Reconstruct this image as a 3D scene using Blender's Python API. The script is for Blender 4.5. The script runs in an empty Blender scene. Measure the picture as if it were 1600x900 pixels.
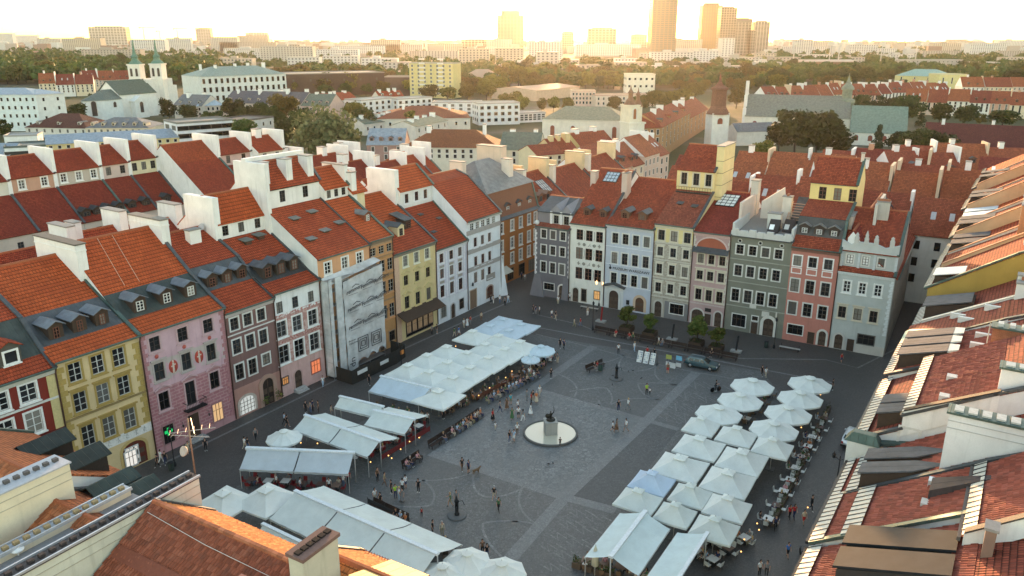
import bpy,math,random
import numpy as np
from mathutils import Vector,Matrix
R=math.radians
SC=bpy.context.scene
COL=SC.collection
# camera
FPX=1240.0
PITCH=math.atan(394/FPX)
HC=45.0
cam_d=bpy.data.cameras.new('camera')
cam_d.sensor_width=36.0
cam_d.lens=FPX/1600*36
cam_d.clip_start=0.5
cam_d.clip_end=40000
cam=bpy.data.objects.new('camera',cam_d)
cam.location=(0,0,HC)
cam.rotation_euler=(math.pi/2-PITCH,0,0)
COL.objects.link(cam)
SC.camera=cam
# sky, sun, exposure
SUN_EL,SUN_AZ=5.2,5.2
W=bpy.data.worlds.new('World')
SC.world=W
W.use_nodes=True
nt=W.node_tree
sky=nt.nodes.new('ShaderNodeTexSky')
sky.sky_type='NISHITA'
sky.sun_disc=False
sky.sun_elevation=R(SUN_EL)
sky.sun_rotation=R(SUN_AZ)
sky.altitude=100
sky.air_density=1.0
sky.dust_density=0.6
sky.ozone_density=0.35
nt.links.new(sky.outputs[0],nt.nodes['Background'].inputs[0])
nt.nodes['Background'].inputs[1].default_value=0.15
sd=bpy.data.lights.new('sun','SUN')
sd.energy=2.0
sd.angle=R(0.5)
sd.color=(1.0,0.56,0.26)
sun=bpy.data.objects.new('sun',sd)
sv=Vector((math.sin(R(SUN_AZ))*math.cos(R(SUN_EL)),math.cos(R(SUN_AZ))*math.cos(R(SUN_EL)),math.sin(R(SUN_EL))))
sun.rotation_euler=sv.to_track_quat('Z','Y').to_euler()
sun.location=(0,0,400)
COL.objects.link(sun)
SC.view_settings.view_transform='Standard'
SC.view_settings.look='None'
SC.view_settings.gamma=1.0
SC.view_settings.exposure=2.58
SC.render.engine='CYCLES'
SC.cycles.use_denoising=True
SC.cycles.max_bounces=6
SC.cycles.diffuse_bounces=3
SC.cycles.glossy_bounces=2
SC.cycles.transmission_bounces=2
SC.cycles.volume_bounces=0
SC.cycles.transparent_max_bounces=6
SC.cycles.sample_clamp_indirect=6
# pixel -> place (used to survey the photograph)
cp,sp=math.cos(PITCH),math.sin(PITCH)
def ray(u,v):
 x=(u-800)/FPX;y=(v-450)/FPX
 return Vector((x,cp-y*sp,-sp-y*cp))
def at(u,v,z=0.0):
 d=ray(u,v)
 t=(z-HC)/d.z
 return Vector((d.x*t,d.y*t,z))
def on_plane(base,dr,u,v):
 """where the sight line of a pixel meets the upright plane through base along dr: distance along dr, height"""
 d=ray(u,v)
 det=d.x*(-dr.y)+dr.x*d.y
 t=(base.x*(-dr.y)+dr.x*base.y)/det
 s=(d.x*base.y-d.y*base.x)/det
 return s,HC+t*d.z
# mesh builder
class MB:
 def __init__(s):s.v=[];s.f=[];s.m=[];s.sm=[]
 def add(s,vs,fs,m=0,smooth=False):
  o=len(s.v);s.v+=[tuple(p)for p in vs]
  for f in fs:s.f.append(tuple(i+o for i in f));s.m.append(m);s.sm.append(smooth)
  return s
 def quad(s,a,b,c,d,m=0):return s.add((a,b,c,d),((0,1,2,3),),m)
 def box(s,x0,x1,y0,y1,z0,z1,m=0,top=None,bottom=True):
  fs=[(0,1,5,4),(1,3,7,5),(3,2,6,7),(2,0,4,6)]
  s.add([(x,y,z)for z in(z0,z1)for y in(y0,y1)for x in(x0,x1)],fs,m)
  n=len(s.v)-8
  s.f.append((n+4,n+5,n+7,n+6));s.m.append(m if top is None else top);s.sm.append(False)
  if bottom:s.f.append((n,n+2,n+3,n+1));s.m.append(m);s.sm.append(False)
  return s
 def hexa(s,p,m=0):
  """8 points: bottom 4 (ccw from above), top 4"""
  return s.add(p,((3,2,1,0),(4,5,6,7),(0,1,5,4),(1,2,6,5),(2,3,7,6),(3,0,4,7)),m)
 def prism_x(s,prof,x0,x1,m=0,caps=True):
  """profile of (y, z) points, counter-clockwise seen from +x, swept along x"""
  n=len(prof)
  vs=[(x0,y,z)for y,z in prof]+[(x1,y,z)for y,z in prof]
  fs=[(i,(i+1)%n,n+(i+1)%n,n+i)[::-1]for i in range(n)]
  if caps:fs+=[tuple(range(n))[::-1],tuple(range(n,2*n))]
  return s.add(vs,fs,m)
 def prism_z(s,pts,z0,z1,m=0,top=None):
  n=len(pts)
  s.add([(x,y,z0)for x,y in pts]+[(x,y,z1)for x,y in pts],[(i,(i+1)%n,n+(i+1)%n,n+i)for i in range(n)]+[tuple(range(n))[::-1]],m)
  o=len(s.v)-2*n
  s.f.append(tuple(range(o+n,o+2*n)));s.m.append(m if top is None else top);s.sm.append(False)
  return s
 def lathe(s,prof,n=12,c=(0,0,0),m=0,smooth=True):
  vs=[]
  for r,z in prof:
   for k in range(n):
    a=2*math.pi*k/n
    vs.append((c[0]+r*math.cos(a),c[1]+r*math.sin(a),c[2]+z))
  fs=[]
  for j in range(len(prof)-1):
   for k in range(n):
    k2=(k+1)%n
    fs.append((j*n+k,j*n+k2,(j+1)*n+k2,(j+1)*n+k))
  s.add(vs,fs,m,smooth)
  if prof[-1][0]>1e-4:s.add([vs[(len(prof)-1)*n+k]for k in range(n)],[tuple(range(n))],m)
  if prof[0][0]>1e-4:s.add([vs[k]for k in range(n)],[tuple(range(n))[::-1]],m)
  return s
 def tube(s,pts,r,n=6,m=0,r1=None):
  pts=[Vector(p)for p in pts];k=len(pts);vs=[];fs=[]
  for i,p in enumerate(pts):
   d=(pts[min(i+1,k-1)]-pts[max(i-1,0)]).normalized()
   u=d.orthogonal().normalized()if abs(d.z)>.95 else d.cross(Vector((0,0,1))).normalized()
   w=d.cross(u)
   rr=r if r1 is None else r+(r1-r)*i/(k-1)
   for j in range(n):
    a=2*math.pi*j/n
    vs.append(p+u*rr*math.cos(a)+w*rr*math.sin(a))
  for i in range(k-1):
   for j in range(n):
    fs.append((i*n+j,i*n+(j+1)%n,(i+1)*n+(j+1)%n,(i+1)*n+j))
  fs+=[tuple(range(n))[::-1],tuple(range((k-1)*n,k*n))]
  return s.add(vs,fs,m,n>5)
 def mesh(s,name,mats):
  me=bpy.data.meshes.new(name)
  me.from_pydata(s.v,[],s.f)
  mats=mats if isinstance(mats,(list,tuple))else[mats]
  for mt in mats:me.materials.append(mt)
  if len(mats)>1:me.polygons.foreach_set('material_index',s.m)
  me.polygons.foreach_set('use_smooth',s.sm)
  me.update()
  auto_uv(me)
  return me
 def build(s,name,mats,parent=None,loc=None,rz=0.0):
  return put(name,s.mesh(name,mats),parent,loc,rz)
def auto_uv(me):
 """metre-true UVs per face: u level along the face, v up its slope"""
 nv,nf,nl=len(me.vertices),len(me.polygons),len(me.loops)
 if not nf:return
 co=np.empty(nv*3,np.float32);me.vertices.foreach_get('co',co);co=co.reshape(-1,3)
 no=np.empty(nf*3,np.float32);me.polygons.foreach_get('normal',no);no=no.reshape(-1,3)
 lv=np.empty(nl,np.int32);me.loops.foreach_get('vertex_index',lv)
 tot=np.empty(nf,np.int32);me.polygons.foreach_get('loop_total',tot)
 fi=np.repeat(np.arange(nf),tot)
 u=np.stack([-no[:,1],no[:,0],np.zeros(nf)],1)
 l=np.linalg.norm(u,axis=1)
 flat=l<0.08
 u[flat]=(1,0,0);l[flat]=1
 u/=l[:,None]
 w=np.cross(no,u)
 c=co[lv]
 uv=np.stack([(c*u[fi]).sum(1),(c*w[fi]).sum(1)],1).astype(np.float32)
 lay=me.uv_layers.new(name='UVMap')
 lay.data.foreach_set('uv',uv.ravel())
def put(name,me,parent=None,loc=None,rz=0.0,rot=None,scale=None):
 o=bpy.data.objects.new(name,me)
 COL.objects.link(o)
 if loc is not None:o.location=loc
 if rot is not None:o.rotation_euler=rot
 elif rz:o.rotation_euler=(0,0,rz)
 if scale is not None:o.scale=scale if isinstance(scale,(tuple,list))else(scale,)*3
 if parent is not None:o.parent=parent
 return o
def tag(o,label=None,cat=None,group=None,kind=None):
 if label:o['label']=label
 if cat:o['category']=cat
 if group:o['group']=group
 if kind:o['kind']=kind
 return o
def thing(name,label,cat,loc=(0,0,0),rz=0.0,group=None):
 o=bpy.data.objects.new(name,None)
 COL.objects.link(o);o.location=loc;o.rotation_euler=(0,0,rz)
 o.empty_display_size=.3
 return tag(o,label,cat,group)
def stuff(o):o['kind']='stuff';return o
def copy_tree(o,parent=None):
 c=o.copy();COL.objects.link(c)
 if parent is not None:c.parent=parent
 for ch in KIDS.get(o.name,()):copy_tree(ch,c)
 return c
KIDS={}
def note_kids(root):
 """remember the children of a prototype, so that copies need no scene-wide search"""
 for ob in bpy.data.objects:
  if ob.parent is not None:KIDS.setdefault(ob.parent.name,[])
 for ob in bpy.data.objects:
  p=ob.parent
  while p is not None:
   if p is root:
    if ob not in KIDS[ob.parent.name]:KIDS[ob.parent.name].append(ob)
    break
   p=p.parent
ORD=['first','second','third','fourth','fifth','sixth','seventh','eighth','ninth','tenth','eleventh','twelfth','thirteenth','fourteenth','fifteenth','sixteenth','seventeenth','eighteenth','nineteenth','twentieth']
# materials
MC={}
class NT:
 def __init__(s,name):
  s.mat=bpy.data.materials.new(name);s.mat.use_nodes=True
  s.t=s.mat.node_tree;s.b=s.t.nodes['Principled BSDF']
 def n(s,typ,**kw):
  x=s.t.nodes.new(typ)
  for k,v in kw.items():
   if k.startswith('i_'):
    key=k[2:];x.inputs[int(key)if key.isdigit()else key.replace('_',' ')].default_value=v
   else:setattr(x,k,v)
  return x
 def l(s,a,b):s.t.links.new(a,b)
 def ramp(s,fac,stops):
  r=s.n('ShaderNodeValToRGB');e=r.color_ramp.elements
  while len(e)<len(stops):e.new(.5)
  for i,(p,c)in enumerate(stops):
   e[i].position=p;e[i].color=(*c,1)if len(c)==3 else c
  s.l(fac,r.inputs[0]);return r.outputs[0]
 def mix(s,fac,a,b,mode='MIX'):
  m=s.n('ShaderNodeMix',data_type='RGBA',blend_type=mode)
  for k,val in((0,fac),(6,a),(7,b)):
   if isinstance(val,(int,float)):m.inputs[k].default_value=val
   elif isinstance(val,tuple):m.inputs[k].default_value=(*val,1)
   else:s.l(val,m.inputs[k])
  return m.outputs[2]
 def uv(s):return s.n('ShaderNodeUVMap',uv_map='UVMap').outputs[0]
 def obj(s):return s.n('ShaderNodeTexCoord').outputs['Object']
 def pos(s):return s.n('ShaderNodeNewGeometry').outputs['Position']
 def noise(s,co,scale,detail=3,rough=.55):
  x=s.n('ShaderNodeTexNoise');x.inputs['Scale'].default_value=scale;x.inputs['Detail'].default_value=detail;x.inputs['Roughness'].default_value=rough
  s.l(co,x.inputs['Vector']);return x.outputs['Fac']
 def mapping(s,co,scale=(1,1,1),rot=(0,0,0),loc=(0,0,0)):
  m=s.n('ShaderNodeMapping');m.inputs['Scale'].default_value=scale;m.inputs['Rotation'].default_value=rot;m.inputs['Location'].default_value=loc
  s.l(co,m.inputs['Vector']);return m.outputs[0]
 def bump(s,h,strength=.5,dist=.02):
  b=s.n('ShaderNodeBump');b.inputs['Strength'].default_value=strength;b.inputs['Distance'].default_value=dist
  s.l(h,b.inputs['Height']);s.l(b.outputs[0],s.b.inputs['Normal'])
 def set(s,col=None,rough=.8,metal=0,spec=None):
  if col is not None:
   if isinstance(col,tuple):s.b.inputs['Base Color'].default_value=(*col,1)
   else:s.l(col,s.b.inputs['Base Color'])
  s.b.inputs['Roughness'].default_value=rough;s.b.inputs['Metallic'].default_value=metal
  if spec is not None:s.b.inputs['Specular IOR Level'].default_value=spec
  return s.mat
def sc3(c,k):return tuple(min(1,x*k)for x in c)
def cached(fn):
 def g(*a):
  k=(fn.__name__,)+a
  if k not in MC:MC[k]=fn(*a)
  return MC[k]
 return g
@cached
def plaster(c,wear=.5):
 n=NT('plaster');p=n.pos()
 a=n.noise(p,.6,5);b=n.noise(p,9,3)
 st=n.noise(n.mapping(p,(1.6,1.6,.14)),1.3,4)
 col=n.mix(n.ramp(a,[(.3,(0,0,0)),(.75,(1,1,1))]),sc3(c,1.06),sc3(c,.86))
 col=n.mix(n.ramp(b,[(.35,(0,0,0)),(.8,(.35,.35,.35))]),col,sc3(c,.8))
 col=n.mix(n.ramp(st,[(.56,(0,0,0)),(.78,(wear,wear,wear))]),col,sc3((c[0]*.62+.02,c[1]*.62+.02,c[2]*.6+.02),1))
 n.bump(b,.25,.01)
 return n.set(col,.88,spec=.25)
@cached
def flat(c,rough=.7,metal=0.0):
 n=NT('paint');p=n.obj()
 a=n.noise(p,5,3)
 return n.set(n.mix(n.ramp(a,[(.3,(0,0,0)),(.7,(1,1,1))]),sc3(c,1.08),sc3(c,.88)),rough,metal,spec=.22)
@cached
def tiles(c,w=.22,h=.30,var=.45):
 """clay roof tiles, laid in courses up the slope"""
 n=NT('clay_tiles');uv=n.uv()
 br=n.n('ShaderNodeTexBrick');br.offset=.5;br.squash=1.0
 br.inputs['Scale'].default_value=1;br.inputs['Mortar Size'].default_value=.022;br.inputs['Mortar Smooth'].default_value=.4
 br.inputs['Brick Width'].default_value=w;br.inputs['Row Height'].default_value=h
 br.inputs['Color1'].default_value=(*sc3(c,1+var*.6),1);br.inputs['Color2'].default_value=(*sc3(c,1-var*.6),1);br.inputs['Mortar'].default_value=(*sc3(c,.2),1)
 n.l(uv,br.inputs['Vector'])
 p=n.pos()
 big=n.noise(p,.35,4);sm=n.noise(p,2.3,4)
 col=n.mix(n.ramp(big,[(.35,(0,0,0)),(.7,(.6,.6,.6))]),br.outputs['Color'],(c[0]*.62,c[1]*.58,c[2]*.7),'MIX')
 col=n.mix(n.ramp(sm,[(.54,(0,0,0)),(.8,(.5,.5,.5))]),col,(c[0]*.4+.01,c[1]*.5+.012,c[2]*.6+.01))
 sx=n.n('ShaderNodeSeparateXYZ');n.l(uv,sx.inputs[0])
 fr=n.n('ShaderNodeMath',operation='DIVIDE');fr.inputs[1].default_value=h;n.l(sx.outputs[1],fr.inputs[0])
 f2=n.n('ShaderNodeMath',operation='FRACT');n.l(fr.outputs[0],f2.inputs[0])
 wv=n.n('ShaderNodeMath',operation='DIVIDE');wv.inputs[1].default_value=w;n.l(sx.outputs[0],wv.inputs[0])
 w2=n.n('ShaderNodeMath',operation='MULTIPLY');w2.inputs[1].default_value=2*math.pi;n.l(wv.outputs[0],w2.inputs[0])
 w3=n.n('ShaderNodeMath',operation='SINE');n.l(w2.outputs[0],w3.inputs[0])
 hh=n.n('ShaderNodeMath',operation='MULTIPLY_ADD');hh.inputs[1].default_value=-1.0;n.l(f2.outputs[0],hh.inputs[0])
 w4=n.n('ShaderNodeMath',operation='MULTIPLY');w4.inputs[1].default_value=.35;n.l(w3.outputs[0],w4.inputs[0]);n.l(w4.outputs[0],hh.inputs[2])
 gap=n.ramp(f2.outputs[0],[(0,(.42,.40,.40)),(.10,(.5,.48,.48)),(.26,(1,1,1)),(1,(1.06,1.06,1.06))])
 dk=n.n('ShaderNodeMix',data_type='RGBA',blend_type='MULTIPLY');dk.inputs[0].default_value=1;n.l(col,dk.inputs[6]);n.l(gap,dk.inputs[7]);col=dk.outputs[2]
 n.bump(hh.outputs[0],.9,.07)
 return n.set(col,.85,spec=.18)
@cached
def clay(c,var=.26):
 """one fired tile: each piece its own tone"""
 n=NT('fired_clay');r=n.n('ShaderNodeObjectInfo').outputs['Random'];ri=n.n('ShaderNodeNewGeometry').outputs['Random Per Island']
 add=n.n('ShaderNodeMath',operation='ADD');n.l(r,add.inputs[0]);n.l(ri,add.inputs[1])
 fr=n.n('ShaderNodeMath',operation='FRACT');n.l(add.outputs[0],fr.inputs[0])
 col=n.ramp(fr.outputs[0],[(0,sc3(c,1-var)),(.35,sc3(c,.9)),(.7,sc3(c,1.12)),(1,sc3((c[0],c[1]*1.15,c[2]*1.25),1+var))])
 sm=n.noise(n.pos(),1.4,4)
 col=n.mix(n.ramp(sm,[(.5,(0,0,0)),(.8,(.6,.6,.6))]),col,(c[0]*.35+.02,c[1]*.5+.02,c[2]*.6+.02))
 return n.set(col,.85,spec=.25)
@cached
def sheet(c,seam=.55,rough=.5,metal=.3):
 """standing seam sheet metal"""
 n=NT('sheet_metal');uv=n.uv();p=n.pos()
 sx=n.n('ShaderNodeSeparateXYZ');n.l(uv,sx.inputs[0])
 d=n.n('ShaderNodeMath',operation='DIVIDE');d.inputs[1].default_value=seam;n.l(sx.outputs[0],d.inputs[0])
 f=n.n('ShaderNodeMath',operation='FRACT');n.l(d.outputs[0],f.inputs[0])
 k=n.ramp(f.outputs[0],[(0,(1,1,1)),(.05,(1,1,1)),(.1,(0,0,0)),(1,(0,0,0))])
 a=n.noise(p,1.1,5);b=n.noise(n.mapping(p,(3,3,.5)),2,3)
 col=n.mix(n.ramp(a,[(.35,(0,0,0)),(.7,(1,1,1))]),sc3(c,1.15),sc3(c,.75))
 col=n.mix(n.ramp(b,[(.5,(0,0,0)),(.8,(.6,.6,.6))]),col,sc3((c[0]*.7,c[1]*.8,c[2]*.75),1))
 n.bump(k,.9,.035)
 return n.set(col,rough,metal,spec=.18)
@cached
def glass(c=(.012,.012,.013),rough=.12):
 n=NT('window_glass');r=n.n('ShaderNodeObjectInfo').outputs['Random']
 a=n.noise(n.pos(),.9,2)
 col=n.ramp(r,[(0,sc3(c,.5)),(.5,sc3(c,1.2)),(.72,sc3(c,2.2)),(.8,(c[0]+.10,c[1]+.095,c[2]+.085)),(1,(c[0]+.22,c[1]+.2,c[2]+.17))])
 n.bump(a,.08,.02)
 return n.set(col,rough,spec=.5)
@cached
def emit(c,s):
 n=NT('lit');n.set(sc3(c,.15),.5)
 n.b.inputs['Emission Color'].default_value=(*c,1);n.b.inputs['Emission Strength'].default_value=s
 return n.mat
@cached
def canvas(c):
 n=NT('canvas');p=n.obj();a=n.noise(p,.7,4);b=n.noise(n.pos(),2.2,4);w=n.noise(n.mapping(p,(9,1.2,1)),1,2)
 col=n.mix(n.ramp(a,[(.35,(0,0,0)),(.7,(1,1,1))]),sc3(c,1.03),sc3(c,.9))
 col=n.mix(n.ramp(b,[(.5,(0,0,0)),(.8,(.4,.4,.4))]),col,sc3((c[0]*.84,c[1]*.84,c[2]*.8),1))
 n.bump(w,.25,.06)
 m=n.set(col,.75,spec=.2)
 tr=n.n('ShaderNodeBsdfTranslucent');n.l(col,tr.inputs[0])
 mx=n.n('ShaderNodeMixShader');mx.inputs[0].default_value=.18
 out=[x for x in n.t.nodes if x.type=='OUTPUT_MATERIAL'][0]
 n.l(n.b.outputs[0],mx.inputs[1]);n.l(tr.outputs[0],mx.inputs[2]);n.l(mx.outputs[0],out.inputs[0])
 return m
@cached
def netting(c):
 n=NT('netting');p=n.obj();a=n.noise(p,.9,4)
 m=n.set(n.mix(n.ramp(a,[(.35,(0,0,0)),(.7,(1,1,1))]),sc3(c,1.04),sc3(c,.82)),.8,spec=.1)
 tr=n.n('ShaderNodeBsdfTransparent');mx=n.n('ShaderNodeMixShader');n.l(n.ramp(n.noise(p,.5,3),[(.4,(.1,.1,.1)),(.7,(.42,.42,.42))]),mx.inputs[0])
 out=[x for x in n.t.nodes if x.type=='OUTPUT_MATERIAL'][0]
 n.l(n.b.outputs[0],mx.inputs[1]);n.l(tr.outputs[0],mx.inputs[2]);n.l(mx.outputs[0],out.inputs[0])
 return m
@cached
def leaf(c,c2):
 n=NT('leaves');g=n.n('ShaderNodeNewGeometry').outputs['Random Per Island'];r=n.n('ShaderNodeObjectInfo').outputs['Random']
 big=n.noise(n.obj(),.45,3)
 col=n.ramp(g,[(0,sc3(c,.6)),(.5,c),(1,c2)])
 col=n.mix(n.ramp(big,[(.35,(0,0,0)),(.65,(.7,.7,.7))]),col,sc3(c2,1.0))
 hs=n.n('ShaderNodeHueSaturation');n.l(col,hs.inputs['Color'])
 m1=n.n('ShaderNodeMapRange');m1.inputs[3].default_value=.47;m1.inputs[4].default_value=.525;n.l(r,m1.inputs[0]);n.l(m1.outputs[0],hs.inputs['Hue'])
 m2=n.n('ShaderNodeMapRange');m2.inputs[3].default_value=.7;m2.inputs[4].default_value=1.3;n.l(r,m2.inputs[0]);n.l(m2.outputs[0],hs.inputs['Value'])
 m=n.set(hs.outputs[0],.7,spec=.2)
 tr=n.n('ShaderNodeBsdfTranslucent');n.l(hs.outputs[0],tr.inputs[0])
 mx=n.n('ShaderNodeMixShader');mx.inputs[0].default_value=.2
 out=[x for x in n.t.nodes if x.type=='OUTPUT_MATERIAL'][0]
 n.l(n.b.outputs[0],mx.inputs[1]);n.l(tr.outputs[0],mx.inputs[2]);n.l(mx.outputs[0],out.inputs[0])
 return m
@cached
def stone(c,sx=.5,sy=.3,mortar=.6):
 n=NT('stone');uv=n.uv()
 br=n.n('ShaderNodeTexBrick');br.inputs['Scale'].default_value=1;br.inputs['Mortar Size'].default_value=.012
 br.inputs['Brick Width'].default_value=sx;br.inputs['Row Height'].default_value=sy
 br.inputs['Color1'].default_value=(*sc3(c,1.15),1);br.inputs['Color2'].default_value=(*sc3(c,.85),1);br.inputs['Mortar'].default_value=(*sc3(c,mortar),1)
 n.l(uv,br.inputs['Vector'])
 a=n.noise(n.pos(),1.2,5)
 col=n.mix(n.ramp(a,[(.4,(0,0,0)),(.75,(.7,.7,.7))]),br.outputs['Color'],sc3(c,.6))
 n.bump(br.outputs['Fac'],-.4,.02)
 return n.set(col,.85,spec=.25)
# palette
C_RAD,C_ORA,C_DRK,C_BRN=(.34,.062,.025),(.42,.084,.026),(.23,.042,.025),(.27,.075,.04)
WHITE,CREAM,GREYW=(.74,.73,.71),(.68,.63,.54),(.55,.54,.52)
SHEET,COPPER,DARKM=(.085,.09,.096),(.085,.12,.105),(.045,.05,.052)
WOOD=(.06,.04,.03)
M_white=plaster(WHITE,.6)
M_glass=glass()
M_zinc=sheet(SHEET)
M_copper=sheet(COPPER)
M_black=flat((.02,.02,.021),.5)
M_iron=flat((.03,.03,.032),.45,.4)
M_sashw=flat((.7,.7,.68),.6)
M_sashd=flat((.05,.038,.03),.6)
M_wood=flat(WOOD,.7)
# survey of the square (all in metres, from the photograph's pixels)
LA,LB=at(245,714),at(782,462)
RA,RB=at(835,460),at(1380,558)
AV=(LB-LA).normalized();BV=(RB-RA).normalized()
NL=Vector((-AV.y,AV.x,0));NR=Vector((-BV.y,BV.x,0))
# windows
WIN={}
def arch_pts(w,h,n=8,frac=.5):
 """outline of an opening with a round (or flat) top: (x, z), counter-clockwise seen from the front"""
 r=w/2;rise=r*2*frac
 pts=[(-r,0),(r,0)]
 for k in range(n+1):
  a=math.pi*k/n
  pts.append((r*math.cos(a),h-rise+rise*math.sin(a)))
 return pts
def window_meshes(w,h,st):
 key=(round(w,2),round(h,2),st)
 if key in WIN:return WIN[key]
 fr,sash,kind,nx,nz=WSTYLE[st]
 b=MB()
 if fr:
  fw=.19;p=.06
  b.box(-w/2-fw,-w/2,-p,.02,-h/2-fw*.8,h/2+fw)
  b.box(w/2,w/2+fw,-p,.02,-h/2-fw*.8,h/2+fw)
  b.box(-w/2,w/2,-p,.02,h/2,h/2+fw);b.box(-w/2,w/2,-p,.02,-h/2-fw*.8,-h/2)
  if 'sill' in kind:b.box(-w/2-fw-.1,w/2+fw+.1,-.17,.02,-h/2-fw*.8-.12,-h/2-fw*.8-.002)
  if 'cap' in kind:b.box(-w/2-fw-.16,w/2+fw+.16,-.22,.02,h/2+fw+.16,h/2+fw+.3);b.box(-w/2-fw,w/2+fw,-.05,.02,h/2+fw,h/2+fw+.16)
  if 'ped' in kind:
   z=h/2+fw+.1;x=w/2+fw+.25
   for s in(-1,1):
    b.hexa([(min(0,s*x),-.22,z+(0 if s<0 else .5)),(max(0,s*x),-.22,z+(.5 if s<0 else 0)),(max(0,s*x),.02,z+(.5 if s<0 else 0)),(min(0,s*x),.02,z+(0 if s<0 else .5)),(min(0,s*x),-.22,z+(.16 if s<0 else .66)),(max(0,s*x),-.22,z+(.66 if s<0 else .16)),(max(0,s*x),.02,z+(.66 if s<0 else .16)),(min(0,s*x),.02,z+(.16 if s<0 else .66))])
  if 'panel' in kind:
   zt=-h/2-fw*.8-.1
   for x0,x1,z0,z1 in((-w/2-fw,w/2+fw,zt-.14,zt),(-w/2-fw,w/2+fw,zt-1.0,zt-.86),(-w/2-fw,-w/2-fw+.14,zt-.86,zt-.14),(w/2+fw-.14,w/2+fw,zt-.86,zt-.14)):
    b.box(x0,x1,-p,.02,z0,z1)
  m0=b.mesh('window',flat(fr,.8))
 else:m0=None
 s=MB();t=.075;y0,y1=.07,.15
 s.box(-w/2,-w/2+t,y0,y1,-h/2,h/2);s.box(w/2-t,w/2,y0,y1,-h/2,h/2)
 s.box(-w/2+t,w/2-t,y0,y1,h/2-t,h/2);s.box(-w/2+t,w/2-t,y0,y1,-h/2,-h/2+t)
 for i in range(1,nx):
  x=-w/2+w*i/nx;s.box(x-.045,x+.045,y0+.01,y1,-h/2+t,h/2-t)
 for j in range(1,nz):
  z=-h/2+h*j/nz;s.box(-w/2+t,w/2-t,y0+.02,y1-.01,z-.03,z+.03)
 m1=s.mesh('sash',flat(sash,.6))
 g=MB().quad((-w/2,.13,-h/2),(w/2,.13,-h/2),(w/2,.13,h/2),(-w/2,.13,h/2))
 m2=g.mesh('pane',M_glass)
 WIN[key]=(m0,m1,m2)
 return WIN[key]
WSTYLE={'white':((.60,.585,.55),(.09,.075,.065),'',2,3),'whitew':((.72,.71,.68),(.66,.66,.64),'sill',2,3),'ochre':((.36,.25,.08),(.5,.49,.46),'sill',2,3),'ochrecap':((.36,.25,.08),(.42,.42,.4),'sill cap',2,3),'pinkbare':((.5,.34,.35),(.05,.04,.04),'sill',2,3),'pinkcap':((.42,.36,.33),(.06,.05,.045),'sill cap',2,2),'pinkped':((.5,.33,.34),(.05,.04,.04),'sill ped',2,2),'frieze':((.74,.73,.7),(.3,.29,.28),'sill',2,3),'brick':((.5,.26,.12),(.3,.28,.25),'sill',2,3),'yelped':((.56,.45,.22),(.09,.07,.05),'sill ped',2,2),'yelw':((.68,.64,.5),(.3,.29,.27),'sill',2,3),'brownsh':((.66,.65,.66),(.13,.05,.035),'sill',2,2),'browncap':((.66,.65,.66),(.13,.05,.035),'sill cap',2,2),'bare':(None,(.14,.06,.04),'',2,3),'barew':(None,(.6,.6,.58),'',2,3),'bared':(None,(.07,.06,.055),'',2,3),'beige':((.56,.5,.4),(.08,.055,.045),'sill',2,2),'beigecap':((.56,.5,.4),(.08,.055,.045),'sill cap',2,2),'panel':((.74,.72,.7),(.1,.09,.085),'panel',2,2),'stonecap':((.6,.56,.48),(.08,.065,.06),'sill cap',2,2),'greyped':((.34,.32,.3),(.14,.06,.04),'sill cap',2,2),}
def add_window(parent,x,y,z,w,h,st,sash_mat=None,rz=0.0):
 m0,m1,m2=window_meshes(w,h,st)
 if m0 is None:
  o=put('window',m1,parent,(x,y,z),rz)
  put('pane',m2,o)
 else:
  o=put('window',m0,parent,(x,y,z),rz)
  put('sash',m1,o);put('pane',m2,o)
 return o
def lit_window(parent,x,y,z,w,h,c,s,frame=(.6,.58,.55),name='shop_window',parts=True):
 """a shop window with the light on behind it"""
 b=MB();t=.14
 for x0,x1,z0,z1 in((-w/2-t,-w/2,-h/2-t,h/2+t),(w/2,w/2+t,-h/2-t,h/2+t),(-w/2,w/2,h/2,h/2+t),(-w/2,w/2,-h/2-t,-h/2)):
  b.box(x0,x1,-.07,.0,z0,z1)
 o=b.build(name,flat(frame,.7),parent,(x,y,z))
 MB().box(-w/2,w/2,-.02,-.004,-h/2,h/2).build('pane',emit(c,s*.24)if s else M_glass,o)
 m=MB()
 for i in range(1,3):m.box(-w/2+w*i/3-.03,-w/2+w*i/3+.03,-.05,-.021,-h/2,h/2)
 m.box(-w/2,w/2,-.045,-.022,h*.12,h*.12+.05)
 m.build('mullion',M_sashd,o)
 return o
def arched(parent,name,x,z0,w,h,ring,inner=M_wood,frac=.5,rw=.24,y=0.0,out=.09,leafs=True):
 """an arched doorway: stone ring, dark leaf set back inside it"""
 po=arch_pts(w+2*rw,h+rw,10,frac);pi=arch_pts(w,h,10,frac)
 b=MB();n=len(pi);vs=[];fs=[]
 for yy,P in((-out,po),(-out,pi),(.0,po),(.0,pi)):vs+=[(px,yy,pz)for px,pz in P]
 for i in range(1,n):
  j=(i+1)%n
  fs+=[(i,j,n+j,n+i),(i,2*n+i,2*n+j,j),(n+i,n+j,3*n+j,3*n+i)]
 b.add(vs,fs)
 o=b.build(name,ring,parent,(x,y,z0))
 d=MB();d.add([(px,-.02,pz)for px,pz in pi],[tuple(range(len(pi)))])
 dl=d.build('door_leaf' if leafs else 'pane',inner,o)
 if leafs:
  k=MB();k.box(-.03,.03,-.05,-.021,.05,h-.1)
  for sx in(-1,1):
   for zz in(.15,h*.42):k.box(sx*w*.25-w*.16,sx*w*.25+w*.16,-.04,-.022,zz,zz+h*.2)
  k.build('door_panel',flat(sc3(WOOD,1.5),.6),o)
 return o
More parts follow.
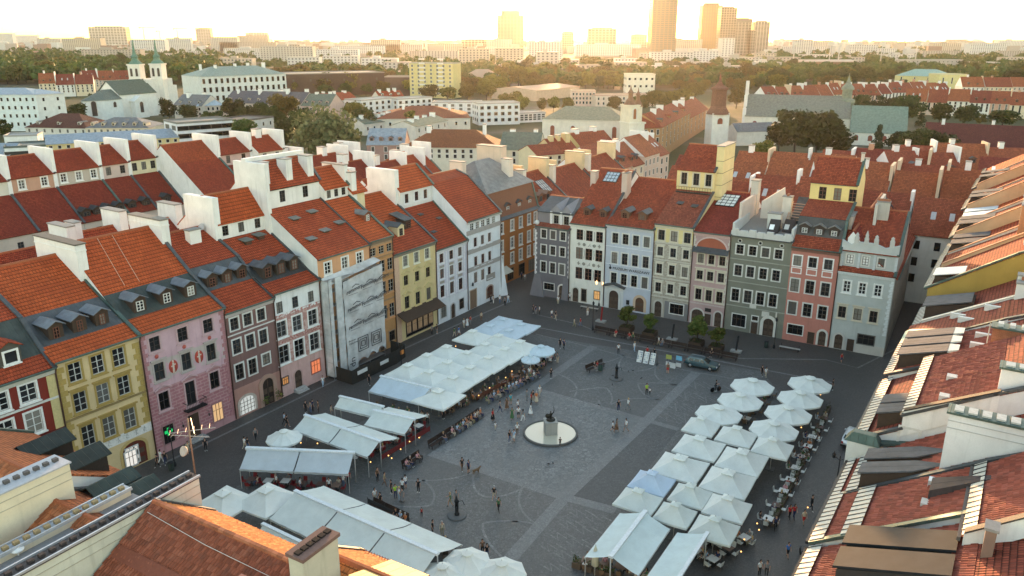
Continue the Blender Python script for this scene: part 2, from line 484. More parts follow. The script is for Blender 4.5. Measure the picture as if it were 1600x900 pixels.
def rect_door(parent,x,z0,w,h,ring,inner=M_wood,y=0.0,name='door'):
 b=MB();t=.16
 b.box(-w/2-t,-w/2,-.08,0,0,h+t);b.box(w/2,w/2+t,-.08,0,0,h+t);b.box(-w/2,w/2,-.08,0,h,h+t)
 o=b.build(name,ring,parent,(x,y,z0))
 k=MB().box(-w/2,w/2,-.03,0,0,h);
 for sx in(-1,1):
  for zz in(.2,h*.5):k.box(sx*w*.25-w*.17,sx*w*.25+w*.17,-.045,-.029,zz,zz+h*.36)
 k.build('door_leaf',inner,o)
 return o
# houses
def wall_cells(mb,w,z0,z1,holes,y=0.0,m=0,deep=.2,x0=0.0):
 """upright wall in the plane y with rectangular openings (x0, x1, z0, z1) and their reveals"""
 xs=sorted({round(v,3)for v in[x0,w]+[v for h in holes for v in h[:2]]})
 zs=sorted({round(v,3)for v in[z0,z1]+[v for h in holes for v in h[2:]]})
 for i in range(len(xs)-1):
  for j in range(len(zs)-1):
   cx,cz=(xs[i]+xs[i+1])/2,(zs[j]+zs[j+1])/2
   if any(h[0]<cx<h[1]and h[2]<cz<h[3]for h in holes):continue
   mb.quad((xs[i],y,zs[j]),(xs[i+1],y,zs[j]),(xs[i+1],y,zs[j+1]),(xs[i],y,zs[j+1]),m)
 for a,b,c,d in holes:
  mb.quad((a,y,c),(b,y,c),(b,y+deep,c),(a,y+deep,c),m);mb.quad((a,y+deep,d),(b,y+deep,d),(b,y,d),(a,y,d),m)
  mb.quad((a,y,c),(a,y+deep,c),(a,y+deep,d),(a,y,d),m);mb.quad((b,y,d),(b,y+deep,d),(b,y+deep,c),(b,y,c),m)
def rows_to_holes(rows):
 out=[]
 for z,h,w,xs,st in rows:
  for x in xs:out.append((x-w/2,x+w/2,z-h/2,z+h/2))
 return out
TILE_BOX={}
def tile_mesh(w,h,mat):
 k=(w,h,mat.name)
 if k not in TILE_BOX:
  b=MB();tile_shape(b,w,h)
  TILE_BOX[k]=b.mesh('roof_tile',mat)
 return TILE_BOX[k]
def tile_shape(b,w,h,org=(0,0,0),ux=(1,0,0),uv=(0,0,1),un=(0,-1,0)):
 """one tile, slightly cupped: lower edge lifted, side edge rolled. ux across, uv up the slope, un outward."""
 g=.012
 def P(a,c,n):return tuple(org[i]+ux[i]*a+uv[i]*c+un[i]*n for i in range(3))
 pts=[P(g,0,.06),P(w*.5,0,.10),P(w-g,0,.06),P(g,h*1.08,.02),P(w*.5,h*1.08,.05),P(w-g,h*1.08,.02),P(g,0,0),P(w-g,0,0)]
 b.add(pts,[(0,1,4,3),(1,2,5,4),(6,7,2,1,0),(6,0,3),(7,5,2)])
def lay_tiles(parent,roof,p0,p1,x0,x1,mat,w=.24,h=.34,singles=300,near=None,skip=()):
 """clay tiles over the slope from (y,z)=p0 up to p1; the ones that show largest are objects, the rest one mesh"""
 d=Vector((0,p1[0]-p0[0],p1[1]-p0[1]));L=d.length;uvv=d/L;un=Vector((0,-uvv.z,uvv.y))
 if un.z<0:un=-un
 nx=int((x1-x0)/w);nh=int(L/h);w=(x1-x0)/nx;h=L/nh
 cells=[]
 mw=roof.matrix_world if roof else Matrix()
 for j in range(nh):
  for i in range(nx):
   xx=x0+(i+(.25 if j%2 else 0))*w
   if xx+w>x1+.08:continue
   o=Vector((xx,p0[0],p0[1]))+uvv*(j*h)+un*.004
   if any(s(o.x,o.y)for s in skip):continue
   cells.append(o)
 if near is not None and singles:cells.sort(key=lambda o:(near-o).length)
 rot=Matrix(((1,0,0),(0,uvv.y,un.y),(0,uvv.z,un.z))).transposed()
 rm=Matrix(((1,0,0),(0,un.y,uvv.y),(0,un.z,uvv.z)))
 rm=Matrix(((1,0,0),(0,-un.y,uvv.y),(0,-un.z,uvv.z)))
 flip=uvv.y<0
 if flip:rm=Matrix(((-1,0,0),(0,-un.y,uvv.y),(0,-un.z,uvv.z)))
 e=rm.to_euler();me=tile_mesh(round(w,3),round(h,3),mat)
 rnd=random.Random(7)
 for o in cells[:singles]:
  t=put('roof_tile',me,roof,(o.x+(w if flip else 0),o.y,o.z),rot=(e.x+rnd.uniform(-.012,.012),e.y,e.z+rnd.uniform(-.02,.02)))
 b=MB()
 for o in cells[singles:]:tile_shape(b,w,h,tuple(o),(1,0,0),tuple(uvv),tuple(un*rnd.uniform(.8,1.25)))
 if b.v:stuff(b.build('tile_courses',mat,roof))
def near_of(A,B,P=Vector((0,0,45))):
 x=(B-A);x.z=0;x.normalize();y=Vector((-x.y,x.x,0));d=P-A
 return Vector((d.dot(x),d.dot(y),P.z))
def frame_of(A,B):
 d=(B-A);d.z=0
 return d.length,math.atan2(d.y,d.x)
def house(label,A,B,ze,D,col,prof,back=None,rows=(),side=None,group=None,name='townhouse',over=.32,lantern=None,cornice=None,gut=True,front_h=None,tile_geo=None,deep=.2,z0=0.0,cat='house',sidecol=None):
 """A, B: the foot of the front wall, left to right seen from the front. prof: roof points after the eave, [(depth, height, kind, material)].
    kind 'roof' a slope, 'wall' an upright step with its own colour. back: (depth, height) of the rear eave."""
 Wd,rz=frame_of(A,B)
 t=thing(name,label,cat,(A.x,A.y,0),rz,group)
 sd=sidecol or M_white
 fm=plaster(col)if isinstance(col,tuple)else col
 pts=[(0.0,ze)]+[(p[0],p[1])for p in prof]
 bk=back or(D,ze)
 outline=pts+[bk,(bk[0],z0),(0,z0)]
# wall: front with openings, sides and rear
 mb=MB()
 wall_cells(mb,Wd,z0,ze,rows_to_holes(rows),0,0,deep)
 n=len(outline)
 e=.008
 for x,rev in((e,False),(Wd-e,True)):
  vs=[(x,y,z-(.02 if i and i<len(pts)else 0))for i,(y,z)in enumerate(outline)]
  mb.add(vs,[tuple(range(n))if not rev else tuple(range(n))[::-1]],1)
 mb.quad((Wd,bk[0],z0),(0,bk[0],z0),(0,bk[0],bk[1]),(Wd,bk[0],bk[1]),1)
 mats=[fm,sd]
 prev=(0.0,ze);steps=[]
 for p in prof:
  if p[2]=='wall':steps.append((prev,p))
  prev=p
 wall=mb.build('wall',mats,t)
 for z,h,w,xs,st in rows:
  for x in xs:add_window(t,x,0,z,w,h,st)
 for(q,p)in steps:
  lm=MB();lr=p[4]if len(p)>4 else()
  wall_cells(lm,Wd-.01,q[1]-.3,p[1],rows_to_holes(lr),q[0],0,.15,.01)
  lm.build('lantern_wall',plaster(p[3])if isinstance(p[3],tuple)else p[3],t)
  for z,h,w,xs,st in lr:
   for x in xs:add_window(t,x,q[0],z,w,h,st)
# roof slopes
 prev=(0.0,ze);first=True
 roofs=[]
 for i,p in enumerate(list(prof)+[(bk[0],bk[1],'roof',prof[-1][3]if prof[-1][2]=='roof' else M_zinc)]):
  if p[2]=='roof':
   a,b=Vector((prev[0],prev[1])),Vector((p[0],p[1]));d=(b-a).normalized();nn=Vector((-d.y,d.x))
   if nn.y<0:nn=-nn
   lastback=i==len(prof)
   ov=over if(first or(i and prof[i-1][2]=='wall' and not lastback))else 0
   a2=a-d*ov;b2=b+(d*over if lastback else Vector((0,0)))
   th=.14
   pr=[(a2.x,a2.y),(b2.x,b2.y),(b2.x+nn.x*th,b2.y+nn.y*th),(a2.x+nn.x*th,a2.y+nn.y*th)]
   rb=MB();rb.prism_x(pr[::-1]if False else pr,-.02+.004*(i%3),Wd+.02-.004*(i%3))
   r=rb.build('roof',p[3],t);roofs.append(r)
   if tile_geo and i in tile_geo:
    tg=tile_geo[i]
    q0,q1=(a2.x+nn.x*th,a2.y+nn.y*th),(b2.x+nn.x*th,b2.y+nn.y*th)
    if lastback:q0,q1=q1,q0
    lay_tiles(r,r,q0,q1,tg.get('x0',0),tg.get('x1',Wd),clay(tg['c']),tg.get('w',.24),tg.get('h',.34),tg.get('n',300),tg.get('near'),tg.get('skip',()))
   first=False
  prev=(p[0],p[1])
 top=max([(p[1],p[0])for p in prof])
 MB().prism_x([(top[1]-.2,top[0]+.06),(top[1]+.2,top[0]+.06),(top[1]+.09,top[0]+.26),(top[1]-.09,top[0]+.26)],0,Wd).build('ridge_cap',flat((.3,.09,.04),.8),t)
 vb=MB();prev=(0.0,ze)
 for p in prof:
  if p[2]=='roof':
   a,b=Vector((0,prev[0],prev[1])),Vector((0,p[0],p[1]))
   for xx in(Wd-.02,):
    u=(b-a).normalized();up=Vector((0,-u.z,u.y))
    if up.z<0:up=-up
    q0,q1=a-u*.3,b
    P=[]
    for k in(.10,.30):
     P+=[q0+up*k,q0+up*k+Vector((.42,0,0)),q1+up*k+Vector((.42,0,0)),q1+up*k]
    P=[(v.x+xx-.21,v.y,v.z)for v in P]
    vb.hexa(P)
  prev=(p[0],p[1])
 vb.build('verge',M_copper if(len(label)%3==0)else M_zinc,t)
 if cornice is not None:
  cb=MB();cb.box(-.01,Wd+.01,-.22,-.003,ze-.42,ze-.12);cb.box(-.005,Wd+.005,-.12,-.003,ze-.62,ze-.421)
  cb.build('cornice',flat(cornice,.8),t)
 if gut:
  gb=MB();gb.tube([(-.02,-over-.1,ze-.02),(Wd+.02,-over-.1,ze-.02)],.11,7)
  gb.build('gutter',M_copper,t)
  pb=MB();pb.tube([(Wd-.02,-over-.1,ze-.05),(Wd-.02,-.14,ze-.7),(Wd-.02,-.14,z0+.2)],.085,6)
  pb.build('drainpipe',flat((.10,.055,.045),.5,.2),t)
 return t,Wd,wall
def slope_z(ze,prof,d):
 prev=(0.0,ze)
 for p in prof:
  if p[2]=='roof' and prev[0]<=d<=p[0]:
   return prev[1]+(p[1]-prev[1])*(d-prev[0])/(p[0]-prev[0])
  prev=(p[0],p[1])
 return prev[1]
DORM={}
def dormer(parent,x,y,z,w=1.5,h=1.5,depth=2.6,kind='gable',roof=None,side=None,win='barew',ov=.25,slope=.35,winw=None):
 """roof window house: front face at depth y, its foot at height z, running back into the slope"""
 roof=roof or M_zinc;side=side or M_wood
 b=MB();b.box(-w/2,w/2,0,depth,-.6,h,0)
 g=.45*w*.5*1.1
 if kind=='gable':b.add([(-w/2,0,h),(w/2,0,h),(0,0,h+g)],[(0,1,2)],0)
 o=b.build('dormer',[side],parent,(x,y,z))
 rb=MB();th=.09;hw=w/2+ov
 if kind=='gable':
  zz=h+g+.04;ze=h-ov*g/(w/2)
  for s in(-1,1):
   P=[(0,-ov,zz),(s*hw,-ov,ze),(s*hw,depth,ze),(0,depth,zz)]
   if s>0:P=P[::-1]
   P=P+[(p[0],p[1],p[2]+th)for p in P]
   rb.hexa(P if s<0 else P)
 else:
  P=[(-hw,-ov,h+.02),(hw,-ov,h+.02),(hw,depth,h+.02+slope*depth),(-hw,depth,h+.02+slope*depth)]
  rb.hexa(P+[(p[0],p[1],p[2]+th)for p in P])
 rb.build('dormer_roof',roof,o)
 if win:
  ww,wh=winw or(w*.62,h*.66)
  m0,m1,m2=window_meshes(ww,wh,win)
  f=put('dormer_window',m0 or m1,o,(0,-.16,h*.5))
 else:return o
 pn=MB().quad((-ww/2,-.025,h*.5-wh/2),(ww/2,-.025,h*.5-wh/2),(ww/2,-.025,h*.5+wh/2),(-ww/2,-.025,h*.5+wh/2))
 pn.build('pane',M_glass,o)
 return o
def chimney(parent,x0,x1,y0,y1,z0,z1,mat=None,pots=0,cap=None,along='y',potcol=(.3,.12,.07),lean=0,band=False):
 b=MB();b.box(x0,x1,y0,y1,z0,z1)
 if band:
  b.box(x0-.05,x1+.05,y0-.05,y1+.05,z1-.75,z1-.62)
 o=b.build('chimney',mat or M_white,parent)
 c=MB();c.box(x0-.09,x1+.09,y0-.09,y1+.09,z1+.001,z1+.16)
 c.build('chimney_cap',cap or flat((.24,.23,.22),.8),o)
 if pots:
  p=MB()
  for k in range(pots):
   f=(k+.5)/pots
   if along=='y':cx,cy=(x0+x1)/2,y0+(y1-y0)*f
   else:cx,cy=x0+(x1-x0)*f,(y0+y1)/2
   p.box(cx-.14,cx+.14,cy-.14,cy+.14,z1+.162,z1+.5)
  p.build('chimney_pot',flat(potcol,.8),o)
 return o
def skylight(parent,x,d,ze,prof,w=.9,h=1.2,mat=None,frame=None,grid=None):
 z=slope_z(ze,prof,d);z2=slope_z(ze,prof,d+.5);ang=math.atan2(z2-z,.5)
 b=MB();fw=.09
 b.box(-w/2,-w/2+fw,-h/2,h/2,.15,.3);b.box(w/2-fw,w/2,-h/2,h/2,.15,.3);b.box(-w/2+fw,w/2-fw,-h/2,-h/2+fw,.15,.3);b.box(-w/2+fw,w/2-fw,h/2-fw,h/2,.15,.3)
 if grid:
  for i in range(1,grid[0]):b.box(-w/2+w*i/grid[0]-.04,-w/2+w*i/grid[0]+.04,-h/2+fw,h/2-fw,.2,.29)
  for j in range(1,grid[1]):b.box(-w/2+fw,w/2-fw,-h/2+h*j/grid[1]-.04,-h/2+h*j/grid[1]+.04,.2,.285)
 o=b.build('skylight',frame or M_zinc,parent);o.location=(x,d,z);o.rotation_euler=(ang,0,0)
 MB().quad((-w/2+.05,-h/2+.05,.22),(w/2-.05,-h/2+.05,.22),(w/2-.05,h/2-.05,.22),(-w/2+.05,h/2-.05,.22)).build('pane',mat or glass((.25,.27,.3),.1),o)
 return o
def strip(parent,name,Wd,z0,z1,mat,out=.1,x0=0.0,y=0.0):
 return MB().box(x0,Wd,y-out,y-.003,z0,z1).build(name,mat,parent)
def quoins(parent,x,z0,z1,mat,step=.62,side=1,big=.55,small=.34):
 """corner stones, each a piece of its own"""
 n=int((z1-z0)/step)
 key=('q',big,small,step,mat.name)
 if key not in WIN:
  WIN[key]=[MB().box(-w/2,w/2,-.05,-.003,.02,step-.02).mesh('quoin',mat)for w in(big,small)]
 for k in range(n):
  w=(big,small)[k%2]
  put('quoin',WIN[key][k%2],parent,(x+side*w/2,0,z0+k*step))
# ground
def sheet_obj(name,pts,z,mat,kind='structure',label=None):
 b=MB();b.add([(p[0],p[1],z)for p in pts],[tuple(range(len(pts)))])
 o=b.build(name,mat)
 tag(o,label,None,None,kind);return o
def ground_mat():
 n=NT('land');p=n.pos()
 a=n.noise(p,.012,5);b=n.noise(p,.06,4)
 col=n.ramp(a,[(.35,(.045,.055,.022)),(.5,(.07,.07,.035)),(.62,(.12,.11,.09)),(.75,(.17,.16,.15))])
 col=n.mix(n.ramp(b,[(.4,(0,0,0)),(.7,(.6,.6,.6))]),col,(.06,.055,.03))
 return n.set(col,.95,spec=.1)
def paving_mat(c,cob=.24,dark=.68):
 n=NT('cobbles');p=n.pos()
 v=n.n('ShaderNodeTexVoronoi',feature='DISTANCE_TO_EDGE');v.inputs['Scale'].default_value=1/cob;n.l(p,v.inputs['Vector'])
 v2=n.n('ShaderNodeTexVoronoi');v2.inputs['Scale'].default_value=1/cob;n.l(p,v2.inputs['Vector'])
 a=n.noise(p,.16,5);b=n.noise(p,1.3,5)
 g=n.n('ShaderNodeSeparateColor');n.l(v2.outputs['Color'],g.inputs[0])
 col=n.mix(g.outputs[0],sc3(c,.74),sc3(c,1.26))
 col=n.mix(n.ramp(v.outputs['Distance'],[(0,(1,1,1)),(.09,(0,0,0))]),col,sc3(c,.45))
 col=n.mix(n.ramp(a,[(.35,(0,0,0)),(.7,(.75,.75,.75))]),col,sc3(c,dark))
 col=n.mix(n.ramp(b,[(.5,(0,0,0)),(.8,(.5,.5,.5))]),col,sc3(c,.62))
 n.bump(v.outputs['Distance'],.5,.02)
 return n.set(col,.62,spec=.4)
land=sheet_obj('ground',[(6400*math.cos(k*math.pi/24),6400*math.sin(k*math.pi/24))for k in range(48)],0,ground_mat())
M_cob=paving_mat((.112,.112,.11))
M_cobd=paving_mat((.078,.071,.067),.14)
M_cobl=paving_mat((.165,.165,.165),.2,.85)
M_slab=paving_mat((.175,.175,.172),.3)
def SQ(u,v,z=0):return at(u,v,z)
corner=[LA-AV*60-NL*2,LB+AV*120-NL*-6,RB+BV*90+NR*60,RB+BV*60-NR*170,LA-AV*60+BV*120]
sheet_obj('street_paving',[(-150,-10),(110,-10),(140,260),(-150,260)],.004,M_cobd)
pq=[at(560,700),at(835,520),at(905,507),at(1310,580),at(1120,1000),at(430,1000)]
sheet_obj('square_paving',[at(370,760),at(828,522),at(1190,580),at(1240,640),at(1010,900),at(760,1150),at(300,900)],.008,M_cob)
def band(name,pts,w,z,mat):
 """a band of paving along a line of points"""
 P=[Vector((p.x,p.y,0))for p in pts];vs=[];fs=[]
 for i,p in enumerate(P):
  d=(P[min(i+1,len(P)-1)]-P[max(i-1,0)]).normalized();nrm=Vector((-d.y,d.x,0))*w/2
  vs+=[(p.x+nrm.x,p.y+nrm.y,z),(p.x-nrm.x,p.y-nrm.y,z)]
 for i in range(len(P)-1):fs.append((2*i+1,2*i+3,2*i+2,2*i))
 o=MB().add(vs,fs).build(name,mat);o['kind']='structure';return o
def line(px,**k):return[at(u,v)for u,v in px]
band('paving_band',line([(928,541),(834,606)]),1.3,.016,M_cobl)
band('paving_band',line([(1088,582),(1011,657),(882,777),(791,880)]),1.35,.0165,M_cobl)
band('paving_band',line([(672,708),(780,743),(882,777),(962,798)]),1.25,.0168,M_cobl)
band('paving_band',line([(828,606),(1011,657),(1060,671)]),.9,.0162,M_slab)
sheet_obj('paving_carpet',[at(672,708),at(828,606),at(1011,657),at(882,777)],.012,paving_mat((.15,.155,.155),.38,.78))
def arc_px(p0,p1,p2,n=14):
 A,B,Cc=at(*p0),at(*p1),at(*p2)
 return[A*(1-t)**2+B*2*t*(1-t)+Cc*t*t for t in[k/n for k in range(n+1)]]
for a in[((907,568),(945,572),(975,555)),((975,555),(955,580),(985,580)),((985,580),(1020,580),(1028,568)),((1028,568),(1010,595),(1058,602)),((997,600),(1000,620),(1030,625)),((997,600),(1025,596),(1058,602)),((955,632),(980,618),(1030,625)),((890,612),(930,605),(947,606)),((947,606),(962,620),(953,632)),((873,585),(912,600),(897,620)),((635,750),(700,755),(740,738)),((660,750),(690,770),(672,790)),((600,788),(640,795),(672,790)),((740,742),(735,770),(760,777)),((760,777),(790,777),(812,765)),((825,750),(790,790),(840,820)),((755,818),(750,840),(790,876)),((755,818),(780,812),(810,815)),((800,815),(830,815),(840,822)),((837,522),(870,530),(925,543)),((925,543),(1000,565),(1088,582)),((1088,582),(1140,590),(1180,600)),((905,690),(940,680),(965,660)),((800,700),(850,720),(860,720)),((935,625),(950,660),(940,672)),((855,725),(900,715),(930,727))]:
 band('paving_line',arc_px(*a),.24,.0203,M_slab)
for k,(u,v)in enumerate([(1075,600),(1060,617),(1045,634),(1030,650),(1105,605),(1092,622),(1076,638),(1060,655),(890,800),(875,818),(860,836),(845,853),(915,808),(900,827),(885,846),(868,865),(850,885),(935,830),(915,852),(895,875)]):
 z=[(u,v),(u+12,v+8),(u+10,v-4),(u+26,v+6),(u+24,v-3),(u+40,v+6)]
 band('paving_line',line(z),.18,.0207+k*2e-5,M_slab)
band('kerb_line',line([(250,727),(430,640),(560,577),(720,505),(800,470)]),.35,.012,M_cobl)
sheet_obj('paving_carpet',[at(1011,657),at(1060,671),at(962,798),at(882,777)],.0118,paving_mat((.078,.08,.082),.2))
band('kerb_line',line([(820,508),(950,532),(1100,560),(1300,598)]),.35,.0125,M_cobl)
band('kerb_line',line([(840,492),(905,507),(930,517)]),.3,.0122,M_slab)
band('kerb_line',line([(1150,560),(1290,562),(1340,575),(1400,545)]),.3,.0124,M_slab)
# left row of the square
def zoned(name,stops,scale_noise=3.0,pattern=()):
 """painted front: colours by height above the foot (paint changes at string courses), plus painted friezes"""
 n=NT(name);o=n.obj();sx=n.n('ShaderNodeSeparateXYZ');n.l(o,sx.inputs[0])
 dv=n.n('ShaderNodeMath',operation='DIVIDE');dv.inputs[1].default_value=20;n.l(sx.outputs[2],dv.inputs[0])
 r=n.n('ShaderNodeValToRGB');r.color_ramp.interpolation='CONSTANT';e=r.color_ramp.elements
 while len(e)<len(stops):e.new(.5)
 for i,(z,c)in enumerate(stops):e[i].position=z/20;e[i].color=(*c,1)
 n.l(dv.outputs[0],r.inputs[0]);col=r.outputs[0]
 for z0,z1,c,kind,sc in pattern:
  g1=n.n('ShaderNodeMath',operation='GREATER_THAN');g1.inputs[1].default_value=z0;n.l(sx.outputs[2],g1.inputs[0])
  g2=n.n('ShaderNodeMath',operation='LESS_THAN');g2.inputs[1].default_value=z1;n.l(sx.outputs[2],g2.inputs[0])
  m=n.n('ShaderNodeMath',operation='MULTIPLY');n.l(g1.outputs[0],m.inputs[0]);n.l(g2.outputs[0],m.inputs[1])
  mp=n.mapping(o,(1,1,1),(math.pi/2,0,0))
  if kind=='brick':
   b=n.n('ShaderNodeTexBrick');b.inputs['Scale'].default_value=1;b.inputs['Brick Width'].default_value=sc;b.inputs['Row Height'].default_value=sc*.42;b.inputs['Mortar Size'].default_value=.07;b.inputs['Mortar Smooth'].default_value=.1
   b.inputs['Color1'].default_value=(1,1,1,1);b.inputs['Color2'].default_value=(.75,.75,.75,1);b.inputs['Mortar'].default_value=(0,0,0,1)
   n.l(mp,b.inputs['Vector']);k=b.outputs['Color']
  else:
   k=n.ramp(n.noise(o,sc,2),[(.47,(0,0,0)),(.53,(1,1,1))])
  mm=n.n('ShaderNodeMix',data_type='RGBA',blend_type='MULTIPLY');mm.inputs[0].default_value=1;n.l(k,mm.inputs[6]);n.l(m.outputs[0],mm.inputs[7])
  col=n.mix(mm.outputs[2],col,c)
 p=n.pos();a=n.noise(p,.7,5);st=n.noise(n.mapping(p,(1.6,1.6,.14)),1.3,4)
 col=n.mix(n.ramp(a,[(.3,(0,0,0)),(.75,(.5,.5,.5))]),col,(.2,.17,.15),'MIX')if False else col
 dk=n.n('ShaderNodeMix',data_type='RGBA',blend_type='MULTIPLY');dk.inputs[0].default_value=1;n.l(col,dk.inputs[6])
 n.l(n.ramp(a,[(.3,(1.04,1.04,1.04)),(.75,(.84,.83,.82))]),dk.inputs[7])
 d2=n.n('ShaderNodeMix',data_type='RGBA',blend_type='MULTIPLY');d2.inputs[0].default_value=1;n.l(dk.outputs[2],d2.inputs[6])
 n.l(n.ramp(st,[(.55,(1,1,1)),(.78,(.72,.71,.7))]),d2.inputs[7])
 return n.set(d2.outputs[2],.88,spec=.25)
TR,TO,TD=tiles(C_RAD,.30,.46,.3),tiles(C_ORA,.34,.52,.25),tiles(C_DRK,.28,.4,.3)
T_mid=tiles((.36,.07,.028),.28,.4,.35)
M_patina=sheet((.055,.064,.060),.5,.6,.1)
def text(parent,body,loc,size,mat,rot=(math.pi/2,0,0),extrude=.01,name='lettering',align='LEFT',shear=0.0):
 cu=bpy.data.curves.new(name,'FONT');cu.body=body;cu.size=size;cu.extrude=extrude;cu.align_x=align;cu.resolution_u=2;cu.shear=shear
 cu.materials.append(mat)
 q=bpy.data.objects.new(name,cu);COL.objects.link(q);dg=bpy.context.evaluated_depsgraph_get();me=bpy.data.meshes.new_from_object(q.evaluated_get(dg));bpy.data.objects.remove(q);bpy.data.curves.remove(cu)
 return put(name,me,parent,loc,rot=rot)
GL='townhouses along the left side of the square'
P_l={'red':(122,772),'yel':(245,714),'pink':(369,656),'brown':(441,622),'white':(510,590),'scaf':(586,554),'orange':(619.5,538),'yel2':(683.5,508),'lav':(731.5,486),'wh2':(782,462)}
Q={k:at(*v)for k,v in P_l.items()}
for k in Q:Q[k]=LA+AV*(Q[k]-LA).dot(AV)
# dark red house
A0=Q['red']-AV*9.5
t,w,_=house('dark red house with white window frames and green metal attic, half hidden behind foreground chimneys',A0,Q['red'],14.2,17,(.20,.03,.02),[(1.6,15.2,'roof',TR),(5.0,18.3,'roof',M_patina),(9.5,20.3,'roof',TR)],(17,15),group=GL,rows=[(12.5,1.8,1.5,[1.6,4.2,6.8],'whitew'),(9.4,2.2,1.5,[1.6,4.2,6.8],'whitew'),(6.2,2.2,1.5,[1.6,4.2,6.8],'whitew'),(2,2.4,1.6,[2,5],'whitew')],cornice=(.5,.48,.42))
strip(t,'string_course',w,11.0,11.22,flat((.6,.58,.54),.8));strip(t,'string_course',w,7.6,7.85,flat((.12,.02,.015),.8),.14)
strip(t,'corner_pilaster',w-.02,.0,13.5,flat((.55,.45,.22),.8),.07,w-.9)
dormer(t,w-3.1,1.3,15.1,2.0,1.9,3.2,'gable',TR,plaster((.10,.09,.075)),'whitew',winw=(1.1,1.1))
dormer(t,w-7.3,1.3,15.1,2.0,1.9,3.2,'gable',TR,plaster((.10,.09,.075)),'whitew',winw=(1.1,1.1))
# yellow house
yprof=[(2.0,15.6,'roof',TO),(6.2,17.75,'roof',M_zinc),(13.0,21.6,'roof',TO)]
t,w,_=house('yellow house with ochre corner stones and a white picture frieze above the arched shop window',Q['red'],Q['yel'],14.6,20,(.62,.475,.265),yprof,(20,17),group=GL,rows=[(12.95,2.0,1.3,[1.9,4.25,6.55],'ochre'),(9.7,2.1,1.3,[1.9,4.3,6.6],'ochrecap'),(5.8,2.3,1.3,[2.1,4.35,6.7],'ochrecap')])
quoins(t,.12,4.6,14.4,flat((.40,.28,.09),.85),.62,1,.75,.45);quoins(t,w-.12,4.6,14.4,flat((.40,.28,.09),.85),.62,-1,.75,.45)
strip(t,'string_course',w,8.05,8.25,flat((.25,.18,.08),.8),.12)
o=strip(t,'frieze',w-.05,3.45,4.45,flat((.68,.67,.64),.8),.06,.05)
for k in range(8):
 x=.9+k*1.02;s_=(-1)**k;q=MB()
 for pts in([(x,3.62),(x+.1*s_,3.9),(x+.05,4.12)],[(x+.1*s_,3.9),(x+.28,3.64)],[(x+.04,4.08),(x-.2*s_,3.98)],[(x+.05,4.08),(x+.3*s_,4.2)],[(x+.02,4.14),(x+.1,4.24),(x+.0,4.26),(x+.02,4.14)]):q.tube([(a,-.075,b)for a,b in pts],.022,3)
 q.build('painted_figure',flat((.34,.34,.33),.8),o)
lit_window(t,6.3,0,1.5,1.3,1.9,(1,.97,.9),.5)
arched(t,'shop_arch',6.6,.15,2.7,2.9,plaster((.5,.36,.15)),flat((.12,.03,.02),.6),.35,.3,0,.05,True)
lit_window(t,6.05,-.06,1.25,1.2,1.7,(1,.96,.88),.55)
lit_window(t,2.5,0,1.5,1.6,1.9,(.2,.15,.1),0)
for x in(2.0,4.4,6.8):dormer(t,x,2.5,15.85,1.45,1.55,2.6,'gable',sheet((.17,.185,.21),.4),M_wood,'bare',winw=(.6,1.15))
chimney(t,w-.55,w+.55,8.6,17.2,17,23.3,pots=0,band=True,cap=flat((.13,.12,.11),.85));
chimney(t,.2,1.0,13.6,16.0,17,22.4)
# pink house
pk=zoned('sgraffito',[(0,(.46,.25,.26)),(7.7,(.55,.36,.40))],pattern=[(.9,7.5,(.36,.15,.17),'brick',.95),(8.5,11.0,(.47,.40,.37),'noise',.8)])
pprof=[(2.2,15.7,'roof',TO),(5.6,17.9,'roof',M_patina),(11.9,22.8,'roof',TO)]
t,w,_=house('pink house with painted red medallions, a small iron balcony and brick-pattern lower storeys',Q['yel'],Q['pink'],14.6,20,pk,pprof,(20,17.5),group=GL,rows=[(13.05,1.6,1.25,[1.7,5.15,8.5],'pinkbare'),(9.75,2.0,1.2,[1.8,5.2,8.5],'pinkcap'),(6.2,2.1,1.25,[1.85,8.5],'pinkped'),(5.8,2.9,1.25,[5.2],'pinkped')])
quoins(t,.1,7.8,14.3,flat((.40,.19,.2),.85),.5,1,.6,.35);quoins(t,w-.1,.8,14.3,flat((.40,.19,.2),.85),.5,-1,.6,.35)
for x in(3.5,6.85):
 m=MB();m.lathe([(.0,-.02),(.62,-.02),(.62,.03),(.0,.03)],16);me=m.mesh('medallion',flat((.42,.07,.05),.8))
 o=put('medallion',me,t,(x,-.01,9.75),rot=(math.pi/2,0,0));o.scale=(.9,1.25,1)
 f=MB();f.box(-.12,.12,-.25,.35,.031,.06);f.lathe([(.0,.03),(.13,.03),(.13,.06),(0,.06)],8,(0,.5,0));f.box(-.3,-.13,.0,.12,.031,.05);f.box(.13,.33,.1,.22,.031,.05);f.box(-.14,-.02,-.62,-.26,.031,.05);f.box(.03,.14,-.62,-.26,.031,.05)
 f.build('painted_figure',flat((.62,.5,.42),.8),o)
for x in(1.7,5.15,8.5):
 m=MB();m.lathe([(.0,-.02),(.24,-.02),(.24,.03),(0,.03)],10);put('rosette',m.mesh('rosette',flat((.42,.1,.08),.8)),t,(x,-.01,11.55),rot=(math.pi/2,0,0))
b=MB();b.box(4.0,6.6,-.85,-.003,3.95,4.1);b.box(4.0,6.6,-.86,-.82,4.95,5.0);b.box(4.0,4.05,-.82,-.05,4.95,5.0);b.box(6.55,6.6,-.82,-.05,4.95,5.0)
for k in range(14):b.box(4.02+k*.195,4.05+k*.195,-.855,-.825,4.1,4.95)
b.build('balcony',M_iron,t)
for x,c,s in((1.8,(.04,.10,.06),.0),(8.4,(1,.62,.3),.5)):lit_window(t,x,0,2.1,1.3,2.2,c,s,(.3,.17,.17))
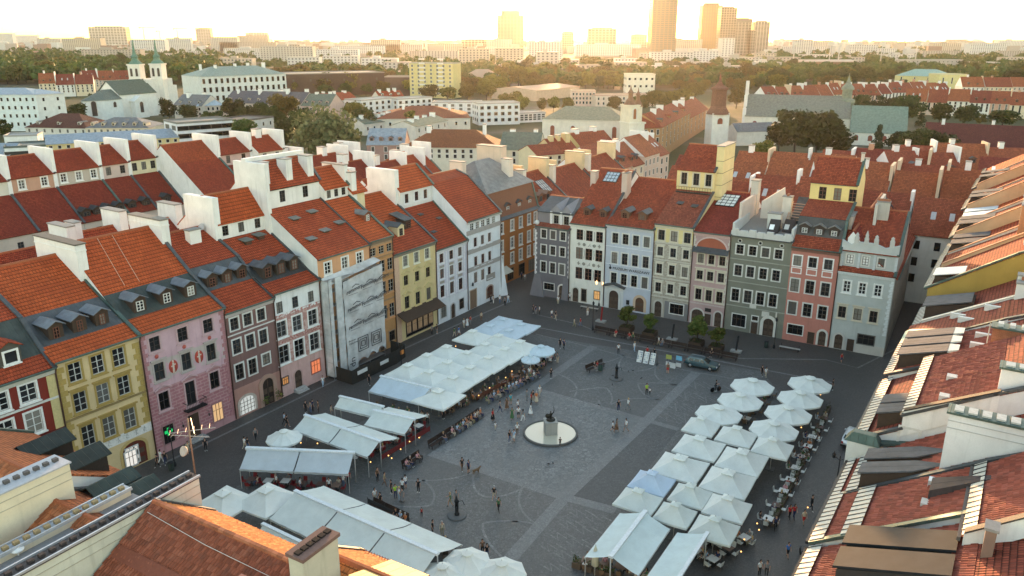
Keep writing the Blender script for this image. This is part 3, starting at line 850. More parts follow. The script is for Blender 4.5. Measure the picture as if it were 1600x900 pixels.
g=MB();g.box(1.62,1.94,-.14,-.09,1.95,2.9);g.box(1.3,1.619,-.14,-.09,2.26,2.6);g.box(1.941,2.26,-.14,-.09,2.26,2.6);g.build('pharmacy_cross',emit((.02,1,.25),.09),t)
rect_door(t,5.1,.3,1.4,2.9,plaster((.4,.22,.22)))
s=MB();s.box(4.0,6.2,-.9,-.01,0.01,.16);s.box(4.2,6.0,-.55,-.005,.16,.31);s.build('doorstep',flat((.3,.29,.28),.85),t)
for x in(3.4,6.9):
 q=MB();q.tube([(x,-.02,2.9),(x,-.45,3.0),(x,-.5,2.75)],.025,5);q.lathe([(.09,-.25),(.13,0),(.03,.1)],6,(x,-.5,2.6));q.build('wall_lantern',M_iron,t)
for x in(2.2,5.5,8.6):dormer(t,x,2.6,16.0,1.5,1.6,2.7,'gable',sheet((.17,.185,.21),.4),M_wood,'barew',winw=(.85,1.1))
chimney(t,w-.5,w+.6,9.4,15.9,17,23.9,band=True,cap=flat((.2,.18,.16),.85))
for x in(2.8,4.6):MB().tube([(x,6.0,18.4),(x+.9,11.7,22.85)],.025,4).build('lightning_wire',flat((.55,.4,.3),.6),t)
# brown-mauve house
bm=zoned('two tone',[(0,(.40,.22,.18)),(3.9,(.20,.115,.105))])
bprof=[(3.4,15.7,'roof',TR),(6.0,18.2,'roof',M_zinc),(12.4,21.3,'roof',TR)]
t,w,_=house('narrow brown-mauve house with white window frames and a deep stone entrance arch',Q['pink'],Q['brown'],13.8,19,bm,bprof,(19,17),group=GL,rows=[(12.15,1.5,1.15,[1.3,3.25,5.3],'white'),(9.25,1.8,1.15,[1.3,3.3,5.3],'white'),(5.95,2.0,1.15,[1.3,3.25],'white'),(6.2,1.4,1.15,[5.4],'white')],cornice=(.45,.4,.38))
strip(t,'string_course',w,10.75,10.9,flat((.6,.57,.54),.8),.09)
o=arched(t,'shop_arch',1.9,.25,2.3,2.2,plaster((.5,.42,.36)),emit((.95,1,.95),.09),.35,.3,0,.08,False)
m=MB()
for k in range(5):m.box(-1.0+k*.5-.03,-1.0+k*.5+.03,-.05,-.025,.05,2.0)
for k in range(3):m.box(-1.1,1.1,-.05,-.026,.5+k*.5,.55+k*.5)
m.build('glazing_bar',M_sashd,o)
arched(t,'entrance_arch',5.2,.05,1.7,3.6,plaster((.38,.24,.19)),flat((.03,.022,.018),.7),.5,.55,0,.16)
for x,s in((4.3,.6),(6.2,.7),(6.6,.45)):
 q=MB();rr=random.Random(int(x*10))
 for k in range(60):
  c=Vector((x+rr.gauss(0,s*.35),-.6+rr.gauss(0,.2),.5+rr.random()*s*1.8));q.add([c+Vector((rr.uniform(-.15,.15),rr.uniform(-.15,.15),rr.uniform(-.12,.12)))for _ in range(3)],[(0,1,2)])
 q.build('climbing_plant',leaf((.05,.08,.02),(.14,.15,.03)),t)
for x in(1.6,3.8,6.0):dormer(t,x,3.7,15.8,1.5,1.7,2.6,'gable',sheet((.17,.185,.21),.4),M_wood,'bare',winw=(.8,1.1))
chimney(t,3.4,5.0,9.6,10.6,19,21.8)
# white and pink house with friezes
wp=zoned('frieze front',[(0,(.60,.38,.35)),(4.2,(.56,.38,.34)),(10.9,(.74,.73,.72))],pattern=[(7.3,8.0,(.38,.14,.12),'noise',3.4),(10.6,11.25,(.45,.2,.17),'noise',3.0),(4.4,10.9,(.42,.23,.2),'noise',1.5)])
wprof=[(1.9,15.1,'roof',TR),(5.0,17.2,'roof',sheet((.06,.062,.065))),(9.4,19.75,'roof',TR),(9.4,22.0,'wall',WHITE,[(20.9,1.3,.95,[1.2,3.7,6.4],'bared')]),(12.0,25.2,'roof',TO)]
t,w,_=house('white topped house with pink painted friezes and a white attic block with red roof',Q['brown'],Q['white'],14.2,17,wp,wprof,(17.5,21),group=GL,rows=[(12.2,1.5,1.0,[.95,3.55,6.25],'bared'),(9.3,2.1,1.5,[.95,3.55,6.25],'frieze'),(5.85,2.4,1.6,[.98,3.55,6.25],'frieze')])
lit_window(t,.75,0,2.2,.9,.9,(1,.45,.15),.35,(.1,.08,.07));arched(t,'doorway',2.9,.5,1.2,2.4,plaster((.5,.33,.3)),M_wood,.5,.16)
lit_window(t,6.1,0,2.3,1.5,1.7,(1,.28,.12),.55,(.3,.12,.1))
s=MB()
for k in range(3):s.box(2.0,3.8,-.4-.3*(2-k),-.01,.01+.16*k,.16*(k+1))
s.build('doorstep',flat((.4,.38,.36),.85),t)
for x in(1.5,3.7,5.9):dormer(t,x,2.3,15.5,1.5,1.7,2.5,'gable',sheet((.11,.115,.13),.4),flat((.05,.04,.035),.7),'bare',winw=(.85,1.25))
for x,d in((3.2,7.6),(5.6,7.9)):dormer(t,x,d,slope_z(14.2,wprof,d)-.05,1.0,.7,1.6,'shed',sheet((.16,.17,.16)),M_wood,'bare',slope=.1,winw=(.7,.4))
MB().box(-.45,.45,9.2,15.1,16,25.4).build('firewall',M_white,t)
q=MB();q.lathe([(0,.0),(.3,.05),(.45,.16)],12);put('satellite_dish',q.mesh('satellite_dish',flat((.45,.45,.45),.6)),t,(-.7,11.5,21.5),rot=(0,-1.2,.3))
# scaffolded peach house
sprof=[(9.1,22.4,'roof',T_mid),(9.1,25.3,'wall',WHITE,[(23.9,1.6,1.0,[3.0,7.2],'bared')]),(11.9,28.4,'roof',T_mid)]
t,w,_=house('tall peach house whose front is wrapped in white printed scaffold sheeting',Q['white'],Q['scaf'],16.9,18,(.62,.33,.18),sprof,(18,23),group=GL,rows=[(15.3,1.6,1.15,[1.8,5.0,7.9],'whitew'),(12.0,1.6,1.1,[.9,4.8,7.9],'white'),(8.9,1.7,1.1,[.9,4.8,7.9],'white'),(5.6,1.8,1.1,[.9,4.8,7.9],'white')],sidecol=plaster((.66,.68,.67),.5))
lit_window(t,.9,0,1.9,.8,1.8,(1,.35,.15),.5)
for x,d in((2.6,6.3),(6.2,6.7),(1.9,2.6),(5.2,3.3),(8.6,3.9)):dormer(t,x,d,slope_z(16.9,sprof,d)-.02,1.0,.42,1.5,'shed',sheet((.2,.2,.19)),M_wood,None,slope=.18)
strip(t,'attic_cornice',w,24.95,25.3,M_black,.2,0,9.1)
for x0 in(.25,4.3,8.2):chimney(t,x0,x0+1.1,9.4,11.2,23,28.7,cap=flat((.3,.3,.29),.8))
b=MB();b.box(-.3,w+.2,12.1,12.9,20,29.2);b.box(-.35,.25,8.3,14.6,17,28.8);b.build('firewall',M_white,t)
sc=thing('scaffold_sheeting','white scaffold sheeting printed with rows of dark lettering over the peach house','scaffold',(Q['white'].x,Q['white'].y,0),frame_of(Q['white'],Q['scaf'])[1])
M_net=netting((.60,.60,.60))
rr=random.Random(3)
b=MB();nx,nz=30,22;x0,x1,zb,zt=2.6,w+.6,1.0,13.4;vs=[]
for j in range(nz+1):
 for i in range(nx+1):
  x=x0+(x1-x0)*i/nx;z=zb+(zt+.1*(x-x0)-zb)*j/nz
  if j==0:z+=1.2*abs(math.sin(i*.42))*(i/nx)
  vs.append((x,-1.75+.05*math.sin(i*.83+j*.35)*math.sin(i*.31)+.05*math.sin(j*1.1+i*.23)+rr.uniform(-.03,.03),z))
b.add(vs,[(j*(nx+1)+i,j*(nx+1)+i+1,(j+1)*(nx+1)+i+1,(j+1)*(nx+1)+i)for j in range(nz)for i in range(nx)],0,True)
net=b.build('sheet',M_net,sc)
b=MB();b.quad((.15,-1.62,.3),(.75,-1.62,.3),(.75,-1.62,14.2),(.15,-1.62,14.2));b.quad((1.35,-1.62,.3),(2.58,-1.64,.3),(2.58,-1.64,14.3),(1.35,-1.62,14.3));b.quad((2.62,-1.84,.2),(4.5,-1.84,.4),(4.5,-1.86,5.4),(2.62,-1.86,5.4))
b.quad((.1,-1.6,.3),(.1,-.1,.3),(.1,-.1,14),(.1,-1.6,14));b.quad((.15,-1.6,13.4),(w+.6,-1.6,14.6),(w+.6,-.2,14.9),(.15,-.2,14.2))
b.build('side_sheet',netting((.64,.65,.65)),sc)
fb=MB()
for x in(.1,1.3,2.6,4.9,7.2,w+.5):
 for y in(-1.55,-.3):fb.tube([(x,y,.02),(x,y,14.3)],.035,5)
for z in(.4,2.4,4.4,6.4,8.4,10.4,12.4,14.0):
 for y in(-1.55,-.3):fb.tube([(.1,y,z),(w+.5,y,z)],.03,5)
 fb.box(.1,w+.5,-1.5,-.35,z-.05,z)
fb.build('tube_frame',flat((.3,.3,.3),.4,.6),sc)
ink=flat((.045,.045,.05),.8)
for z,sz in((11.5,.95),(9.0,.95),(6.4,.95)):
 for k,x in enumerate((3.1,5.9,8.5)):
  text(sc,'remmers',(x-.15,-1.99,z+.12*k),.86,ink,(math.pi/2,-.12,0),.012,shear=.3);MB().box(x+.2,x+2.0,-1.985,-1.975,z-.22+.12*k,z-.14+.12*k).build('printed_line',flat((.22,.22,.23),.8),sc)
  q=MB();q.hexa([(x+1.0,-1.98,z+.75),(x+1.7,-1.98,z+1.05),(x+1.7,-1.96,z+1.05),(x+1.0,-1.96,z+.75),(x+1.0,-1.98,z+.85),(x+1.7,-1.98,z+1.15),(x+1.7,-1.96,z+1.15),(x+1.0,-1.96,z+.85)])
  q.hexa([(x+1.7,-1.98,z+1.05),(x+2.4,-1.98,z+.85),(x+2.4,-1.96,z+.85),(x+1.7,-1.96,z+1.05),(x+1.7,-1.98,z+1.15),(x+2.4,-1.98,z+.95),(x+2.4,-1.96,z+.95),(x+1.7,-1.96,z+1.15)])
  q.build('roof_logo',ink,sc)
text(sc,'Budowa\nOdbudowa',(2.9,-1.9,4.6),.42,ink,extrude=.004)
text(sc,'dn',(3.9,-1.92,.75),1.5,ink,(math.pi/2,-math.pi/2,0),.004)
for x in(5.6,8.3):
 q=MB()
 for s_ in(1.0,.68,.36):
  for a_,b_ in(((-s_,-s_),(s_,-s_)),((s_,-s_),(s_,s_)),((s_,s_),(-s_,s_)),((-s_,s_),(-s_,-s_))):q.tube([(x+a_[0],-2.0,3.7+a_[1]),(x+b_[0],-2.0,3.7+b_[1])],.05,4)
 q.build('printed_emblem',ink,sc)
hd=thing('site_hoarding','dark timber hoarding with small white notices at the foot of the scaffold','hoarding',(Q['white'].x,Q['white'].y,0),frame_of(Q['white'],Q['scaf'])[1])
M_hoard=flat((.035,.032,.028),.7)
hp=[((.2,-1.9),(.2,-4.8)),((.2,-4.8),(9.0,-5.0)),((9.0,-5.0),(11.6,-4.4)),((11.6,-4.4),(11.6,-1.6))]
for(ax,ay),(bx,by)in hp:
 L_=math.hypot(bx-ax,by-ay);n_=max(2,int(L_/.62));an=math.atan2(by-ay,bx-ax)
 me=MB().box(0,L_/n_-.02,-.03,.03,.05,2.05).mesh('panel',M_hoard)
 for k in range(n_):put('panel',me,hd,(ax+(bx-ax)*k/n_,ay+(by-ay)*k/n_,0),an)
MB().box(1.0,2.9,-5.1,-5.06,1.2,1.75).build('notice',flat((.6,.6,.58),.7),hd);MB().box(5.5,7.2,-5.1,-5.05,1.0,1.5).build('notice',flat((.6,.6,.58),.7),hd);MB().box(10,10.7,-4.95,-4.85,1.0,1.6).build('notice',flat((.7,.25,.06),.7),hd)
# orange-brown house
ob=zoned('brown front',[(0,(.46,.24,.10)),(14.3,(.36,.24,.15))])
oprof=[(8.2,22.1,'roof',TO),(8.2,23.9,'wall',WHITE,[(23.0,1.1,.8,[.9,2.4,3.9],'bared')]),(11.0,26.4,'roof',TO)]
t,w,_=house('narrow orange-brown house beside the scaffold with one roof dormer',Q['scaf'],Q['orange'],17.2,17,ob,oprof,(17,21.5),group=GL,rows=[(15.5,1.2,1.2,[.75,2.5,4.2],'brick'),(13.0,1.8,1.2,[.75,2.5,4.2],'brick'),(9.7,1.85,1.2,[.75,2.5,4.2],'brick'),(5.85,2.1,1.2,[.75,2.5,4.2],'brick')],cornice=(.2,.15,.11))
for z in(7.6,11.4,14.4):strip(t,'string_course',w,z,z+.22,flat((.3,.19,.11),.8),.12)
rect_door(t,1.8,.1,1.1,2.6,plaster((.3,.2,.13)));lit_window(t,3.9,0,1.8,1.2,1.5,(.05,.04,.03),0,(.3,.2,.13))
dormer(t,3.4,3.2,slope_z(17.2,oprof,3.2)-.1,1.3,1.3,2.6,'gable',sheet((.2,.2,.2),.4),flat((.2,.07,.04),.7),'barew',winw=(.6,.9))
chimney(t,w-.35,w+.35,8.4,13,18,26.7)
# yellow house with zigzag pediments
yprof2=[(3.2,16.3,'roof',TR),(10.5,20.9,'roof',TO)]
t,w,_=house('cream yellow house with pointed window hoods and a dark timber shop canopy',Q['orange'],Q['yel2'],14.2,17,(.61,.475,.245),yprof2,(17,18),group=GL,rows=[(12.6,1.65,1.05,[2.8,5.4,8.0],'yelw'),(9.55,1.6,1.05,[2.75,5.4,8.05],'yelped'),(6.0,2.0,1.1,[2.8,5.4,8.05],'yelped')],cornice=(.22,.19,.15))
strip(t,'corner_pilaster',1.3,0.01,13.5,flat((.56,.36,.25),.85),.07,.02)
cn=MB();cn.hexa([(.3,-1.9,3.7),(w-.1,-1.9,3.7),(w-.1,-.01,4.7),(.3,-.01,4.7),(.3,-1.9,3.85),(w-.1,-1.9,3.85),(w-.1,-.01,4.86),(.3,-.01,4.86)]);cn.build('shop_canopy',flat((.055,.035,.025),.7),t)
lit_window(t,5.6,0,1.9,6.4,2.8,(.05,.04,.03),0,(.06,.045,.035),'shop_front')
for k in range(5):lit_window(t,2.9+k*1.35,-.08,1.9,.9,1.8,(1,.7,.4),.12,(.08,.06,.05))
dormer(t,4.6,2.2,15.5,1.5,1.9,3.0,'gable',M_zinc,plaster((.64,.55,.34)),'bared',winw=(.7,1.1))
dormer(t,7.2,3.0,16.2,1.5,1.5,3.0,'shed',M_zinc,M_wood,'bare',slope=.25);dormer(t,1.6,3.0,16.2,1.5,1.3,3.0,'shed',M_zinc,M_wood,'bare',slope=.25)
M_creamw=plaster((.66,.56,.36))
b=MB();b.box(.2,2.8,7.6,11.5,17,22.6);b.build('attic_block',M_creamw,t);add_window(t,1.7,7.6,21.3,1.0,1.7,'bare')
pr=MB();pr.hexa([(-.1,7.2,22.4),(3.1,7.2,22.4),(3.1,11.6,25.6),(-.1,11.6,25.6),(-.1,7.2,22.65),(3.1,7.2,22.65),(3.1,11.6,25.85),(-.1,11.6,25.85)]);pr.build('attic_roof',TO,t)
chimney(t,.1,1.1,7.5,8.7,21,25.6)
# lavender house
lprof=[(7.0,18.3,'roof',TR),(7.0,21.3,'wall',(.66,.65,.64),[(19.9,1.5,.95,[1.7,4.2,6.5],'brownsh')]),(10.4,24.3,'roof',TO)]
t,w,_=house('pale lavender house with brown shutters and stucco panels below the windows',Q['yel2'],Q['lav'],12.6,16,(.56,.53,.60),lprof,(16,20),group=GL,rows=[(11.0,1.5,1.05,[1.45,4.05,6.4],'brownsh'),(8.4,1.6,1.05,[1.5,4.05,6.4],'brownsh'),(5.4,2.0,1.1,[1.5,4.05,6.45],'brownsh')],cornice=(.6,.59,.6))
for x in(1.5,4.05,6.4):
 for z in(9.55,6.95):MB().box(x-.55,x+.55,-.06,-.003,z-.2,z+.2).build('stucco_panel',flat((.35,.31,.26),.85),t)
for x in(.35,2.75,5.25,7.6):MB().box(x-.2,x+.2,-.1,-.003,4.2,12).build('pilaster',flat((.64,.62,.66),.85),t)
strip(t,'base_render',w,.01,4.0,plaster((.66,.66,.68)),.05)
lit_window(t,1.6,-.05,1.8,1.4,1.8,(.1,.03,.02),0,(.5,.48,.48));arched(t,'doorway',4.1,.05,1.0,2.5,plaster((.42,.4,.4)),M_wood,.5,.2,-.05);lit_window(t,6.5,-.05,1.9,1.3,1.8,(.1,.03,.02),0,(.5,.48,.48))
b=MB();b.box(-.45,.45,7.4,13.4,16,24.7);b.build('firewall',M_white,t)
for x,d in((3,5.2),(6.2,3.9),(2.6,2.2)):dormer(t,x,d,slope_z(12.6,lprof,d)-.02,.55,.35,.8,'shed',M_zinc,M_wood,None,slope=.2)
# white corner house
c9=[(7.0,21.2,'roof',TR),(9.5,22.0,'roof',TR)]
t,w,_=house('white corner house with grey stucco bands and an open gallery under its roof',Q['lav'],Q['wh2'],15.6,11,(.72,.73,.75),c9,(11,18),group=GL,rows=[(11.65,1.6,.95,[2.45,4.55,6.65],'brownsh'),(8.3,1.65,.95,[2.5,4.6,6.7],'brownsh'),(5.4,1.9,1.0,[2.4,4.5,6.55],'brownsh'),(14.45,1.2,1.05,[1.6,3.2,4.8,6.4,8.0],'barew')],sidecol=plaster((.70,.73,.77),.5))
for z in(9.9,6.75,13.2):strip(t,'stucco_band',w,z,z+.75,plaster((.36,.33,.31)),.16)
strip(t,'cornice',w,15.15,15.5,flat((.5,.48,.46),.8),.35)
b=MB();b.hexa([(w-.35,-.05,0),(w+1.0,-1.0,0),(w+1.0,3,0),(w-.35,3,0),(w-.35,-.02,9),(w+.05,-.02,9),(w+.05,3,9),(w-.35,3,9)]);b.build('corner_buttress',plaster((.7,.71,.73)),t)
rect_door(t,1.6,.05,1.8,3.3,plaster((.45,.35,.28)),flat((.2,.13,.09),.7),name='gateway');arched(t,'shop_arch',6.6,.6,1.8,2.2,plaster((.4,.3,.25)),flat((.09,.03,.02),.6),.3)
MB().box(5.6,8.2,-.12,-.003,3.9,5.0).build('stucco_relief',flat((.3,.27,.25),.85),t)
add_window(t,-.02,3.0,15.5,.8,1.0,'bared',rz=-math.pi/2)
# far row of the square
P_r={'r0':(835,460),'r1':(890,469),'r2':(945,478),'r3':(1018,491),'r4':(1076.5,501.5),'r5':(1132,511.5),'r6':(1222,529),'r7':(1294,543),'r8':(1379,560)}
F={k:RA+BV*(at(*v)-RA).dot(BV)for k,v in P_r.items()}
GF='townhouses along the far side of the square'
# grey corner house
TF=tiles((.31,.068,.034),.24,.34,.6);TF2=tiles((.28,.078,.045),.24,.34,.6);TF3=tiles((.26,.045,.03),.24,.34,.5)
t,w,_=house('dark grey corner house with white quoins and a small twin gabled attic',F['r0'],F['r1'],12.9,11,(.145,.135,.15),[(1.0,13.3,'roof',TF2),(1.0,15.4,'wall',(.2,.19,.21),[(14.2,1.5,1.0,[3.7,5.7],'white')]),(6,17.2,'roof',M_zinc)],(11,15),group=GF,rows=[(11.6,1.5,.95,[1.8,3.65,5.6],'white'),(8.75,1.6,.95,[1.8,3.65,5.55],'white'),(5.55,1.9,1.0,[1.8,3.65,5.5],'white')],sidecol=plaster((.2,.19,.21)))
quoins(t,.02,3.2,12.6,flat((.62,.6,.6),.85),.45,1,.45,.28);quoins(t,w-.02,3.2,12.6,flat((.5,.48,.48),.85),.45,-1,.4,.25)
for x in(2.75,4.7,6.65):MB().box(x-.2,x+.2,.82,.99,13.1,15.6).build('attic_pilaster',flat((.66,.64,.64),.85),t)
b=MB()
for x in(3.7,5.7):
 b.add([(x-1.0,.95,15.5),(x+1.0,.95,15.5),(x,.95,16.7)],[(0,1,2)]);b.hexa([(x-1.1,.9,15.5),(x-1.0,6,16.2),(x,6,17.3),(x,.9,16.7),(x-1.1,.9,15.62),(x-1.0,6,16.32),(x,6,17.45),(x,.9,16.85)]);b.hexa([(x,.9,16.7),(x,6,17.3),(x+1.0,6,16.2),(x+1.1,.9,15.5),(x,.9,16.85),(x,6,17.45),(x+1.0,6,16.32),(x+1.1,.9,15.62)])
b.build('attic_gable',plaster((.26,.25,.27)),t)
b=MB();b.hexa([(-.6,-.7,0),(2.2,-.7,0),(2.2,.0,0),(-.6,3,0),(.0,-.05,4),(1.2,-.05,4),(1.2,0,4),(0,3,4)]);b.hexa([(w-1.4,-.35,0),(w-.1,-.35,0),(w-.1,0,0),(w-1.4,0,0),(w-1.2,-.05,4),(w-.1,-.05,4),(w-.1,0,4),(w-1.2,0,4)]);b.build('corner_buttress',plaster((.17,.16,.175)),t)
lit_window(t,3.0,0,2.0,2.0,1.2,(.1,.06,.04),0,(.5,.48,.46));arched(t,'doorway',5.6,.1,1.15,2.5,plaster((.6,.57,.54)),M_wood,.5,.28)
m=MB();m.lathe([(.02,0),(.32,.1),(.45,.42),(.3,.75),(.02,.86)],10,(.25,.3,13.0));m.build('corner_ball',flat((.6,.58,.56),.7),t)
# white house with painted figures
p2=[(12.0,21.9,'roof',TF)]
t,w,_=house('white house with brown shutters and small painted emblems between the windows',F['r1'],F['r2'],14.2,18,(.70,.67,.61),p2,(18,18),group=GF,rows=[(12.3,1.85,1.25,[1.8,3.6,5.5],'bare'),(9.0,2.05,1.3,[1.8,3.6,5.5],'bare'),(5.4,2.1,1.3,[1.8,3.6,5.4],'bare')],cornice=(.62,.6,.56))
emb=flat((.25,.23,.2),.85)
for z in(10.65,7.2):
 for k,x in enumerate((1.7,2.7,3.65,4.6,5.55)):
  m=MB()
  if k in(1,3):m.lathe([(.2,-.02),(.3,-.02),(.3,.02),(.2,.02),(.2,-.02)],10);m.lathe([(0,-.02),(.1,-.02),(.1,.02),(0,.02)],6)
  elif k==2:m.tube([(-.2,-.3,0),(.0,-.05,0),(.25,-.2,0),(.1,.1,0),(.2,.3,0)],.05,4)
  else:m.box(-.1,.1,-.3,.3,-.02,.02);m.box(-.28,-.1,-.08,.08,-.02,.02);m.box(.1,.28,-.08,.08,-.02,.02)
  put('painted_emblem',m.mesh('painted_emblem',emb),t,(x,-.02,z),rot=(math.pi/2,0,0))
for x in(2.7,4.55):
 for z in(12.3,9.0,5.4):MB().tube([(x,-.02,z-.8),(x+.1,-.03,z),(x,-.02,z+.8)],.06,4).build('painted_vine',emb,t)
arched(t,'doorway',1.3,.05,1.1,2.6,plaster((.55,.52,.46)),M_wood,.5,.2);lit_window(t,2.9,0,1.5,.9,2.2,(.08,.04,.03),0,(.3,.25,.2));lit_window(t,5.4,0,1.9,.95,1.4,(1,.55,.2),.5,(.1,.07,.05))
for x in(2.2,5.2):dormer(t,x,1.8,15.2,1.3,1.35,3.0,'gable',M_zinc,flat((.16,.085,.055),.7),'bare',winw=(.8,.9))
skylight(t,3.0,10.2,14.2,p2,2.6,2.6,glass((.35,.4,.45),.08),M_zinc,(4,3))
chimney(t,-.4,.6,8.4,9.8,17,21.8,plaster((.55,.42,.36)));chimney(t,w-.5,w+.5,7.0,9.0,16,22.3,plaster((.55,.42,.36)),3)
# pale blue museum
p3=[(13.6,20.6,'roof',TF)]
t,w,_=house('pale blue house with the wide museum lettering across its front',F['r2'],F['r3'],14.8,19,(.46,.485,.55),p3,(19,17),group=GF,rows=[(12.55,1.75,1.05,[1.7,3.55,5.4,7.3],'white'),(9.1,1.95,1.05,[1.7,3.55,5.4,7.3],'white'),(5.5,1.95,1.05,[1.7,3.55,5.4,7.3],'white')],cornice=(.5,.5,.52))
text(t,'MUZEUM WARSZAWY',(1.45,-.05,7.05),.66,flat((.03,.03,.035),.7),extrude=.02)
m=MB();m.lathe([(.12,-.02),(.24,-.02),(.24,.02),(.12,.02),(.12,-.02)],10);o=put('museum_emblem',m.mesh('museum_emblem',flat((.03,.03,.035),.7)),t,(1.0,-.04,7.25),rot=(math.pi/2,0,0));m=MB();m.tube([(0,.22,0),(.02,.5,0),(-.15,.55,0)],.06,4);m.build('museum_emblem',flat((.03,.03,.035),.7),o)
for z in(11.0,7.9,4.3):strip(t,'string_course',w,z,z+.12,flat((.6,.62,.66),.8),.09)
strip(t,'portal_render',3.6,.01,3.9,plaster((.58,.58,.58)),.06,.1)
arched(t,'portal',1.9,.05,1.75,3.3,plaster((.55,.54,.52)),flat((.07,.045,.035),.6),.5,.4,-.06,.14)
m=MB();m.hexa([(-.1,-.7,3.9),(1.95,-.7,4.5),(1.95,-.05,4.7),(-.1,-.05,4.1),(-.1,-.7,4.05),(1.95,-.7,4.65),(1.95,-.05,4.85),(-.1,-.05,4.25)]);m.hexa([(1.95,-.7,4.5),(4.0,-.7,3.9),(4.0,-.05,4.1),(1.95,-.05,4.7),(1.95,-.7,4.65),(4.0,-.7,4.05),(4.0,-.05,4.25),(1.95,-.05,4.85)]);m.build('portal_hood',M_zinc,t)
arched(t,'shop_arch',6.6,.3,1.5,2.5,plaster((.55,.40,.28)),flat((.10,.05,.03),.6),.5,.45)
MB().box(4.2,4.75,-.1,-.003,1.2,2.0).build('notice_board',M_black,t);MB().box(4.2,5.2,-.12,-.003,.4,1.1).build('notice_board',flat((.3,.3,.3),.7),t)
for x in(2.5,5.6):dormer(t,x,1.8,15.5,1.4,1.35,3.2,'gable',M_zinc,flat((.16,.085,.055),.7),'bare',winw=(.85,.9))
# beige house with tall yellow lantern
p4=[(9.2,20.0,'roof',TF2),(9.2,23.5,'wall',(.70,.55,.28),[(22.0,2.0,1.0,[1.3,3.4,5.5],'beige')]),(14.8,27.0,'roof',TF)]
bz=zoned('beige front',[(0,(.42,.38,.32)),(12.9,(.66,.55,.28))],pattern=[(3.2,12.6,(.34,.30,.25),'noise',2.5)])
t,w,_=house('beige stuccoed house with yellow top storey and a tall yellow attic block',F['r3'],F['r4'],15.9,19,bz,p4,(19,22),group=GF,sidecol=plaster((.70,.56,.30),.4),rows=[(14.1,1.7,1.1,[1.15,3.3,5.5],'beige'),(11.35,1.5,.95,[1.1,3.3,5.45],'stonecap'),(8.4,1.65,.98,[1.1,3.25,5.45],'stonecap'),(5.2,1.6,.98,[1.1,3.2,5.4],'stonecap')],cornice=(.55,.5,.4))
for z in(12.75,9.85,6.75,3.5):strip(t,'string_course',w,z,z+.2,flat((.5,.46,.4),.8),.14)
arched(t,'doorway',1.3,.05,1.2,2.7,plaster((.5,.46,.4)),M_wood,.5,.28);strip(t,'shop_render',w-.05,.01,3.0,plaster((.2,.19,.19)),.05,2.4)
lit_window(t,4.5,-.05,1.9,2.3,1.7,(.07,.03,.02),0,(.66,.64,.6),'shop_front')
m=MB();m.box(.3,w-.2,8.2,9.15,19.7,19.9)
for k in range(14):m.box(.35+k*.45,.39+k*.45,8.22,8.26,19.9,20.75)
m.box(.3,w-.2,8.2,8.25,20.75,20.8);m.build('balcony',M_iron,t)
M_yel=plaster((.70,.56,.30),.3)
for x,d in((2.2,5.0),(4.8,4.6)):dormer(t,x,d,slope_z(15.9,p4,d)-.02,.6,.35,.9,'shed',M_zinc,M_wood,None,slope=.2)
o=chimney(t,w-.2,w+1.0,9.9,16.5,16.2,27.6,M_yel)
for k in range(4):MB().box(w-.24,w+1.04,9.86,16.54,19.2+k*2,19.28+k*2).build('chimney_band',flat((.2,.16,.1),.7),o)
# mauve house with the lunette
p5=[(.9,15.8,'roof',TF3),(13.4,19.6,'roof',TF3)]
t,w,_=house('mauve pink house with a big half round arch under its eaves',F['r4'],F['r5'],15.4,18,(.44,.30,.29),p5,(18,17),group=GF,rows=[(11.1,1.5,.95,[1.4,3.1,4.85],'beige'),(8.35,1.5,1.0,[1.4,3.1,4.85],'beigecap'),(5.1,1.85,1.0,[1.4,3.1,4.85],'beigecap')],cornice=(.5,.34,.32))
ap=[(-2.45*math.cos(math.pi*k/16),1.9*math.sin(math.pi*k/16))for k in range(17)]
m=MB();m.add([(3.0+x,-.06,12.7+z)for x,z in ap],[tuple(range(17))[::-1]]);o=m.build('lunette',plaster((.34,.10,.06)),t)
m=MB()
for k in range(16):
 (x0,z0),(x1,z1)=ap[k],ap[k+1];m.hexa([(3+x0,-.2,12.7+z0),(3+x0*1.08,-.2,12.7+z0*1.1),(3+x0*1.08,-.0,12.7+z0*1.1),(3+x0,-.0,12.7+z0),(3+x1,-.2,12.7+z1),(3+x1*1.08,-.2,12.7+z1*1.1),(3+x1*1.08,-.0,12.7+z1*1.1),(3+x1,-.0,12.7+z1)])
m.build('arch_ring',flat((.55,.42,.4),.85),o)
m=MB();m.hexa([(.1,-.9,12.2),(w-.1,-.9,12.2),(w-.1,-.07,12.9),(.1,-.07,12.9),(.1,-.9,12.32),(w-.1,-.9,12.32),(w-.1,-.07,13.05),(.1,-.07,13.05)]);m.build('lean_to_roof',M_zinc,t)
quoins(t,w-.05,3.8,15,flat((.55,.5,.45),.85),.45,-1,.35,.2);quoins(t,.05,12.9,15,flat((.55,.5,.45),.85),.45,1,.4,.25)
strip(t,'string_course',w,3.45,3.65,flat((.5,.4,.38),.8),.14)
arched(t,'doorway',1.5,.1,1.9,2.4,plaster((.55,.5,.46)),M_wood,.4,.25);rect_door(t,3.2,.1,1.1,1.9,plaster((.4,.36,.34)));MB().box(2.7,3.7,-.07,-.003,2.35,2.95).build('notice_board',M_black,t);arched(t,'doorway',4.9,.1,1.1,2.5,plaster((.55,.5,.46)),M_wood,.5,.25)
skylight(t,2.2,10.2,15.4,p5,3.2,4.2,glass((.35,.36,.35),.1),M_iron,(4,4))
chimney(t,w-.7,w+.5,12.6,14.2,16,22.0,plaster((.5,.46,.42)));MB().box(w-.15,w+.25,4,14,15,19.9).build('firewall',plaster((.6,.5,.44)),t)
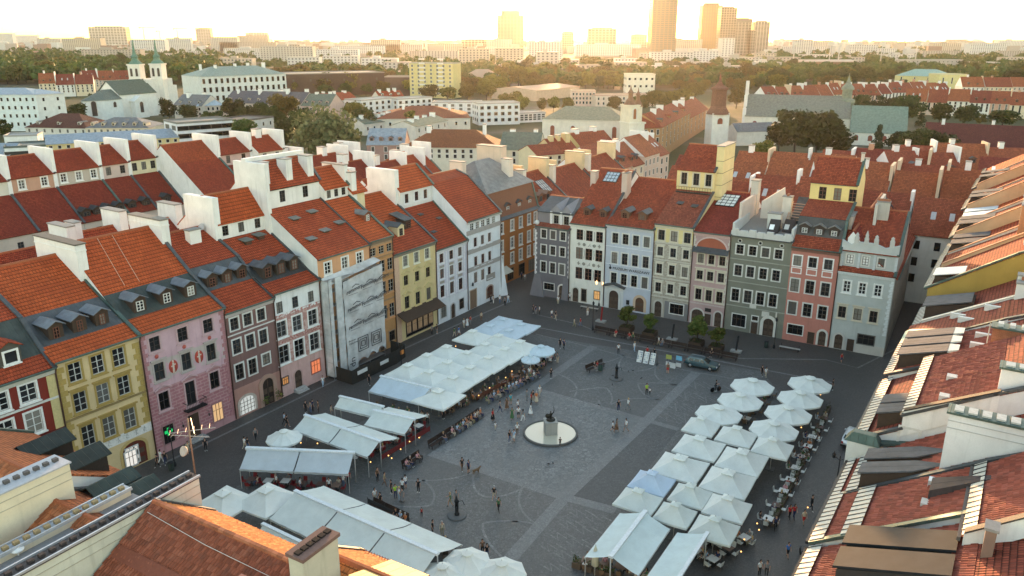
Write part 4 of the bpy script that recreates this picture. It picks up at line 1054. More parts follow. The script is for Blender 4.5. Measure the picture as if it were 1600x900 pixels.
# grey green house behind a white parapet
M_dirty=plaster((.52,.51,.49),.9)
p6=[(.6,16.2,'wall',(.5,.5,.48),[]),(17.5,17.2,'roof',flat((.25,.235,.22),.9))]
t,w,_=house('grey green house with a white stone parapet hiding a flat roof',F['r5'],F['r6'],15.4,18,(.185,.185,.15),[(1.2,15.5,'roof',M_zinc),(17,16.4,'roof',flat((.24,.22,.20),.9))],(18,15.5),group=GF,rows=[(13.4,1.45,1.1,[1.5,3.45,5.4,7.35],'white'),(10.0,1.7,1.1,[1.5,3.4,5.35,7.3],'white'),(5.95,2.0,1.15,[1.4,3.35,5.3,7.2],'white')],gut=False)
for x in(1.4,4.5,7.7):
 m=MB();m.lathe([(.2,-.02),(.36,-.02),(.36,.04),(.2,.04),(.2,-.02)],14);o=put('oculus',m.mesh('oculus',flat((.4,.39,.35),.8)),t,(x,-.02,14.75),rot=(math.pi/2,0,0))
 put('pane',MB().lathe([(0,-.01),(.2,-.01)],12).mesh('pane',M_glass),o,(0,0,0))
m=MB();m.box(-.02,w+.02,-.18,.3,15.5,16.3);
for k in range(7):m.box(k*w/7+.1,k*w/7+1.1,-.16,.28,16.3,16.3+(.12 if k%2 else .34))
m.box(-.02,.38,.31,9,15.5,17.4);m.box(w-.35,w+.02,.31,7,15.5,17.4);m.build('parapet',M_dirty,t)
for z in(11.75,8.1,4.1):strip(t,'string_course',w,z,z+.14,flat((.3,.3,.26),.8),.1)
chimney(t,4.0,6.0,5.5,6.9,15.6,18.3,plaster((.62,.6,.57)));chimney(t,5.2,6.6,9.5,10.7,15.6,20.4,plaster((.6,.55,.5)),3)
for x,d in((4.6,3.1),(6.6,4.3)):
 m=MB();m.hexa([(x,d,15.9),(x+1.6,d,15.9),(x+1.6,d+2,15.9),(x,d+2,15.9),(x,d,16.0),(x+1.6,d,16.0),(x+1.6,d+2,17.6),(x,d+2,17.6)]);o=m.build('roof_hatch',flat((.05,.04,.04),.7),t);MB().quad((x+.2,d+.3,16.3),(x+.9,d+.3,16.3),(x+.9,d+1.1,16.94),(x+.2,d+1.1,16.94)).build('pane',glass((.4,.4,.4),.1),o)
m=MB()
for k in range(7):m.tube([(6.4,8+k*.6,17.2+k*.32),(9.0,8+k*.6,17.2+k*.32)],.06,4)
m.tube([(6.4,7.8,17.1),(6.4,12,19.4)],.09,4);m.tube([(9.0,7.8,17.1),(9.0,12,19.4)],.09,4);m.build('open_rafters',flat((.42,.3,.24),.8),t)
m=MB();m.hexa([(1.6,11,16),(5.6,12.5,16),(5.5,13,16),(1.5,11.5,16),(1.6,11,19),(4.8,12.5,21.4),(4.7,13,21.4),(1.5,11.5,19)]);m.build('glass_canopy',plaster((.6,.55,.5)),t)
m=MB();m.hexa([(6.7,10,16.2),(9.3,10,16.2),(9.3,14.4,16.2),(6.7,14.4,16.2),(6.7,10,17),(9.3,10,17),(9.3,14.4,19.8),(6.7,14.4,19.8)]);m.build('stair_roof',M_zinc,t)
m=MB();m.box(5.8,6.9,-.25,-.003,3.2,4.0);m.box(3.8,4.8,-.1,-.003,4.25,4.9);m.box(7.9,8.1,-.25,-.003,3.4,4.2);m.build('door_crest',flat((.55,.53,.48),.85),t)
lit_window(t,2.3,0,1.8,2.1,2.0,(.03,.02,.02),0,(.62,.6,.57),'shop_front');rect_door(t,4.8,.05,1.0,1.9,plaster((.35,.33,.3)));lit_window(t,4.8,0,2.6,.9,.7,(.03,.02,.02),0,(.6,.58,.55));arched(t,'portal',6.95,.1,1.6,2.9,plaster((.6,.58,.53)),M_wood,.5,.45,0,.2)
# salmon house
p7=[(1.8,16.3,'roof',TF),(3.3,18.9,'roof',sheet((.09,.085,.08))),(9.6,20.4,'roof',TF),(9.6,23.3,'wall',(.70,.55,.24),[(21.6,1.9,1.1,[1.9,4.1,6.3],'bare')]),(13.8,26.6,'roof',TF)]
t,w,_=house('salmon pink house with three dark dormers and a tall yellow attic house on top',F['r6'],F['r7'],14.9,18,(.47,.19,.15),p7,(18,23),group=GF,sidecol=plaster((.70,.55,.26),.4),rows=[(12.8,1.55,1.15,[1.0,3.2,5.4],'panel'),(8.95,2.0,1.2,[1.0,3.2,5.4],'white'),(5.3,2.0,1.2,[1.0,3.2,5.4],'white')],cornice=(.2,.1,.08))
lit_window(t,1.8,0,1.9,2.2,1.5,(.03,.02,.02),0,(.66,.64,.6),'shop_front');rect_door(t,4.2,.05,1.0,1.9,plaster((.45,.2,.15)));arched(t,'doorway',5.8,.1,1.05,2.3,plaster((.6,.57,.52)),M_wood,.5,.3)
for x in(1.2,3.3,5.4):dormer(t,x,1.9,16.4,1.4,1.45,2.4,'gable',sheet((.2,.19,.18),.4),flat((.06,.045,.04),.7),'barew',winw=(.8,.75))
strip(t,'attic_cornice',w,23.0,23.28,flat((.16,.13,.12),.8),.22,0,9.6)
chimney(t,w-.5,w-.05,13.2,13.7,24,27.6,plaster((.6,.5,.45)))
for x in(.2,):chimney(t,w+.05,w+.5,4.6,8.5,16,19.3,plaster((.5,.42,.36)))
# pale grey corner house with a curly gable
p8=[(9.0,20.0,'roof',TF3),(10.0,20.3,'roof',TF3)]
t,w,_=house('pale grey blue corner house with pinnacles on a curved gable',F['r7'],F['r8'],12.3,24,(.45,.47,.455),[(.7,12.7,'roof',TF),(.7,15.2,'wall',(.45,.47,.46),[(13.9,1.3,.85,[1.3,3.4,5.5],'white')]),(9.5,19.8,'roof',TF)],(12,19.2),group=GF,gut=False,sidecol=plaster((.42,.39,.35),.8),rows=[(9.9,1.7,.95,[1.45,3.55,5.65],'whitew'),(5.9,1.75,1.05,[1.25,3.4,5.55],'beigecap')],cornice=(.55,.57,.57))
for x in(.0,2.35,4.45,w-.35):MB().box(x,x+.35,.5,.69,12.7,15.4).build('gable_pilaster',flat((.5,.53,.54),.85),t)
gp=[(0,15.2),(0,16.6),(1.2,16.0),(2.0,16.3),(2.4,16.5),(4.2,16.5),(5.0,16.3),(5.8,16.0),(w,16.6),(w,15.2)]
m=MB();tp=gp[1:-1]
for(xa,za),(xb,zb)in zip(tp,tp[1:]):
 if xb>xa:m.hexa([(xa,.45,15.2),(xb,.45,15.2),(xb,.75,15.2),(xa,.75,15.2),(xa,.45,za),(xb,.45,zb),(xb,.75,zb),(xa,.75,za)])
 if xb>xa:m.hexa([(xa,.36,za),(xb,.36,zb),(xb,.84,zb),(xa,.84,za),(xa,.36,za+.14),(xb,.36,zb+.14),(xb,.84,zb+.14),(xa,.84,za+.14)])
m;m.build('curved_gable',plaster((.48,.5,.49)),t)
for x,h_ in((1.9,1.7),(3.2,2.1),(4.5,1.6),(6.6,1.6)):
 m=MB();m.box(-.3,.3,-.18,.18,0,.6);m.lathe([(.3,.6),(.34,.9),(.2,1.2),(.26,1.35),(.03,h_)],8);put('pinnacle',m.mesh('pinnacle',plaster((.5,.49,.46))),t,(x,.6,16.3))
quoins(t,w-.03,3.2,12,flat((.6,.63,.64),.85),.42,-1,.55,.4)
strip(t,'plinth',w,.01,1.4,plaster((.5,.47,.43)),.06)
arched(t,'doorway',1.3,.1,1.15,2.3,plaster((.55,.52,.48)),M_wood,.5,.25,-.06);rect_door(t,3.0,.05,1.0,1.9,plaster((.42,.42,.41)),y=-.06);lit_window(t,5.0,-.0,2.2,2.2,1.4,(.02,.02,.02),0,(.12,.11,.1),'shop_front')
chimney(t,3.3,5.0,7.2,8.2,18,21.4,plaster((.45,.43,.39)),6,along='x')
m=MB();m.box(w-4.5,w-4.1,6,16,12,21.2);m.build('firewall',plaster((.5,.47,.42)),t)
t,w2,_=house('long grey side wing of the corner house running down the side street',F['r8']+NR*.8+BV*.03,F['r8']+NR*34+BV*.03,11.8,7,(.36,.335,.30),[(3.6,14.6,'roof',TF),(6.4,18.0,'roof',TF3)],(7,17),name='street_wing',rows=[(9.6,1.4,.9,[2.5,6,9.5,13,17,21,25,29],'bared'),(6.2,1.6,.9,[2.5,6,9.5,13,17,21,25,29],'bared'),(2.4,1.6,1.0,[4,8,15,23],'bared')])
for x in(3.2,5.6,8.0,10.6):dormer(t,x,1.0,12.7,1.8,1.5,2.8,'shed',M_zinc,flat((.05,.045,.04),.7),'bared',slope=.25)
# right row: roofs seen from above, the drone hangs beside them
P0=at(1300,775,14);P0.z=0
NQ=Vector((AV.y,-AV.x,0))
def QS(s):return P0+AV*s+NQ*.35
GQ='townhouses along the right side of the square'
RQ=(.25,.063,.040)
TQ=tiles(RQ,.24,.34,.6)
M_snow=flat((.50,.48,.43),.6)
M_slate=sheet((.10,.10,.108),.8,.8,0.0)
def gutter_board(parent,x0,x1,y,z,slope,width=.55,n=None,name='gutter_sheet',mat=None):
 """pale sheet laid along the eave, with its row of dark clips"""
 dz=slope*width;z=z+.16;b=MB();b.hexa([(x0,y,z),(x1,y,z),(x1,y+width,z+dz),(x0,y+width,z+dz),(x0,y,z+.05),(x1,y,z+.05),(x1,y+width,z+dz+.05),(x0,y+width,z+dz+.05)])
 o=b.build(name,mat or M_snow,parent)
 c=MB();k=x0+.2
 while k<x1:c.hexa([(k,y-.03,z+.02),(k+.06,y-.03,z+.02),(k+.06,y+width,z+dz+.02),(k,y+width,z+dz+.02),(k,y-.03,z+.09),(k+.06,y-.03,z+.09),(k+.06,y+width,z+dz+.09),(k,y+width,z+dz+.09)]);k+=.62
 c.build('sheet_clip',M_iron,o);return o
def parapet(parent,x0,x1,pts,th=.35,mat=None,cap=None,name='parapet'):
 """party wall standing above the slope: pts (y, z_bottom, z_top)"""
 b=MB()
 for(y0,a0,t0),(y1,a1,t1)in zip(pts,pts[1:]):
  b.hexa([(x0,y0,a0),(x1,y0,a0),(x1,y1,a1),(x0,y1,a1),(x0,y0,t0),(x1,y0,t0),(x1,y1,t1),(x0,y1,t1)])
 o=b.build(name,mat or M_white,parent)
 c=MB()
 for(y0,a0,t0),(y1,a1,t1)in zip(pts,pts[1:]):
  c.hexa([(x0-.08,y0,t0+.005),(x1+.08,y0,t0+.005),(x1+.08,y1,t1+.005),(x0-.08,y1,t1+.005),(x0-.08,y0,t0+.12),(x1+.08,y0,t0+.12),(x1+.08,y1,t1+.12),(x0-.08,y1,t1+.12)])
 c.build('coping',cap or flat((.05,.045,.042),.7),o);return o
QROWS=lambda w:[(11.6,1.7,1.1,[w*.2,w*.5,w*.8],'white'),(8.4,1.9,1.1,[w*.2,w*.5,w*.8],'white'),(5.0,2.0,1.1,[w*.2,w*.5,w*.8],'white')]
def qhouse(label,s0,s1,ze,prof,back,col=(.5,.46,.4),tg=None,**k):
 A,B=QS(s1),QS(s0)
 if tg:
  for d in tg.values():d['near']=near_of(A,B)
 return house(label,A,B,ze,back[0],col,prof,back,QROWS(s1-s0),group=GQ,tile_geo=tg,gut=False,over=.3,**k)
p=[(2.0,15.4,'roof',TQ),(8.6,19.6,'roof',TQ),(8.6,20.9,'wall',(.62,.6,.57),[]),(13.5,24.0,'roof',TQ)]
p=[(8.6,18.9,'roof',TQ),(12.0,20.6,'roof',TQ)]
t,w,_=qhouse('nearest red tiled house on the right with two long dark metal dormers',-20,-6.6,13.6,p,(18,16),tg={0:dict(c=RQ,n=300)})
gutter_board(t,0,w,-.35,13.62,.6,.8)
MB().box(-.02,w,-.55,-.38,13.45,13.66).build('box_gutter',M_iron,t)
for x in(1.5,4.0):
 b=MB();b.hexa([(x,2.2,14.8),(x+1.9,2.2,14.8),(x+1.9,7.4,18.0),(x,7.4,18.0),(x,2.2,16.9),(x+1.9,2.2,16.9),(x+1.9,7.4,18.5),(x,7.4,18.5)])
 o=b.build('dormer',flat((.045,.043,.042),.6),t)
 b=MB();b.hexa([(x-.1,2.0,16.95),(x+2.0,2.0,16.95),(x+2.0,7.6,18.62),(x-.1,7.6,18.62),(x-.1,2.0,17.1),(x+2.0,2.0,17.1),(x+2.0,7.6,18.77),(x-.1,7.6,18.77)]);b.build('dormer_roof',sheet((.022,.026,.03),9,.75,0.0),o)
 add_window(o,x+.95,2.2,15.9,1.2,1.2,'barew')
chimney(t,3.3,4.1,8.7,9.2,18,20.8,plaster((.25,.16,.12)))
p=[(2.6,15.6,'roof',TQ),(8.5,19.3,'roof',TQ),(14,22.3,'roof',TQ)]
t,w,_=qhouse('red tiled house on the right with two pale gutter strips and a lead roof light',-6.4,-.1,14.0,p,(19,18),tg={0:dict(c=RQ,n=120),1:dict(c=RQ,n=300)})
gutter_board(t,0,w,-.4,13.95,.62,.8);gutter_board(t,0,w,1.35,15.05,.62,1.0)
MB().box(-.02,w,-.62,-.42,13.8,14.0).build('box_gutter',M_iron,t)
parapet(t,w-.35,w+.05,[(1.8,13.6,15.2),(5.5,15.6,17.55),(9.6,18,20.2)],cap=flat((.035,.03,.028),.7))
b=MB();b.hexa([(1.6,5.6,17.5),(3.4,5.6,17.5),(2.6,9.5,19.6),(2.4,9.5,19.6),(1.6,5.6,18.3),(3.4,5.6,18.3),(2.6,9.5,20.2),(2.4,9.5,20.2)]);o=b.build('roof_light',sheet((.07,.055,.055),1.2,.8,0.0),t)
MB().box(.9,1.55,5.4,6.0,17.2,18.0).build('roof_hatch',flat((.6,.62,.65),.4,.3),t);MB().box(3.45,4.2,5.3,6.0,17.2,17.75).build('roof_hatch',flat((.5,.47,.43),.7),t)
tb=thing('attic_house','attic house with red tiles and pale eave strip at the lower right edge','house',tuple(QS(-.3)+NQ*8.3),math.atan2(-AV.y,-AV.x))
MB().prism_x([(0,12),(9,12),(9,24.0),(7.0,24.6),(0,19.0)],0.01,8.7).build('wall',plaster((.66,.63,.58)),tb)
rb=MB();rb.prism_x([(-.35,18.9),(7.0,24.6),(6.9,24.8),(-.45,19.1)],-.03,8.85);r=rb.build('roof',TQ,tb)
A_=QS(-.3)+NQ*8.3
lay_tiles(r,r,(-.42,19.1),(6.9,24.8),0,8.8,clay(RQ),.24,.34,300,near_of(A_,A_-AV))
gutter_board(tb,0,8.8,-.6,19.0,.75,.62);MB().box(-.05,8.85,-.8,-.62,18.8,19.05).build('box_gutter',flat((.12,.1,.09),.6),tb)
parapet(tb,8.6,8.95,[(-.5,18,19.4),(7,24,25.0)],cap=flat((.06,.055,.05),.7));
b=MB();b.hexa([(8.6,-.6,17.9),(9.9,-.6,17.7),(9.9,5.5,17.7),(8.6,5.5,17.9),(8.6,-.6,18.1),(9.9,-.6,17.85),(9.9,5.5,17.85),(8.6,5.5,18.1)]);b.build('flashing',M_copper,tb);MB().box(8.75,9.8,-.3,6,10,17.7).build('lower_wall',plaster((.66,.62,.55)),tb)
p=[(8.6,19.4,'roof',TQ),(14,22.4,'roof',TQ)]
t,w,_=qhouse('red tiled house on the right with two weathered shed dormers beside the street lamp',.1,6.9,13.9,p,(19,18),tg={0:dict(c=RQ,n=300)})
gutter_board(t,0,w,-.4,13.85,.62,.5);gutter_board(t,0,w,.45,14.45,.62,.7);MB().box(-.02,w,-.62,-.42,13.7,13.9).build('box_gutter',M_iron,t)
for x in(2.6,4.9):
 b=MB();b.hexa([(x,1.2,14.0),(x+1.5,1.2,14.0),(x+1.5,5.6,17),(x,5.6,17),(x,1.2,16.0),(x+1.5,1.2,16.0),(x+1.5,5.6,17.6),(x,5.6,17.6)]);o=b.build('dormer',M_wood,t)
 b=MB();b.hexa([(x-.12,1.0,16.03),(x+1.62,1.0,16.03),(x+1.62,4.3,17.2),(x-.12,4.3,17.2),(x-.12,1.0,16.13),(x+1.62,1.0,16.13),(x+1.62,4.3,17.3),(x-.12,4.3,17.3)]);b.hexa([(x-.12,4.3,17.2),(x+1.62,4.3,17.2),(x+.8,6.2,17.9),(x+.7,6.2,17.9),(x-.12,4.3,17.3),(x+1.62,4.3,17.3),(x+.8,6.2,18.0),(x+.7,6.2,18.0)]);b.build('dormer_roof',M_slate,o)
 add_window(o,x+.75,1.2,15.1,.9,1.0,'barew')
b=MB();b.box(-.2,.9,-.7,1.4,13.6,15.6);o=b.build('corner_block',plaster((.6,.6,.57)),t);MB().hexa([(-.3,-.9,15.6),(1.0,-.9,15.6),(1.0,1.6,15.6),(-.3,1.6,15.6),(0,-.4,16.3),(.7,-.4,16.3),(.7,1.2,16.3),(0,1.2,16.3)]).build('block_cap',M_copper,o)
fw=thing('firewall','broad white chimney wall with green copper capping near the right edge','chimney',tuple(QS(1.2)+NQ*5.8),math.atan2(NQ.y,NQ.x))
MB().box(0,11,-.6,.6,12,21.9).build('wall',plaster((.72,.71,.70),.6),fw);MB().box(-.15,11.1,-.75,.75,21.9,22.05).build('capping',M_copper,fw)
me=MB().box(-.26,.26,-.45,.45,22.05,22.16).mesh('vent',flat((.50,.49,.45),.8))
for k in range(14):put('vent',me,fw,(.5+k*.78,0,0))
for z in(20.9,21.4):MB().box(.0,11,-.64,-.603,z,z+.05).build('string_course',flat((.45,.44,.43),.8),fw)
p=[(2.9,17.0,'roof',TQ),(2.9,18.1,'wall',(.66,.65,.63),[]),(8.4,21.2,'roof',TQ),(12.5,23.4,'roof',TQ)]
t,w,_=qhouse('tall red tiled house on the right with broad attic slope and small white roof hatches',7.1,19.8,15.3,p,(19,19),tg={2:dict(c=RQ,n=300)},sidecol=plaster((.66,.66,.66),.4))
gutter_board(t,0,w,-.4,15.3,.58,.8);gutter_board(t,0,w,2.55,18.12,.56,.75);MB().box(-.02,w,-.62,-.42,15.1,15.3).build('box_gutter',M_iron,t)
for x in(7.8,9.9):
 b=MB();b.hexa([(x,.9,15.6),(x+1.5,.9,15.6),(x+1.5,2.8,17),(x,2.8,17),(x,.9,17.2),(x+1.5,.9,17.2),(x+1.5,2.8,17.9),(x,2.8,17.9)]);o=b.build('dormer',M_wood,t)
 b=MB();b.hexa([(x-.12,.7,17.22),(x+1.62,.7,17.22),(x+1.62,2.9,18.0),(x-.12,2.9,18.0),(x-.12,.7,17.34),(x+1.62,.7,17.34),(x+1.62,2.9,18.12),(x-.12,2.9,18.12)]);b.build('dormer_roof',M_slate,o)
for x,d in((6.5,4.8),(10.6,4.7)):
 z=18.1+(d-2.9)*.563;b=MB();b.box(x,x+.7,d,d+.9,z-.2,z+.62);b.build('roof_hatch',flat((.58,.56,.52),.7),t)
parapet(t,w-.3,w+.06,[(2.7,16.4,18.5),(8.4,20,21.5)],cap=flat((.035,.03,.028),.7))
add_window(t,w+.01,3.3,16.3,1.2,1.7,'white',rz=math.pi/2)
b=MB();b.hexa([(w,.2,15.2),(w+.5,.2,15.2),(w+.5,6.4,16.6),(w,6.4,16.6),(w,.2,15.45),(w+.5,.2,15.4),(w+.5,6.4,16.8),(w,6.4,16.9)]);b.build('flashing',M_copper,t)
fw=thing('firewall','white chimney wall with copper capping above the broad attic slope','chimney',tuple(QS(8.4)+NQ*8.2),math.atan2(NQ.y,NQ.x))
MB().box(0,6,-.7,.5,14,23.0).build('wall',plaster((.70,.69,.68),.5),fw);MB().box(-.15,6.1,-.85,.65,23.0,23.15).build('capping',M_copper,fw)
me=MB().box(-.28,.28,-.4,.4,23.15,23.26).mesh('vent',flat((.5,.5,.47),.8))
for k in range(7):put('vent',me,fw,(.5+k*.8,-.1,0))
MB().box(.7,5.6,-.78,-.703,21.4,21.65).build('ledge',flat((.1,.1,.1),.8),fw)
p=[(7.6,19.5,'roof',TQ),(12.5,22.0,'roof',TQ)]
t,w,_=qhouse('red tiled house on the right with three grey slate dormers in a row',20,28.6,15.9,p,(18,18),tg={0:dict(c=RQ,n=200)})
gutter_board(t,0,w,-.4,15.85,.5,.7)
for x in(.9,3.4,5.9):
 b=MB();b.hexa([(x,.5,15.8),(x+1.7,.5,15.8),(x+1.7,4.6,18),(x,4.6,18),(x,.5,17.6),(x+1.7,.5,17.6),(x+1.7,4.6,18.9),(x,4.6,18.9)]);o=b.build('dormer',M_wood,t)
 b=MB();n_=6
 rb=MB();rb.hexa([(x-.15,.3,17.62),(x+1.85,.3,17.62),(x+1.85,4.2,18.85),(x-.15,4.2,18.85),(x-.15,.3,17.74),(x+1.85,.3,17.74),(x+1.85,4.2,18.97),(x-.15,4.2,18.97)]);rb.build('dormer_roof',M_slate,o)
 rb=MB();rb.hexa([(x-.15,4.2,18.75),(x+1.85,4.2,18.75),(x+1.6,5.0,19.0),(x+.1,5.0,19.0),(x-.15,4.2,18.95),(x+1.85,4.2,18.95),(x+1.6,5.0,19.12),(x+.1,5.0,19.12)]);rb.build('flashing',flat((.5,.55,.52),.6),o)
for x,d in((2.6,6.6),(5.3,6.4)):
 z=15.9+d*.474;MB().box(x,x+.45,d-.7,d+.9,z-.2,z+.45).build('roof_hatch',flat((.6,.58,.55),.6),t)
bc=thing('brick_chimney','broad old brick chimney with white capping above the slate dormers','chimney',tuple(QS(21.4)+NQ*7.2),math.atan2(NQ.y,NQ.x))
MB().box(0,5.5,-.6,.7,16,21.7).build('shaft',stone((.30,.12,.065),.28,.1,1.5),bc);MB().box(-.15,5.6,-.75,.85,21.7,21.85).build('capping',M_copper,bc)
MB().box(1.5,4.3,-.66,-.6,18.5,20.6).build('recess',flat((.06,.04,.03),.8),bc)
me=MB().box(-.2,.2,-.4,.4,21.85,22.1).mesh('vent',flat((.55,.54,.5),.8))
for k in range(6):put('vent',me,bc,(.5+k*.85,0,0))
MB().tube([(-.25,-.4,22),(-.25,-.4,17.2)],.05,5).build('flue_pipe',M_snow,bc)
p=[(8.2,20.1,'roof',TQ),(12.5,22,'roof',TQ)]
t,w,_=qhouse('red tiled house on the right with a green copper lower corner',28.8,35.8,15.7,p,(18,18))
b=MB();b.hexa([(2.8,-.4,15.6),(w,-.4,15.6),(w,5.2,18.3),(2.8,.1,15.9),(2.8,-.4,15.95),(w,-.4,15.95),(w,5.2,18.75),(2.8,.1,16.3)]);b.build('copper_roof',sheet((.20,.30,.27),.6),t)
for x,d in((1.4,4.2),(3.6,5.0),(1.8,7.0)):
 z=15.7+d*.537;MB().box(x,x+.35,d-.9,d+1.1,z-.2,z+.4).build('roof_hatch',flat((.66,.64,.6),.6),t)
parapet(t,-.3,.1,[(.7,14,16.4),(8.4,18,20.5)],cap=M_snow)
chimney(t,-1.6,.6,8.4,12,16,22.0,plaster((.68,.66,.62)),4)
parapet(t,w-.15,w+.2,[(1.4,14,16.7),(8.2,18,20.3)],cap=flat((.035,.03,.028),.7))
p=[(8.5,19.6,'roof',TQ),(12.5,21.5,'roof',TQ)]
t,w,_=qhouse('red tiled house on the right with one wide slate dormer before the yellow firewall',36,46,14.6,p,(18,18))
gutter_board(t,0,w,-.4,14.6,.55,.8)
for x in(3.2,):
 b=MB();b.hexa([(x,.6,14.8),(x+3.6,.6,14.8),(x+3.6,5,17.3),(x,5,17.3),(x,.6,17.0),(x+3.6,.6,17.0),(x+3.6,5,18.2),(x,5,18.2)]);o=b.build('dormer',M_wood,t)
 b=MB();b.hexa([(x-.15,.3,17.02),(x+3.75,.3,17.02),(x+3.75,4.8,18.3),(x-.15,4.8,18.3),(x-.15,.3,17.14),(x+3.75,.3,17.14),(x+3.75,4.8,18.42),(x-.15,4.8,18.42)]);b.build('dormer_roof',M_slate,o)
chimney(t,4.5,7.0,9.5,12.5,16,24.6,plaster((.68,.67,.63)),5,band=True)
t2=chimney(t,8.6,9.6,8.4,13,16,22.5,plaster((.7,.69,.66)))
p=[(8.4,22.5,'roof',TF),(12.5,24.4,'roof',TF)]
t,w,_=qhouse('taller house on the right with an ochre yellow side wall under its tiles',46.2,55,17.1,p,(18,20),sidecol=plaster((.40,.27,.07)))
gutter_board(t,0,w,-.4,17.1,.6,.7)
dormer(t,6.6,.5,17.4,3.0,1.2,4,'shed',flat((.6,.6,.6),.5),M_wood,'bared',slope=.25)
chimney(t,2,5,8.4,12,18,27,plaster((.68,.66,.62)),4)
specs=[(55.2,63,17.0,'red tiled roof on the right with a small shed dormer past the yellow side wall',0),(63.2,72,16.6,'red tiled house on the right with a grey dormer and stepped white front',1),(72.2,80,17.6,'orange tiled house on the right with grey metal dormer roofs',1),(80.2,89,17.2,'house on the right with a pale blue metal dormer roof',2),(89.2,98,18.6,'house on the right with terracotta firewalls above a grey dormer',1),(98.2,108,18.0,'tall house on the right with an orange brick chimney wall',0),(108.2,120,19.0,'farther red tiled house on the right row with pale gable front',1),(120.2,138,18.4,'last long red tiled house of the right row by the gate wall',0)]
for i,(s0,s1,ze,lab,kind)in enumerate(specs):
 tm=(TF,T_mid,TF2,TO)[i%4]
 p=[(8.4,ze+5.0,'roof',tm),(11.5,ze+6.5,'roof',tm)]
 t,w,_=qhouse(lab,s0,s1,ze,p,(17,ze+2),((.6,.5,.36),(.62,.58,.52),(.5,.45,.42))[i%3],sidecol=plaster(((.62,.40,.24),(.68,.66,.62),(.52,.26,.13))[i%3]))
 gutter_board(t,0,w,-.4,ze,.6,.6)
 if kind:
  for x in(w*.3,w*.72):dormer(t,x,.6,ze+.3,2.2,1.6,4,'shed',(M_slate,M_slate,flat((.5,.6,.68),.4,.2))[kind],M_wood,'bared',slope=.25)
 parapet(t,w-.2,w+.2,[(.4,ze-2,ze+1.0),(8.4,ze+3,ze+6.0)],mat=plaster(((.62,.40,.24),(.66,.62,.56))[i%2]),cap=flat((.4,.2,.12),.8))
 chimney(t,w*.3,w*.3+1.6,7.6,10.4,ze,ze+8.5,plaster(((.5,.24,.12),(.66,.6,.54),(.6,.36,.2))[i%3]),3)
# near row: its roofs at the lower left, backs to the drone
P1=at(400,824,14);P1.z=0
NN=-NR
def NS(s):return P1+BV*s+NN*.3
GN='townhouses along the near side of the square'
RN,RO=(.24,.068,.035),(.46,.16,.05)
TN,TNO=tiles(RN,.28,.38,.35),tiles(RO,.28,.38,.5)
def nhouse(label,s0,s1,ze,prof,back,col=(.55,.5,.42),tg=None,**k):
 A,B=NS(s1),NS(s0)
 if tg:
  for d in tg.values():d['near']=near_of(A,B)
 return house(label,A,B,ze,back[0],col,prof,back,[(10.6,1.7,1.1,[(s1-s0)*.3,(s1-s0)*.7],'white'),(6.5,1.9,1.1,[(s1-s0)*.3,(s1-s0)*.7],'white')],group=GN,tile_geo=tg,over=.3,gut=False,**k)
p=[(3.9,16.8,'roof',TNO)]
t,w,_=nhouse('gabled house at the bottom left with red-brown tiles behind and orange tiles in front',-4.2,9.0,13.9,p,(14.5,10.5),tg={0:dict(c=RO,n=300,w=.22,h=.34),1:dict(c=RN,n=300,w=.23,h=.36)})  # the sky glow on the front slope is put into its orange colour
b=MB();sl=-6.3/10.6
b.hexa([(3,6.6,15.28),(w-.2,6.6,15.28),(w-.2,7.3,14.86),(3,7.3,14.86),(3,6.6,15.46),(w-.2,6.6,15.46),(w-.2,7.3,15.04),(3,7.3,15.04)]);b.build('roof_walkway',flat((.20,.06,.035),.7),t)
MB().tube([(w-.3,4.6,16.65),(w-6,4.9,16.5),(.5,5.0,16.45)],.02,4).build('lightning_wire',flat((.62,.55,.5),.5),t)
rc=MB().prism_x([(-.16,0),(.16,0),(.11,.13),(-.11,.13)],0,.42).mesh('ridge_tile',clay((.30,.10,.05)))
for k in range(int(w/.44)):put('ridge_tile',rc,t,(.02+k*.44,3.9,17.0))
me=MB().box(-.16,.16,-.16,.16,0,.1).mesh('flue',flat((.02,.015,.015),.9))
cq=[at(u,v,20.4)for u,v in((451,866),(500,823),(527,832),(476,872))]
def nloc(P):d=P-P1;return Vector((d.dot(BV),d.dot(NN)))
cl=[nloc(q)for q in cq];sa,sb=(cl[0].x+cl[1].x)/2,(cl[2].x+cl[3].x)/2;da,db=(cl[1].y+cl[2].y)/2,(cl[0].y+cl[3].y)/2
ct=thing('roof_chimney','tall pale plastered chimney with a row of six flues at the lower left centre','chimney',tuple(P1+BV*sa+NN*da),math.atan2(BV.y,BV.x)+math.pi)
LX,LY=sb-sa,db-da
MB().box(-LX,0,0,LY,11,20.2).build('shaft',plaster((.50,.46,.37),.95),ct);MB().box(-LX-.1,.1,-.1,LY+.1,20.2,20.4).build('chimney_cap',flat((.17,.10,.085),.85),ct)
for k in range(6):put('flue',me,ct,(-LX/2,LY*(k+.5)/6,20.4))
c=chimney(t,w-12.0,w-10.6,6.2,7.6,13,16.9,plaster((.3,.14,.1),.9),0,flat((.3,.13,.1),.8))
for k in range(2):put('flue',me,c,(w-11.6+k*.6,6.9,17.065))
p=[(6.5,20.2,'roof',TNO)]
t,w,_=nhouse('orange tiled house at the bottom centre with a pale gold metal roof hatch',9.2,17.5,15.6,[(3.4,18.0,'roof',TNO)],(11,14.5),tg={0:dict(c=RO,n=300,w=.26,h=.36)})
b=MB();b.hexa([(2.2,1.6,16.6),(4.4,1.6,16.6),(4.4,4.6,17.6),(2.2,4.6,17.6),(2.2,1.6,17.3),(4.4,1.6,17.3),(4.4,4.6,18.5),(2.2,4.6,18.5)]);o=b.build('roof_hatch',flat((.55,.42,.2),.6),t)
